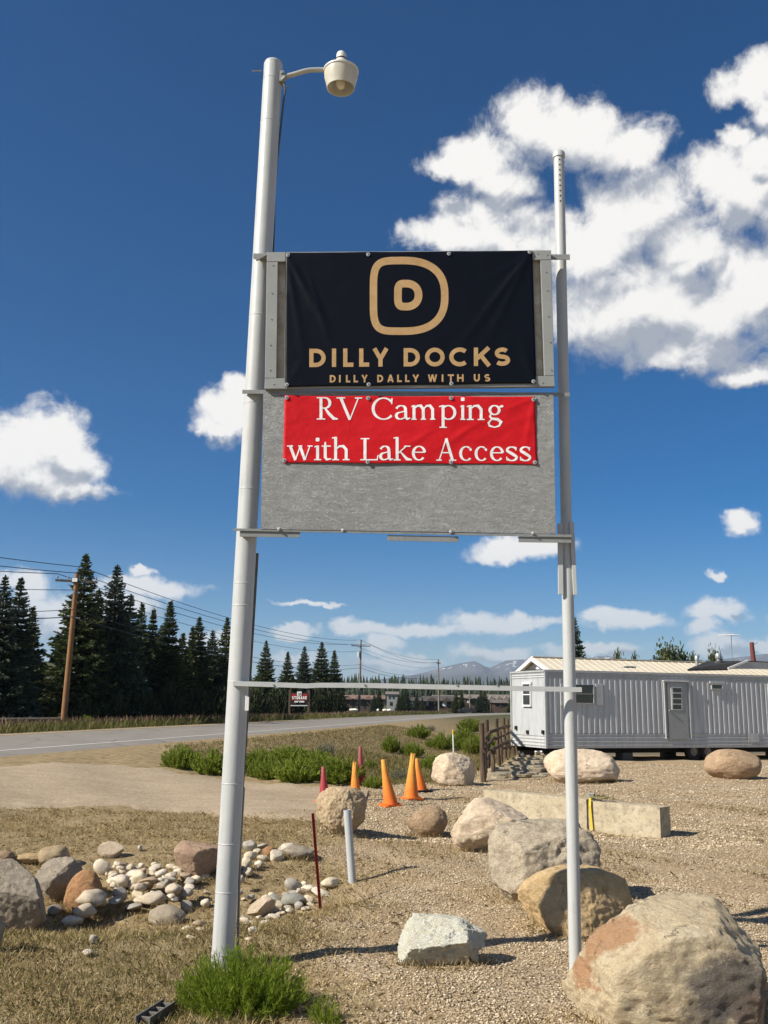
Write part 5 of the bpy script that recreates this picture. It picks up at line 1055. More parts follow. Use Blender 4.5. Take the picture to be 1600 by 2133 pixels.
for i, ((xa, ya), (xb, yb), r) in enumerate([((1008, 1541), (1022, 1524), 0.05), ((1018, 1526), (1054, 1512), 0.055), ((1048, 1516), (1072, 1508), 0.055), ((1012, 1585), (1028, 1556), 0.05), ((1024, 1562), (1058, 1544), 0.055), ((1054, 1548), (1076, 1541), 0.055), ((1072, 1526), (1090, 1556), 0.045), ((1033, 1602), (1082, 1563), 0.045), ((1006, 1565), (1030, 1536), 0.045), ((1030, 1540), (1062, 1526), 0.045), ((1044, 1560), (1074, 1552), 0.045)]):
    log('rail', at(xa, ya, fy(xa) - 0.1), at(xb, yb, fy(xb) - 0.1), r, fen, 40 + i)
R_FLAG = rock_mat('flagstone', (0.17, 0.15, 0.115), (0.27, 0.24, 0.18), (0.37, 0.33, 0.26), 0.4)
stp = thing('flagstone_terrace', gz(1070, 1600), 'low dry-laid flagstone edge between the fence and the trailer', 'stone terrace'); rs = np.random.RandomState(3)
for k in range(46):
    t = rs.rand(); px = 1030 + 100 * rs.rand(); py = 1622 - (px - 1020) * 0.55 * rs.uniform(0.0, 1.0) - 2 * rs.rand(); g = gz(px, max(py, 1566))
    sz = rs.uniform(0.18, 0.5); a = rs.rand() * 3; pr = []
    for q in range(7):
        u = a + 6.283 * q / 7; rr = sz * rs.uniform(0.7, 1.1); pr.append(g + np.array([rr * math.cos(u), rr * 0.8 * math.sin(u), -0.02 + rs.uniform(0, 0.22)* (k % 3 == 0) * 0.4]))
    b = MB(); zc = np.mean([p[2] for p in pr]); pr = [np.array([p[0], p[1], zc]) for p in pr]; b.prism(pr, (0.02 * rs.normal(), 0, rs.uniform(0.06, 0.13))); b.build('flagstone', R_FLAG, stp, bevel=0.012)
# ================================================================== TRAILER AND HOUSE BEHIND IT
TA = rad(20.5); TU = np.array([math.cos(TA), math.sin(TA), 0]); TW = np.array([-math.sin(TA), math.cos(TA), 0]); TN = -TW
TC = at(1138.5, 1559, 31.0); UP = np.array([0, 0, 1.0])
def wl(px, py, back=0.0):
    P = hit(px, py, TC + TW * back, TN); d = P - TC; return d @ TU, P[2]
zb = TC[2]; zt = at(1137, 1396, 31.0)[2]; LT = 13.5; WE = 2.25
def wp(s, z, out=0.0, back=0.0): return TC + TU * s + TN * out + TW * back + UP * (z - TC[2])
trl = thing('trailer_home', np.array([TC[0], TC[1], Zf(TC[0], TC[1])]), 'old silver corrugated trailer home on wheels at the right', 'trailer')
n = NT('weathered_aluminium'); mp = n.N('ShaderNodeMapping'); mp.inputs['Scale'].default_value = (3, 3, 0.35); n.L(n.tc.outputs['Object'], mp.inputs[0])
c = n.ramp(n.noise(2.0, 6, 0.65, mp.outputs[0]), [(0.3, (0.42, 0.435, 0.44)), (0.7, (0.54, 0.555, 0.555))]); c = n.mix(n.math('MULTIPLY', n.ramp(n.noise(5, 6, 0.7, mp.outputs[0]), [(0.48, 0.0), (0.70, 1.0)]), 0.55), c, (0.30, 0.28, 0.24))
M_ALU = n.fin(c, 0.38, n.bump(n.noise(3, 3), 0.15, 0.03), 0.08, 0.4)
M_ALUD = worn('trim_aluminium', (0.52, 0.53, 0.52), 0.4, 0.2, 4, 0.05, metal=0.3, dirt=(0.3, 0.28, 0.25))
M_DOOR = worn('trailer_door', (0.34, 0.35, 0.34), 0.45, 0.12, 3, 0.05, metal=0.2, dirt=(0.22, 0.21, 0.19), dirt_amt=0.4)
M_WHITE = worn('white_trim', (0.72, 0.72, 0.70), 0.5, 0.1, 4, 0.05)
n = NT('dark_glass'); M_GLASS = n.fin(n.ramp(n.noise(1.5, 4), [(0.3, (0.012, 0.014, 0.016)), (0.7, (0.04, 0.042, 0.04))]), 0.08, None, 0, 0.6)
def corrug(L, per, wtop, dep, z0, z1, P, out=0.0):
    """vertical corrugations along L: P(s, z, out) gives the point"""
    prof = []; s = 0.0
    while s < L - per:
        prof += [(s, 0), (s + per - wtop, 0), (s + per - wtop * 0.78, dep), (s + per - wtop * 0.22, dep)]; s += per
    prof += [(s, 0), (L, 0)]; b = MB(); V = []; 
    for (a, d) in prof: V += [P(a, z0, out + d), P(a, z1, out + d)]
    b.add(V, [(2 * i, 2 * i + 2, 2 * i + 3, 2 * i + 1) for i in range(len(prof) - 1)]); return b
def hcorr(L, z0, z1, nrib, dep, P):
    prof = []; hz = (z1 - z0) / nrib
    for k in range(nrib): z = z0 + hz * k; prof += [(z, 0), (z + hz * 0.55, 0), (z + hz * 0.68, dep), (z + hz * 0.9, dep)]
    prof.append((z1, 0)); b = MB(); V = []
    for (z, d) in prof: V += [P(0, z, d), P(L, z, d)]
    b.add(V, [(2 * i, 2 * i + 1, 2 * i + 3, 2 * i + 2) for i in range(len(prof) - 1)]); return b
zA = wl(1300, 1528)[1]; zB = wl(1300, 1416)[1]
side = lambda s, z, o: wp(s, z, o)
def endp(s, z, o): return TC + TW * (WE - s) - TU * o + UP * (z - zb)
b = MB(); b.box(wp(LT / 2, (zb + zt) / 2, -WE / 2), (LT - 0.02, WE - 0.02, zt - zb - 0.01), (TU, TW, UP)); b.build('shell', M_ALU, trl)
corrug(LT, 0.205, 0.115, 0.034, zA, zB, side).build('side_siding', M_ALU, trl)
hcorr(LT, zB + 0.001, zt - 0.05, 3, 0.03, side).build('upper_band', M_ALU, trl); hcorr(LT, zb, zA - 0.001, 4, 0.03, side).build('lower_band', M_ALU, trl)
corrug(WE, 0.085, 0.045, 0.012, zA - 0.05, zB - 0.03, endp).build('end_siding', M_ALU, trl)
hcorr(WE, zB - 0.028, zt - 0.05, 3, 0.025, endp).build('upper_band', M_ALU, trl); hcorr(WE, zb, zA - 0.052, 4, 0.025, endp).build('lower_band', M_ALU, trl)
for P in (wp(-0.005, (zb + zt) / 2, 0.012), endp(0.0, (zb + zt) / 2, 0.012)): b = MB(); b.box(P, (0.06, 0.06, zt - zb), (TU, TW, UP)); b.build('corner_trim', M_ALUD, trl)
b = MB(); b.box(wp(LT / 2, zt - 0.02, 0.015), (LT + 0.1, 0.07, 0.055), (TU, TW, UP)); b.build('roof_gutter', M_ALUD, trl)
b = MB(); b.box(endp(WE / 2, zt - 0.02, 0.015), (0.07, WE + 0.05, 0.055), (TU, TW, UP)); b.build('roof_gutter', M_ALUD, trl)
b = MB(); b.prism([wp(0.02, zt + 0.003, -0.05), wp(0.02, zt + 0.07, -WE / 2), wp(0.02, zt + 0.003, -WE + 0.05)], TU * (LT - 0.04)); b.build('roof_skin', worn('dark_roof_skin', (0.035, 0.035, 0.037), 0.8, 0.3), trl)
def wbox(name, x0, y0, x1, y1, out, th, mat, par=None, back=0.0):
    s0, z1 = wl(x0, y0); s1, z0 = wl(x1, y1); b = MB(); b.box(wp((s0 + s1) / 2, (z0 + z1) / 2, out), (s1 - s0, th, z1 - z0), (TU, TW, UP)); return b.build(name, mat, par or trl, bevel=0.004)
def window(x0, y0, x1, y1, fr=2.2, mid=True):
    f = wbox('window', x0, y0, x1, y1, 0.03, 0.06, M_GLASS)
    for q in ((x0 - fr, y0 - fr, x1 + fr, y0), (x0 - fr, y1, x1 + fr, y1 + fr), (x0 - fr, y0, x0, y1), (x1, y0, x1 + fr, y1)) + (((x0, (y0 + y1) / 2 - 0.8, x1, (y0 + y1) / 2 + 0.8),) if mid else ()): wbox('frame', *q, 0.045, 0.07, M_ALUD, f)
    return f
window(1188, 1427, 1233, 1464)
s = wbox('shutter', 1238.5, 1424, 1256, 1470, 0.03, 0.06, M_ALUD)
for k in range(13): wbox('louvre', 1240, 1426.2 + k * 3.3, 1254.5, 1428.3 + k * 3.3, 0.064, 0.012, M_ALU, s)
s = wbox('shutter', 1166, 1424, 1184.5, 1470, 0.03, 0.06, M_ALUD)
dr = wbox('door', 1387, 1421, 1433, 1539, 0.035, 0.07, M_DOOR)
wbox('lintel', 1378, 1417.5, 1431, 1420.5, 0.06, 0.1, M_WHITE, dr); wbox('jamb', 1380, 1421, 1386, 1539, 0.04, 0.08, M_ALUD, dr); wbox('jamb', 1433.5, 1421, 1437, 1539, 0.04, 0.08, M_ALUD, dr)
wbox('pane_frame', 1394, 1430.5, 1419, 1479, 0.074, 0.012, M_WHITE, dr)
for k in range(4): wbox('pane', 1398.5, 1433 + k * 11.6, 1416.5, 1442.5 + k * 11.6, 0.082, 0.008, M_GLASS, dr)
wbox('handle', 1390, 1478, 1394, 1482, 0.085, 0.05, M_STEEL, dr)
window(1481, 1427, 1501, 1434.5, 2.0, False); wbox('window_hood', 1476, 1418.5, 1507, 1425, 0.04, 0.08, M_ALUD)
window(1600, 1424, 1640, 1484, 2.2)
wbox('loose_sheet', 1556, 1527, 1580, 1546, 0.045, 0.01, M_ALU)
# end wall window
def ebox(name, x0, y0, x1, y1, out, th, mat, par=None):
    def e(px, py): P = hit(px, py, TC, -TU); d = P - TC; return d @ TW, P[2]
    s0, z1 = e(x0, y0); s1, z0 = e(x1, y1); b = MB(); b.box(TC + TW * (s0 + s1) / 2 - TU * out + UP * ((z0 + z1) / 2 - zb), (th, abs(s1 - s0), z1 - z0), (TU, TW, UP)); return b.build(name, mat, par or trl, bevel=0.004)
f = ebox('window', 1093.5, 1425, 1107.5, 1468, 0.03, 0.05, M_GLASS)
for q in ((1091.5, 1421, 1109.5, 1425), (1091.5, 1468, 1109.5, 1472), (1091.5, 1425, 1093.5, 1468), (1107.5, 1425, 1109.5, 1468), (1093.5, 1446, 1107.5, 1448)): ebox('frame', *q, 0.045, 0.07, M_WHITE, f)
for x, y in ((1077, 1516), (1133, 1525), (1101, 1525)): ebox('tail_light', x - 2, y - 4, x + 2, y + 4, 0.04, 0.05, M_BLACK)
# running gear
for (px, py) in ((1447, 1563.5), (1476, 1564)):
    s, z = wl(px, py); c0 = wp(s, z, -0.12); c0[2] = Zf(c0[0], c0[1]) + 0.27
    b = MB(); b.lathe([(0.14, -0.09), (0.25, -0.10), (0.28, -0.07), (0.285, 0.0), (0.28, 0.07), (0.25, 0.10), (0.14, 0.09)], c0, (TU, UP, TN), 28); w_ = b.build('wheel', M_BLACK, trl, smooth=True)
    b = MB(); b.lathe([(0.15, -0.05), (0.155, 0.085), (0.11, 0.06), (0.05, 0.055), (0.045, 0.09), (0.0, 0.095)], c0, (TU, UP, TN), 20); b.build('rim', worn('rusty_rim', (0.22, 0.19, 0.15), 0.7, 0.3), w_, smooth=True)
for off in (-0.5, -2.2):
    b = MB(); b.box(wp(LT / 2, zb - 0.09, off), (LT - 0.3, 0.08, 0.17), (TU, TW, UP)); b.build('chassis_beam', M_BLACK, trl)
for s in (0.5, 3.2, 6.2, 9.4, 12.0):
    for off in (-0.5, -2.2): b = MB(); q = wp(s, zb - 0.27, off); zz = Zf(q[0], q[1]); b.box((q[0], q[1], (zz + zb - 0.175) / 2), (0.4, 0.4, zb - 0.175 - zz + 0.02), (TU, TW, UP)); b.build('block_pier', worn('pier_block', (0.10, 0.10, 0.095), 0.9, 0.2), trl)
# raised roof addition with dark shingles
def hw(px, py, back): return hit(px, py, TC + TW * back, TN)
ad = thing('roof_addition', hw(1560, 1397, 0.0), 'dark low roof with grey metal gable built on top of the trailer', 'roof')
a0, a1, a2, a3 = hw(1515, 1397, 0.02), hw(1556, 1378, 0.02), hw(1760, 1374, 0.02), hw(1760, 1397, 0.02)
b = MB(); b.prism([a0 + UP * 0.06, a1, a2, a3 + UP * 0.06], TW * 0.08); b.build('gable_wall', M_ALU, ad)
for k in range(4):
    t = 0.15 + 0.2 * k; b = MB(); L0 = a0 + (a1 - a0) * t; L0 = L0 + UP * 0.05; b.box((L0 + TU * 3.0) + TN * 0.01, (6.0, 0.03, 0.03), (TU, TW, UP)); b.build('rib', M_ALUD, ad)
M_SHIN = worn('dark_shingle', (0.030, 0.030, 0.032), 0.9, 0.35, 6, 0.5, 30)
b0, b1 = hw(1432, 1394, 0.35), hw(1472, 1377.5, 2.4)
c0, c1 = a0 + UP * 0.07, a1 + UP * 0.03
b = MB(); b.add([b0, c0, c1, b1, b0 - UP * 0.06, c0 - UP * 0.06, c1 - UP * 0.06, b1 - UP * 0.06], [(0, 1, 2, 3), (7, 6, 5, 4), (0, 4, 5, 1), (1, 5, 6, 2), (2, 6, 7, 3), (3, 7, 4, 0)]); b.build('shingle_slope', M_SHIN, ad)
b = MB(); b.add([b1, c1, c1 + TU * 6 + TW * 0.02, b1 + TU * 8, b1 - UP * 0.06, c1 - UP * 0.06, c1 + TU * 6 - UP * 0.06, b1 + TU * 8 - UP * 0.06], [(0, 1, 2, 3), (7, 6, 5, 4), (0, 4, 5, 1), (1, 5, 6, 2), (2, 6, 7, 3), (3, 7, 4, 0)]); b.build('roof_top', M_SHIN, ad)
b = MB(); d = (c1 - c0); L = np.linalg.norm(d); b.box((c0 + c1) / 2 + TN * 0.05, (L, 0.05, 0.07), (d / L, TW, np.cross(d / L, TW))); b.build('rake_trim', M_WHITE, ad)
def vent(px, yb, yt, r, back, label, top):
    p = hw(px, yb, back); t = hw(px, yt, back); h = t[2] - p[2]; e = thing('roof_vent', p, label, 'roof vent'); m = worn('galvanised', (0.42, 0.43, 0.43), 0.45, 0.2, 10, 0.05, metal=0.5)
    b = MB(); b.lathe([(r * 0.75, -0.15), (r * 0.75, h * 0.6)], p, n=20); b.build('stack', m, e, smooth=True)
    if top:
        b = MB(); b.lathe([(r * 0.9, h * 0.05), (r * 1.45, h * 0.16), (r * 1.45, h * 0.3), (r * 0.9, h * 0.4)], p, n=24); b.build('collar', worn('vent_dark', (0.07, 0.07, 0.07), 0.6, 0.2), e, smooth=True)
        b = MB(); b.lathe([(r, h * 0.56), (r * 1.12, h * 0.62), (r * 1.12, h * 0.9), (r * 0.9, h), (0, h * 1.02)], p, n=24); b.build('cap', m, e, smooth=True)
    else:
        b = MB(); b.lathe([(r, h * 0.5), (r, h * 0.86), (r * 0.5, h), (0, h)], p, n=20); b.build('cap', m, e, smooth=True)
vent(1452, 1385, 1365, 0.075, 1.2, 'small grey roof vent where the cream roof meets the dark roof', False)
vent(1497.5, 1386, 1361.5, 0.10, 1.0, 'mushroom-shaped metal vent on the dark roof', True)
e = thing('roof_scrap', hw(1310, 1391, 0.6), 'pale scrap lying on the trailer roof edge', 'scrap'); b = MB(); p = hw(1310, 1391.5, 0.6)
for k in range(5): b.box(p + TU * 0.09 * (k - 2) + UP * (0.03 + 0.012 * (k % 2)), (0.13, 0.16, 0.05), (TU, TW, UP))
b.build('bundle', worn('scrap_grey', (0.42, 0.41, 0.38), 0.7, 0.3, 12), e, bevel=0.01)
# house with the cream metal roof
BK = 3.9
r0 = hw(1108, 1369, BK); hs = thing('house', np.array([r0[0], r0[1], 0.05]), 'white house with a cream standing-seam metal roof behind the trailer', 'house')
HL = 15.0; run = 1.25; drop = 0.50
M_CREAM = worn('cream_metal_roof', (0.66, 0.585, 0.45), 0.45, 0.10, 1.5, 0.03, spec=0.4)
ri = r0; fe = r0 - TW * run - UP * drop; be = r0 + TW * run - UP * drop
for (p, q) in ((ri, fe), (ri, be)):
    b = MB(); nrm = UP * 0.03; b.add([p, p + TU * HL, q + TU * HL, q, p - nrm, p + TU * HL - nrm, q + TU * HL - nrm, q - nrm], [(0, 3, 2, 1), (4, 5, 6, 7), (0, 1, 5, 4), (2, 3, 7, 6), (0, 4, 7, 3), (1, 2, 6, 5)]); sl_ = b.build('roof_slope', M_CREAM, hs)
    d = (q - p); L = np.linalg.norm(d); d /= L; nn = np.cross(TU, d); nn = nn if nn[2] > 0 else -nn
    for k in range(50): b = MB(); b.box((p + q) / 2 + TU * (0.05 + 0.3 * k) + nn * 0.007, (0.03, L, 0.012), (TU, d, nn)); b.build('seam', M_CREAM, sl_)
b = MB(); b.box(ri + TU * HL / 2 + UP * 0.02, (HL, 0.16, 0.03), (TU, TW, UP)); b.build('ridge_cap', M_CREAM, hs)
for q in (fe, be): b = MB(); d = q - ri; L = np.linalg.norm(d); d /= L; b.box((ri + q) / 2 - TU * 0.02 - UP * 0.06, (0.05, L, 0.13), (TU, d, np.cross(TU, d))); b.build('bargeboard', M_WHITE, hs)
M_SIDING = worn('white_lap_siding', (0.66, 0.67, 0.66), 0.6, 0.08, 3, 0.05)
k0 = r0 + TU * 0.25 - UP * 0.03; lv = np.array([0, 0, 0.05 - r0[2]])
b = MB(); A_ = k0 - TW * (run - 0.25) - UP * (drop * 0.87); B_ = k0 + TW * (run - 0.25) - UP * (drop * 0.87); z0 = 0.03
b.prism([k0 - UP * 0.03, B_, np.array([B_[0], B_[1], z0]), np.array([A_[0], A_[1], z0]), A_], TU * (HL - 0.5)); b.build('wall', M_SIDING, hs)
for k in range(4):
    zz = k0[2] - 0.14 - 0.11 * k; hwid = (run - 0.25) * (0.14 + 0.11 * k) / (drop * 0.87) * 0.8; b = MB(); b.box(np.array([k0[0], k0[1], zz]) - TU * 0.008, (0.016, 2 * hwid, 0.012), (TU, TW, UP)); b.build('lap_board', M_WHITE, hs)
b = MB(); b.box(k0 - UP * 0.3 - TU * 0.012, (0.03, 0.2, 0.22), (TU, TW, UP)); b.build('gable_vent', M_WHITE, hs)
# antenna and red pole beyond the roofs
Ya = 42.0; A_ = at(1524, 1376, Ya); B_ = at(1523, 1320.5, Ya); an = thing('tv_antenna', A_, 'thin rooftop television antenna against the sky', 'antenna'); m = worn('antenna_metal', (0.5, 0.52, 0.54), 0.4, 0.1, metal=0.4)
b = MB(); b.tube([A_ - (0, 0, 2.0), B_], 0.016, 8); b.build('mast', worn('mast_grey', (0.2, 0.21, 0.22), 0.5, 0.1), an)
q = at(1523, 1323, Ya); bd = np.array([0.62, 0.72, 0.05]); bd /= np.linalg.norm(bd); el = np.array([-bd[1], bd[0], 0]); el /= np.linalg.norm(el)
b = MB(); b.tube([q - bd * 0.55, q + bd * 0.55], 0.013, 6); b.build('boom', m, an)
for k in range(8): c0 = q + bd * (-0.5 + 0.14 * k); hl = 0.36 - 0.022 * k; b = MB(); b.tube([c0 - el * hl, c0 + el * hl], 0.018, 6); b.build('element', m, an)
A_ = at(1570, 1380, 46); B_ = at(1565.5, 1338, 46); rp = thing('red_pole', A_ - np.array([0, 0, 2.4]), 'short rust-red utility pole above the dark roof', 'utility pole'); b = MB(); b.tube([A_ - (0, 0, 2.4), A_, B_], [0.13, 0.12, 0.10], 12); b.build('shaft', worn('red_pole_paint', (0.15, 0.045, 0.035), 0.7, 0.25), rp, smooth=True)
b = MB(); b.tube([at(1567, 1341, 46), at(1572, 1342, 46), at(1578, 1338, 46)], 0.02, 6); b.build('hook', M_STEEL, rp)
# ================================================================== VEGETATION
def leaf_cloud(C, D, Ln, Wd, rs, flat=0.5):
    D = D / (np.linalg.norm(D, axis=1)[:, None] + 1e-9); rv = rs.normal(0, 1, D.shape); sd = np.cross(D, rv); sd /= np.linalg.norm(sd, axis=1)[:, None] + 1e-9
    ln = D * Ln[:, None]; wd = sd * Wd[:, None]; return np.stack([C, C + 0.45 * ln + wd, C + ln, C + 0.45 * ln - wd], 1).reshape(-1, 3)
def shrub_mesh(name, seed, nst, leaf, wid, mat, per=34, top=1.0, spread=1.0, up=0.9):
    """unit shrub: many stems from the foot, each set with narrow leaves; about 1 high and 2 wide"""
    rs = np.random.RandomState(seed); C = []; D = []
    for k in range(nst):
        a = rs.rand() * 6.283; r = math.sqrt(rs.rand()) * spread; tip = np.array([r * math.cos(a), r * math.sin(a), top * (0.42 + 0.58 * rs.rand()) * math.sqrt(max(0.05, 1.06 - (r / spread) ** 2 * 0.85))])
        b0 = np.array([0.28 * tip[0] + rs.normal() * 0.05, 0.28 * tip[1] + rs.normal() * 0.05, 0]); t = np.sort(rs.rand(per) ** 0.6)[:, None]
        mid = b0 * 0.5 + tip * 0.5 + np.array([tip[0] * 0.12, tip[1] * 0.12, -0.05]); P = (1 - t) ** 2 * b0 + 2 * t * (1 - t) * mid + t ** 2 * tip
        T = 2 * (1 - t) * (mid - b0) + 2 * t * (tip - mid); T /= np.linalg.norm(T, axis=1)[:, None] + 1e-9
        C.append(P); D.append(T * up + rs.normal(0, 0.42, P.shape) + np.array([0, 0, 0.25]))
    C = np.vstack(C); D = np.vstack(D); n_ = len(C)
    V = leaf_cloud(C, D, leaf * rs.uniform(0.6, 1.3, n_), wid * rs.uniform(0.7, 1.2, n_), rs); V[:, 2] = np.maximum(V[:, 2], 0.0); return mesh_np(name, V, np.arange(len(V)).reshape(-1, 4), mat)
def stem_mesh(name, seed, mat, k=9):
    rs = np.random.RandomState(seed); b = MB()
    for _ in range(k): a = rs.rand() * 6.28; r = rs.uniform(0.2, 0.6); b.tube([(0.06 * math.cos(a), 0.06 * math.sin(a), -0.05), (0.5 * r * math.cos(a), 0.5 * r * math.sin(a), 0.35), (r * math.cos(a), r * math.sin(a), 0.7)], [0.018, 0.012, 0.004], 5)
    return mesh_np(name, b.v, b.f, mat)
M_RAB = foliage('rabbitbrush_leaf', (0.12, 0.17, 0.02), (0.25, 0.31, 0.04), (0.40, 0.45, 0.09), 0.6, 0.55)
M_BUSH = foliage('foreground_bush_leaf', (0.12, 0.18, 0.014), (0.25, 0.33, 0.03), (0.42, 0.50, 0.09), 0.55, 0.55)
M_SAGE = foliage('sagebrush_leaf', (0.12, 0.125, 0.085), (0.20, 0.20, 0.145), (0.30, 0.29, 0.22), 0.7, 0.15)
M_DKBR = foliage('dark_brush_leaf', (0.020, 0.030, 0.014), (0.045, 0.055, 0.022), (0.085, 0.095, 0.04), 0.7, 0.2)
SHV = {'g': [shrub_mesh('shrub_foliage', 400 + k, 150, 0.17, 0.020, M_RAB, 34) for k in range(3)], 's': [shrub_mesh('sage_foliage', 420 + k, 110, 0.13, 0.016, M_SAGE, 26) for k in range(2)], 'd': [shrub_mesh('brush_foliage', 430 + k, 120, 0.16, 0.035, M_DKBR, 26, 1.1) for k in range(2)]}
M_STEM = worn('shrub_stem', (0.12, 0.09, 0.06), 0.9, 0.3); STM = stem_mesh('stems', 5, M_STEM)
def shrub(bb, kind, label, group, i, Y=None, name='shrub', cat='shrub'):
    x0, y0, x1, y1 = bb; g = gz((x0 + x1) / 2, y1) if Y is None else np.array([at((x0 + x1) / 2, y1, Y)[0], Y, 0]); g[2] = Zf(g[0], g[1]); k = np.hypot(g[1], g[0]) / F
    w = (x1 - x0) * k / 2; h = max(0.25 * w, at((x0 + x1) / 2, y0, g[1])[2] - g[2]); e = thing(name, (g[0], g[1] + 0.15 * w, g[2] - 0.02), label, cat, group); e.scale = (w * 1.15, w * 1.0, h); e.rotation_euler = (0, 0, i * 1.31)
    link('foliage', SHV[kind][i % len(SHV[kind])], e); link('stem', STM, e)
DG = 'green shrubs in the roadside ditch'
for i, (bb, kd, lb) in enumerate([((340, 1549, 410, 1602), 'g', 'leftmost bright green shrub at the end of the ditch'), ((398, 1560, 474, 1612), 'g', 'green shrub touching the left side of the thick pole'),
    ((508, 1556, 566, 1606), 'g', 'green shrub just right of the thick pole, left end of the hedge-like mass'), ((556, 1551, 645, 1592), 'g', 'green shrub at the back of the mass right of the thick pole'),
    ((563, 1574, 672, 1631), 'g', 'broad green shrub at the front of the mass left of the red cones'), ((660, 1574, 752, 1633), 'g', 'broad green shrub right behind the tall red cone'), ((514, 1582, 541, 1619), 'g', 'small green shrub at the driveway edge beside the thick pole'),
    ((659, 1544, 698, 1574), 's', 'grey sage bush above the broad green shrubs'), ((795, 1530, 834, 1569), 'g', 'upright green shrub midway up the dry slope'), ((834, 1544, 882, 1577), 'g', 'rounded green shrub right of the upright one on the slope'),
    ((849, 1509, 896, 1538), 'g', 'dark green shrub high on the dry slope'), ((888, 1509, 908, 1522), 's', 'little grey bush near the road edge'), ((886, 1538, 905, 1557), 'g', 'small green shrub between the slope shrubs and the ditch thicket'),
    ((898, 1526, 948, 1563), 'g', 'green shrub at the left end of the ditch thicket'), ((938, 1516, 1001, 1562), 'g', 'big green shrub of the ditch thicket beside the fence'), ((952, 1495, 1006, 1526), 'g', 'bright green shrub at the back of the ditch thicket'),
    ((990, 1520, 1040, 1570), 'g', 'green shrub seen between the fence posts'), ((879, 1571, 920, 1606), 'g', 'green shrub left of the boulder below the marker post'), ((815, 1597, 854, 1625), 's', 'grey sage bush between the orange cones'), ((757, 1615, 797, 1641), 'g', 'low green shrub between the tall red cone and the leaning cone'),
    ((757, 1582, 786, 1601), 'g', 'small dark green shrub above the low one near the red cone'), ((900, 1585, 930, 1612), 's', 'grey bush peeping out left of the rounded boulder'), ((1040, 1530, 1074, 1566), 's', 'grey sage bush behind the far fence posts'), ((1072, 1484, 1100, 1502), 'd', 'dark little bush at the far road bend'),
    ((975, 1498, 990, 1512), 'd', 'tiny dark bush by the road bend'), ((440, 1566, 515, 1616), 'g', 'green shrub mostly hidden behind the thick pole'), ((612, 1560, 700, 1606), 'g', 'green shrub in the middle of the mass left of the red cones'), ((530, 1580, 590, 1624), 'g', 'low green shrub at the front left of the mass right of the thick pole'), ((962, 1530, 1010, 1572), 'g', 'green shrub in front of the ditch thicket left of the fence')]):
    shrub(bb, kd, lb, DG, i)
VG = 'brush along the foot of the spruces'
for i, (bb, Y, kd, lb) in enumerate([((150, 1490, 204, 1520), 57, 'g', 'light green bush at the foot of the leaning utility pole'), ((140, 1462, 205, 1512), 62, 'd', 'dark bush behind the light green bush'), ((205, 1452, 268, 1512), 64, 'd', 'dark bush under the second tallest spruce'),
    ((262, 1440, 330, 1508), 68, 'd', 'dark bush under the narrow spruces'), ((322, 1432, 380, 1504), 70, 'd', 'tall dark bush left of the touching spruce pair'), ((372, 1440, 440, 1502), 75, 'd', 'dark bush at the foot of the touching spruce pair'), ((430, 1440, 492, 1500), 82, 'd', 'dark bush beside the thick pole beyond the road'),
    ((505, 1430, 560, 1496), 110, 'd', 'dark bush right of the thick pole beyond the road'), ((560, 1432, 610, 1492), 125, 'd', 'dark bush left of the storage sign'), ((636, 1430, 690, 1488), 135, 'd', 'dark bush right of the storage sign'), ((680, 1436, 722, 1486), 140, 'd', 'dark bush at the right end of the spruce clump'),
    ((-20, 1470, 60, 1504), 66, 'd', 'dark bush below the leftmost spruces')]):
    shrub(bb, kd, lb, VG, i, Y)
# foreground bush
FB = [shrub_mesh('bush_foliage', 500, 420, 0.11, 0.0062, M_BUSH, 52, 1.0, 1.0, 1.0), shrub_mesh('bush_foliage', 501, 70, 0.20, 0.011, M_BUSH, 34, 1.0, 0.9, 1.0)]
for (x, y, w, h, me, lb) in ((-0.80, 6.05, 0.40, 0.40, FB[0], 'dense bright green bush at the foot of the thick pole'), (-0.30, 5.85, 0.12, 0.17, FB[1], 'small sprig of green bush right of the dense bush')):
    e = thing('bush', (x, y, Zf(x, y) - 0.03), lb, 'bush'); e.scale = (w, w * 0.75, h); link('foliage', me, e); link('stem', STM, e)
# rounded trees behind the roofs
def round_tree(seed, mat):
    rs = np.random.RandomState(seed); C = []
    for _ in range(26):
        c = rs.normal(0, 1, 3); c /= np.linalg.norm(c); c *= rs.uniform(0.3, 0.8); c[2] *= 0.55; m = 110; C.append(c + rs.normal(0, 0.14, (m, 3)))
    C = np.vstack(C); V = leaf_cloud(C, rs.normal(0, 1, C.shape), rs.uniform(0.08, 0.16, len(C)), rs.uniform(0.03, 0.06, len(C)), rs); V[:, 2] += 1.25; return mesh_np('tree_foliage', V, np.arange(len(V)).reshape(-1, 4), mat)
RT = [round_tree(k, M_SPR2) for k in (1, 2)]; RTT = trunk_mesh('round_trunk', 1.2, 0.1)
for i, (px, top, wpx, lb) in enumerate([(1291, 1357, 34, 'small round tree top above the middle of the cream roof'), (1395, 1350, 84, 'broad dark tree crown above the right end of the cream roof'), (1447, 1363, 36, 'low dark tree left of the mushroom vent'), (1488, 1361, 40, 'dark tree partly behind the mushroom vent'), (1325, 1363, 26, 'tiny tree top right of the small round one')]):
    Y = 75 + 2 * i; T = at(px, top, Y); zb_ = Zf(T[0], Y); e = thing('round_tree', (T[0], Y, zb_), lb, 'tree', 'trees behind the trailer'); w = wpx * Y / F / 2; s = (T[2] - zb_) / 1.78; e.scale = (w, w, s); link('crown', RT[i % 2], e); link('trunk', RTT, e)

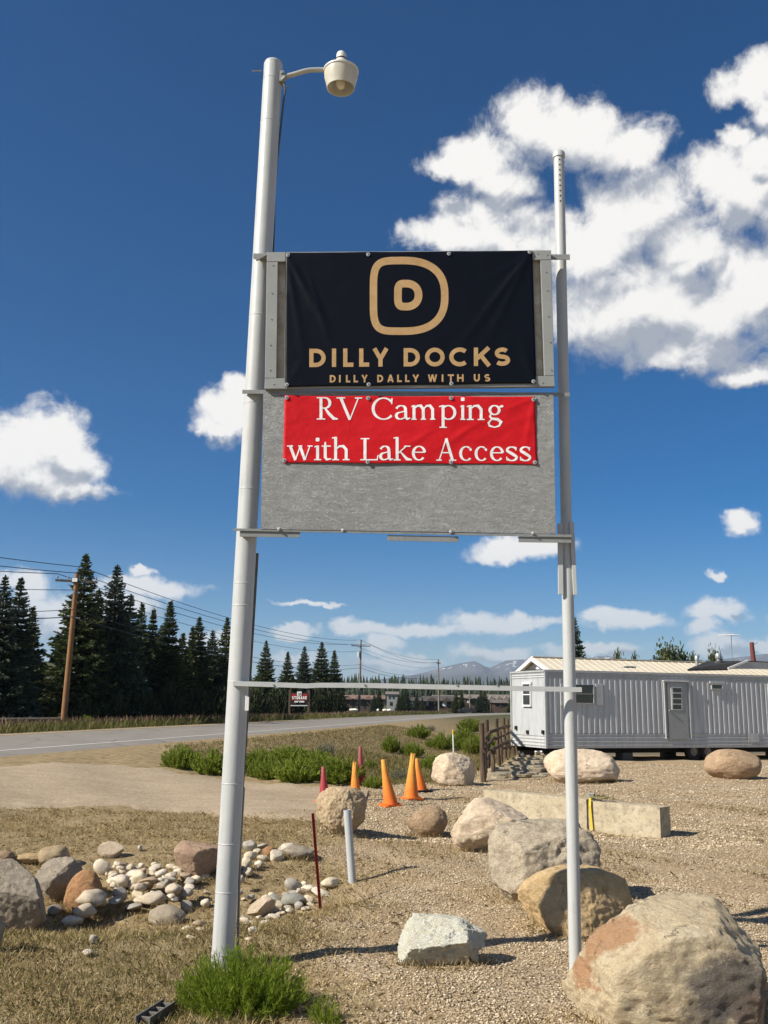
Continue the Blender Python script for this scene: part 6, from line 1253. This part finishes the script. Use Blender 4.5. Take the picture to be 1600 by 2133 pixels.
# ================================================================== UTILITY POLES AND LINES
M_UP = worn('brown_pole', (0.26, 0.135, 0.06), 0.8, 0.3, 2, 0.3, 20); M_UPG = worn('grey_pole', (0.24, 0.21, 0.17), 0.85, 0.3, 2, 0.3, 20); M_ARM = worn('dark_arm', (0.07, 0.06, 0.05), 0.8, 0.3)
def upole(bx, by, tx, ty, Y, r, mat, label, arm=None):
    A = at(bx, by, Y); B = at(tx, ty, Y); A[2] = Zf(A[0], Y) - 0.3; e = thing('utility_pole', A, label, 'utility pole', 'utility poles along the road'); b = MB(); b.tube([A, (A + B) / 2, B], [r * 1.15, r, r * 0.8], 14); b.build('shaft', mat, e, smooth=True)
    if arm:
        p, q = at(arm[0], arm[1], Y - r), at(arm[2], arm[3], Y - r); d = q - p; L = np.linalg.norm(d); b = MB(); b.box((p + q) / 2, (L, 0.12, 0.13), (d / L, (0, 1, 0), np.cross(d / L, (0, 1, 0)))); b.build('crossarm', M_ARM, e)
        for t in (0.04, 0.3, 0.7, 0.96): c0 = p + d * t; b = MB(); b.tube([c0, c0 + (0, 0, 0.2)], 0.025, 8); b.lathe([(0.05, 0.16), (0.055, 0.22), (0.03, 0.3), (0.0, 0.31)], c0, n=10); b.build('insulator', M_STEEL, e)
    return e
e1 = upole(131, 1513, 161, 1193, 57, 0.16, M_UP, 'leaning brown utility pole with crossarm in front of the spruces', (116, 1208.5, 203, 1213))
p = at(156, 1208, 56.7); b = MB(); b.box(p, (0.3, 0.06, 0.22)); b.build('arm_plate', M_WHITE, e1)
e2 = upole(748, 1483, 752, 1333, 150, 0.17, M_UPG, 'grey utility pole with crossarm above the condominiums', (732, 1345, 772, 1346)); b = MB(); q = at(747.5, 1362, 149.7); b.lathe([(0.0, -0.5), (0.2, -0.48), (0.22, 0.3), (0.0, 0.4)], q, n=16); b.build('transformer', worn('transformer_grey', (0.5, 0.52, 0.52), 0.5, 0.1), e2, smooth=True)
upole(914.5, 1486, 913, 1373, 196, 0.17, M_UPG, 'grey utility pole left of the mountain peak', (908, 1381, 918, 1382))
upole(979, 1486, 977.5, 1408, 250, 0.14, M_UPG, 'thin pale utility pole below the mountain saddle'); upole(1014, 1486, 1012.5, 1432, 280, 0.14, M_UPG, 'thinnest distant utility pole near the trailer end')
M_WIRE = worn('wire', (0.05, 0.05, 0.055), 0.6, 0.1)
for nm, y0, x1, y1, x2, y2, x3, y3, r in (('topmost overhead line above the utility poles', 1062, 170, 1181, 752, 1333, 913, 1373, 0.022), ('second overhead line from the top', 1092, 163, 1194, 770, 1342, 917, 1380, 0.022), ('overhead line carried by the left end of the crossarm', 1128, 120, 1195, 734, 1342, 909, 1380, 0.022),
        ('overhead line fixed just below the crossarm', 1180, 157, 1229, 751, 1356, 913, 1390, 0.018), ('upper of the two low overhead lines', 1262, 152, 1270, 750, 1384, 913, 1404, 0.02), ('lowest and thickest overhead line', 1276, 150, 1285, 750, 1391, 913, 1408, 0.028)):
    K = [at(-560, y0, 40), at(x1, y1, 56.8), at(x2, y2, 149.8), at(x3, y3, 195.8)]; P = []
    for a, c, sg in zip(K[:-1], K[1:], (0.25, 1.3, 1.0)):
        for t in np.linspace(0, 1, 22)[:-1]: P.append(a + (c - a) * t - np.array([0, 0, 4 * sg * t * (1 - t)]))
    P.append(K[-1]); b = MB(); b.tube(P, r, 5); tag(b.build('power_line', M_WIRE, None, K[1]), nm, 'power line', 'overhead lines along the road')

# ================================================================== STORAGE SIGN, SHED, CONDOMINIUMS
YS_ = 116.0; g = at(623, 1484, YS_); g[2] = Zf(g[0], YS_); ssn = thing('storage_sign', g, 'dark roadside board reading STORAGE in white on red between two posts', 'sign')
def sq(px0, py0, px1, py1, Y): return [at(px0, py0, Y), at(px1, py0, Y), at(px1, py1, Y), at(px0, py1, Y)]
for x in (604, 643.5): A = at(x, 1438, YS_); b = MB(); b.box((A[0], YS_, (A[2] + g[2]) / 2 - 0.1), (0.25, 0.25, A[2] - g[2] + 0.3)); b.build('post', M_WOOD, ssn)
M_SB = worn('sign_dark', (0.025, 0.02, 0.02), 0.6, 0.2); M_SR = worn('sign_red', (0.30, 0.03, 0.03), 0.5, 0.2); M_SW = worn('sign_white', (0.8, 0.8, 0.78), 0.5, 0.05)
for nm, q, Y, m in (('board', (606.5, 1443, 641.5, 1468), YS_ - 0.14, M_SB), ('red_panel', (607.5, 1445, 640.5, 1459), YS_ - 0.19, M_SR), ('shield', (619, 1440.5, 628.5, 1449), YS_ - 0.24, M_SW), ('cross_rail', (604, 1468.4, 643.5, 1470.6), YS_ - 0.1, M_SW)): b = MB(); b.prism(sq(*q, Y), (0, 0.04, 0)); b.build(nm, m, ssn)
def flatglyph(nm, strokes, base, Y, mat, par):
    b = MB()
    for k_, qs in enumerate(strokes):
        for q in qs: b.add([at(x, base - y, Y - 0.002 * k_) for x, y in q], [(0, 1, 2, 3)])
    return b.build(nm, mat, par)
for k_, ch in enumerate('STORAGE'): flatglyph('letter', sans(ch, 608.3 + k_ * 4.55, 608.3 + k_ * 4.55 + 3.9, 6.4, 1.35), 1456.6, YS_ - 0.25, M_SW, ssn)
for k_, ch in enumerate('34'): flatglyph('letter', sans(ch, 620.6 + k_ * 3.4, 620.6 + k_ * 3.4 + 2.9, 4.2, 0.8), 1447.2, YS_ - 0.28, M_SB, ssn)
b = MB()
for k_ in range(8): b.prism(sq(613.5 + 2.6 * k_, 1459.8, 615.5 + 2.6 * k_, 1463.3 if k_ != 3 else 1461, YS_ - 0.24), (0, 0.02, 0))
b.build('phone_line', M_SW, ssn)
# shed with vertical planks, log rail
M_PLK = worn('grey_planks', (0.26, 0.22, 0.17), 0.9, 0.3, 2, 0.3, 20); Y = 80.0; A = at(78, 1497, Y); B = at(136, 1497, Y); zt_ = at(100, 1463, Y)[2]; zb_ = Zf(A[0], Y); sh_ = thing('shed', ((A[0] + B[0]) / 2, Y, zb_), 'grey plank shed wall glimpsed beside the leaning utility pole', 'shed')
nb = 14; w = (B[0] - A[0]) / nb
for k_ in range(nb): b = MB(); b.box((A[0] + w * (k_ + 0.5), Y + 0.02 * (k_ % 2), (zt_ + zb_) / 2), (w * 0.93, 0.05, zt_ - zb_)); b.build('plank', M_PLK, sh_)
b = MB(); b.box(((A[0] + B[0]) / 2, Y + 1.2, zt_ + 0.1), (B[0] - A[0] + 0.6, 3.0, 0.12)); b.build('roof', M_ARM, sh_); b = MB(); b.box(((A[0] + B[0]) / 2, Y + 1.3, (zt_ + zb_) / 2), (B[0] - A[0] - 0.1, 2.4, zt_ - zb_ - 0.05)); b.build('body', M_PLK, sh_)
Y = 58.0; A = at(-60, 1499, Y); B = at(128, 1497, Y); rl = thing('log_rail', (A[0], Y, Zf(A[0], Y)), 'low dark log rail along the verge at the left picture edge', 'fence'); b = MB(); b.tube([A, (A + B) / 2, B], 0.09, 8); b.build('rail', M_ARM, rl)
for t in (0.05, 0.35, 0.65, 0.97): q = A + (B - A) * t; b = MB(); b.box((q[0], q[1] + 0.1, (q[2] + Zf(q[0], q[1])) / 2), (0.14, 0.14, q[2] - Zf(q[0], q[1]) + 0.3)); b.build('post', M_ARM, rl)
M_CB = worn('condo_brown', (0.085, 0.06, 0.045), 0.8, 0.25, 0.6, 0); M_CR = worn('condo_roof_red', (0.22, 0.145, 0.115), 0.8, 0.2, 0.6, 0); M_CG = worn('condo_roof_grey', (0.20, 0.175, 0.15), 0.8, 0.2, 0.6, 0); M_CD = worn('condo_roof_dark', (0.085, 0.075, 0.065), 0.8, 0.2, 0.6, 0)
def condo(x0, x1, yr, ye, yb, Y, wall, roof, label, wins=(), gables=0, dep=9.0):
    A = at(x0, yb, Y); B = at(x1, yb, Y); z0 = Zf(A[0], Y); ze = at(x0, ye, Y)[2]; zr = at(x0, yr, Y)[2]; cx = (A[0] + B[0]) / 2; W = B[0] - A[0]; e = thing('condominium', (cx, Y, z0), label, 'building', 'condominiums below the wood')
    b = MB(); b.box((cx, Y + dep / 2, (z0 + ze) / 2), (W, dep, ze - z0)); b.build('wall', wall, e)
    b = MB(); o = 0.5; b.prism([(A[0] - o, Y - o, ze), (A[0] - o, Y + dep / 2, zr), (A[0] - o, Y + dep + o, ze)], (W + 2 * o, 0, 0)); r_ = b.build('roof', roof, e)
    for k_ in range(gables):
        gx = A[0] + W * (k_ + 0.5) / gables; gw = W / gables * 0.42; b = MB(); b.prism([(gx - gw, Y - 1.0, ze - 0.2), (gx, Y - 1.0, ze + (zr - ze) * 0.8), (gx + gw, Y - 1.0, ze - 0.2)], (0, dep / 2, 0)); b.build('gable', roof, r_)
    for (wx0, wy0, wx1, wy1, mt) in wins: b = MB(); b.prism([p - np.array([0, 0.06, 0]) for p in sq(wx0, wy0, wx1, wy1, Y)], (0, 0.05, 0)); f = b.build('door' if mt is M_WHITE else 'window', mt, e); 
    return e
W_ = M_WHITE; G_ = M_GLASS
condo(714, 799, 1447, 1455, 1482, 262, M_CB, M_CR, 'row house with red-brown roof left of the grey utility pole base', [(722 + 12 * k_, 1459, 727 + 12 * k_, 1465, G_) for k_ in range(6)] + [(722 + 12 * k_, 1468, 726 + 12 * k_, 1476, G_) for k_ in range(6)], 4)
condo(806, 828, 1440, 1446, 1480, 300, worn('condo_grey', (0.27, 0.28, 0.27), 0.8, 0.15, 0.6, 0), M_CG, 'pale grey house between two dark conifers', [(810, 1450, 814, 1456, G_), (818, 1450, 822, 1456, G_), (812, 1462, 818, 1470, G_)], 0)
condo(852, 886, 1452, 1460, 1484, 250, M_CB, M_CD, 'left dark condominium with white doors', [(855, 1462, 860, 1467, W_), (864, 1462, 870, 1472, W_), (876, 1463, 881, 1470, G_), (855, 1471, 860, 1479, G_)], 0)
condo(884, 946, 1449, 1459, 1484, 258, M_CB, M_CD, 'middle dark condominium behind the pole left of the peak', [(888, 1461, 893, 1470, W_), (903, 1461, 908, 1467, G_), (922, 1461, 930, 1471, W_), (934, 1461, 939, 1466, G_), (904, 1471, 909, 1478, G_)], 2)
condo(905, 960, 1447.5, 1452, 1480, 285, M_CB, M_CG, 'long grey-roofed condominium at the back', [(950, 1457, 957, 1471, W_)], 0)
condo(968, 1008, 1446, 1454, 1482, 275, M_CB, M_CG, 'grey-roofed condominium right of the thin pale pole', [(973, 1458, 978, 1464, W_), (985, 1458, 990, 1464, G_), (973, 1468, 978, 1475, G_)], 2)
condo(1016, 1062, 1446, 1457, 1482, 270, M_CB, M_CG, 'brown condominium with steep grey gables near the trailer', [(1024, 1460, 1029, 1466, W_), (1036, 1459, 1041, 1465, G_), (1048, 1460, 1053, 1466, W_)], 3)
condo(1030, 1090, 1457, 1464, 1484, 235, M_CB, worn('condo_roof_taupe', (0.16, 0.13, 0.115), 0.8, 0.2, 0.6, 0), 'low taupe-roofed building touching the trailer end', [(1040, 1468, 1046, 1474, G_), (1056, 1468, 1062, 1474, G_)], 0)
CF = sorted([(790, 1432, 240), (838, 1436, 238), (846, 1428, 245), (868, 1444, 232), (950, 1440, 238), (962, 1436, 240), (1002, 1438, 236), (1010, 1432, 240), (705, 1440, 230), (1066, 1440, 232), (780, 1444, 236), (832, 1446, 230), (996, 1450, 226), (880, 1452, 228)])
for i, (px, top, Y) in enumerate(CF):
    spruce(px, top, Y, i % 5, ('leftmost small dark conifer among the condominiums' if i == 0 else '%s small dark conifer from the left among the condominiums' % ORD[i]), 1.4, 'conifers among the condominiums')
V, Fc = COB[2]; me = mesh_np('white_rock', V, Fc, R_WHITE, True)
for bb, lb in (((797, 1475, 806, 1481), 'left white rock on the verge before the condominiums'), ((806, 1474, 816, 1480), 'right white rock on the verge before the condominiums'), ((785, 1474, 790, 1480), 'small upright white block on the verge'), ((728, 1472, 747, 1478), 'low pale rock at the foot of the spruce clump')):
    Y = 225; A = at((bb[0] + bb[2]) / 2, bb[3], Y); z0 = Zf(A[0], Y); o = link('white_rock', me, None, (A[0], Y, z0 + 0.5)); o.scale = ((bb[2] - bb[0]) * Y / F / 2, 0.8, max(0.4, (bb[3] - bb[1]) * Y / F / 2)); tag(o, lb, 'rock')
# parked car far down the road
Y = 222.0; A = at(974, 1484, Y); z0 = Zf(A[0], Y); car = thing('parked_car', (A[0], Y, z0), 'dark car far down the road by the thin pale pole', 'car')
b = MB(); b.prism([(A[0] - 2.0, Y, z0 + 0.3), (A[0] - 2.05, Y, z0 + 0.85), (A[0] - 1.2, Y, z0 + 0.95), (A[0] - 0.7, Y, z0 + 1.45), (A[0] + 0.9, Y, z0 + 1.45), (A[0] + 1.5, Y, z0 + 0.95), (A[0] + 2.05, Y, z0 + 0.8), (A[0] + 2.0, Y, z0 + 0.3)], (0, 1.8, 0)); b.build('body', worn('car_dark', (0.03, 0.03, 0.035), 0.3, 0.1), car, bevel=0.05)
for dx in (-1.3, 1.3): b = MB(); b.lathe([(0.15, -0.1), (0.33, -0.1), (0.33, 0.1), (0.15, 0.1)], (A[0] + dx, Y - 0.02, z0 + 0.33), ((1, 0, 0), (0, 0, 1), (0, -1, 0)), 14); b.build('wheel', M_BLACK, car)
b = MB(); b.prism([(A[0] - 0.95, Y - 0.02, z0 + 0.98), (A[0] - 0.6, Y - 0.02, z0 + 1.38), (A[0] + 0.8, Y - 0.02, z0 + 1.38), (A[0] + 1.2, Y - 0.02, z0 + 0.98)], (0, 0.01, 0)); b.build('window', M_GLASS, car)
# broken grey tray half under the bush
tr_ = thing('broken_tray', gz(315, 2118), 'broken dark grey plastic tray on the grass at the lower left of the bush', 'tray'); m = worn('tray_grey', (0.17, 0.155, 0.14), 0.7, 0.3, 20, 0.2); g0 = gz(282, 2142); g1 = gz(338, 2106); d = g1 - g0; d[2] = 0; L = np.linalg.norm(d); d /= L; w = np.array([d[1], -d[0], 0])
for o_ in (0.0, 0.085): b = MB(); c0 = (g0 + g1) / 2 + w * o_; c0[2] += 0.035; b.box(c0, (L * 1.05, 0.012, 0.06), (d, w, (0, 0, 1))); b.build('side_rail', m, tr_, bevel=0.003)
for k_ in range(4): b = MB(); c0 = g0 + d * L * (0.12 + 0.27 * k_) + w * 0.0425; c0[2] += 0.028; b.box(c0, (0.012, 0.075, 0.05), (d, w, (0, 0, 1))); b.build('divider', m, tr_, bevel=0.003)
b = MB(); c0 = (g0 + g1) / 2 + w * 0.0425; c0[2] += 0.006; b.box(c0, (L, 0.08, 0.006), (d, w, (0, 0, 1))); b.build('floor_plate', m, tr_)

# ================================================================== LOOSE STUFF: STRAW, GRASS, PEBBLES
def scatter(nn, x0, x1, y0, y1, wf, seed):
    rs = np.random.RandomState(seed); out = []
    while sum(map(len, out)) < nn:
        x = rs.uniform(x0, x1, 60000); y = y0 + (y1 - y0) * rs.rand(60000) ** 1.25; k_ = rs.rand(60000) < wf(x, y); out.append(np.column_stack([x[k_], y[k_]]))
    p = np.vstack(out)[:nn]; return np.column_stack([p, Z(p[:, 0], p[:, 1])]), rs
def blades(name, P, rs, h, w, lean, mat, label, cat):
    n_ = len(P); a = rs.rand(n_) * 6.283; hl = h * rs.uniform(0.45, 1.3, n_); ln = lean * rs.uniform(0.3, 1.4, n_); T = np.column_stack([np.cos(a) * hl * np.sin(ln), np.sin(a) * hl * np.sin(ln), hl * np.maximum(np.cos(ln), 0.04)])
    b2 = a + 1.57 + rs.normal(0, 0.5, n_); s = np.column_stack([np.cos(b2), np.sin(b2), np.zeros(n_)]) * (w * rs.uniform(0.6, 1.2, n_))[:, None]
    M_ = P + T * 0.55 + np.column_stack([np.zeros(n_), np.zeros(n_), 0.12 * hl * np.sin(ln)]); V = np.stack([P - s - (0, 0, 0.01), P + s - (0, 0, 0.01), M_ + s * 0.7, P + T, M_ - s * 0.7], 1).reshape(-1, 3)
    me = mesh_np(name, V, np.arange(len(V)).reshape(-1, 5), mat); return tag(link(name, me), label, cat, kind='stuff')
M_STRAW = foliage('dry_straw', (0.28, 0.20, 0.09), (0.50, 0.385, 0.195), (0.72, 0.60, 0.36), 0.8, 0.3)
M_GRASS = foliage('yellow_green_grass', (0.11, 0.105, 0.032), (0.21, 0.19, 0.062), (0.38, 0.325, 0.15), 0.7, 0.3)
M_VERGE = foliage('verge_grass', (0.085, 0.10, 0.024), (0.17, 0.17, 0.05), (0.28, 0.22, 0.11), 0.7, 0.3); M_SEED = foliage('seed_heads', (0.12, 0.07, 0.05), (0.20, 0.12, 0.09), (0.28, 0.19, 0.14), 0.8, 0.2)
P, rs = scatter(120000, -8, 1.6, 4.4, 16.2, lambda x, y: (1 - gravel_w(x, y)) * (0.35 + 0.65 * (np.sin(2.1 * x + 0.7 * y) * np.sin(1.3 * y - x) > -0.35)), 11); blades('dry_straw', P, rs, 0.065, 0.0022, 1.25, M_STRAW, 'matted dry straw-coloured grass over the left foreground', 'grass')
P, rs = scatter(60000, -7, -0.6, 4.4, 9.0, lambda x, y: (1 - gravel_w(x, y)) * np.clip(0.95 - 0.13 * (y - 4.4), 0.12, 1), 12); blades('grass', P, rs, 0.055, 0.0022, 0.8, M_GRASS, 'thin yellow-green grass in the left foreground', 'grass')
P, rs = scatter(38000, -1.5, 7.5, 4.6, 20, lambda x, y: 0.10 + 0.90 * (np.sin(1.6 * x + 0.6 * y) * np.sin(1.2 * y - 1.1 * x) + 0.4 * np.sin(5 * x + 3 * y) > 0.45), 13); blades('dry_tufts', P, rs, 0.07, 0.002, 1.25, M_STRAW, 'sparse dry tufts scattered over the gravel', 'grass')
P, rs = scatter(70000, -8, 26, 21.5, 70, lambda x, y: ss(0.2, 2, lot_s(x, y)) * ss(0.2, 1.0, (x - road_x(y)) * 0.98), 14); blades('ditch_grass', P, rs, 0.17, 0.007, 1.0, foliage('olive_straw', (0.15, 0.125, 0.05), (0.30, 0.25, 0.11), (0.46, 0.39, 0.20), 0.8, 0.25), 'dry tan grass on the slope of the roadside ditch', 'grass')
P, rs = scatter(12000, -6, 10, 22, 45, lambda x, y: ss(1, 3, lot_s(x, y)) * ss(2.5, 5.0, (x - road_x(y)) * 0.98), 15); blades('ditch_green', P, rs, 0.25, 0.009, 0.8, M_GRASS, 'green grass in the bottom of the roadside ditch', 'grass')
P, rs = scatter(42000, -42, 12, 22, 190, lambda x, y: ss(-RW - 0.2, -RW - 0.9, (x - road_x(y)) * 0.98) * ss(-RW - 9.5, -RW - 6, (x - road_x(y)) * 0.98), 16); blades('verge_grass', P, rs, 0.62, 0.02, 0.55, M_VERGE, 'tall yellow-green grass on the far verge of the road', 'grass')
P2 = P[:9000] + np.array([0, 0, 0.45]); blades('seed_heads', P2, rs, 0.28, 0.03, 0.5, M_SEED, 'reddish seed heads above the far verge grass', 'grass')
rs = np.random.RandomState(31); Q = []
for (cx, cy, w_, d_) in BASES:
    if cy > 24: continue
    k_ = int(60 + 420 * w_); a_ = rs.uniform(math.pi, 2 * math.pi, k_); q_ = rs.uniform(0.78, 1.12, k_); Q.append(np.column_stack([cx + w_ * q_ * np.cos(a_), cy + d_ * q_ * np.sin(a_)]))
Q = np.vstack(Q); P = np.column_stack([Q, Z(Q[:, 0], Q[:, 1])]); blades('base_straw', P, rs, 0.085, 0.0024, 0.9, M_STRAW, 'dry grass blades growing around the feet of the rocks', 'grass')
def pebbles(nn, x0, x1, y0, y1, wf, s0, s1, seed, name, label, mat):
    P, rs = scatter(nn, x0, x1, y0, y1, wf, seed); base = np.array([(1, 0, 0), (0, 1, 0), (-1, 0, 0), (0, -1, 0), (0, 0, 0.8), (0, 0, -0.6)], float); f = np.array([(0, 1, 4), (1, 2, 4), (2, 3, 4), (3, 0, 4), (1, 0, 5), (2, 1, 5), (3, 2, 5), (0, 3, 5)])
    n_ = len(P); s = s0 + (s1 - s0) * rs.rand(n_) ** 2.2; a = rs.rand(n_) * 6.28; q = base[None] * rs.uniform(0.6, 1.25, (n_, 6, 1)) * np.column_stack([s, s * rs.uniform(0.55, 1, n_), s * rs.uniform(0.4, 0.8, n_)])[:, None, :]
    c, sn = np.cos(a)[:, None], np.sin(a)[:, None]; q = np.stack([q[..., 0] * c - q[..., 1] * sn, q[..., 0] * sn + q[..., 1] * c, q[..., 2]], -1); V = (q + P[:, None, :] + np.array([0, 0, 0.004])).reshape(-1, 3)
    Fc = (np.arange(n_)[:, None, None] * 6 + f[None]).reshape(-1, 3); tag(link(name, mesh_np(name, V, Fc, mat)), label, 'gravel', kind='stuff')
n = NT('gravel_chips'); M_GRAV = n.fin(n.ramp(n.island(), [(0.0, (0.15, 0.112, 0.072)), (0.3, (0.34, 0.26, 0.165)), (0.7, (0.52, 0.42, 0.28)), (1.0, (0.71, 0.61, 0.45))]), 0.9, None, 0, 0.15)
pebbles(140000, -1.6, 6.5, 4.6, 15, lambda x, y: gravel_w(x, y) * ss(0.62, 0.5, np.abs(x) / (y + 1e-6)) * (0.22 + 0.78 * ss(-0.55, 0.1, np.sin(1.9 * x + 0.8) * np.sin(1.4 * y + 0.6 * x) + 0.35 * np.sin(4.3 * x - 2.9 * y))), 0.004, 0.0155, 21, 'gravel', 'loose tan gravel covering the yard in the foreground', M_GRAV)
pebbles(40000, -0.8, 13, 13, 31, lambda x, y: gravel_w(x, y) * ss(0.62, 0.5, np.abs(x) / (y + 1e-6)), 0.012, 0.034, 22, 'yard_gravel', 'coarser tan gravel over the back of the yard', M_GRAV)

# ================================================================== HAZE
b = MB(); b.box((0, 9000, 315), (42000, 22000, 650)); 
hm = bpy.data.materials.new('haze_air'); hm.use_nodes = True; nt = hm.node_tree; nt.nodes.clear(); o_ = nt.nodes.new('ShaderNodeOutputMaterial'); pv = nt.nodes.new('ShaderNodeVolumePrincipled')
pv.inputs['Color'].default_value = (0.68, 0.82, 1.0, 1); pv.inputs['Density'].default_value = 0.00007; pv.inputs['Anisotropy'].default_value = 0.2; nt.links.new(pv.outputs[0], o_.inputs['Volume'])
hz = b.build('haze', hm); tag(hz, 'thin pale air between the yard and the mountains', 'haze', kind='stuff')
SC.cycles.volume_bounces = 0
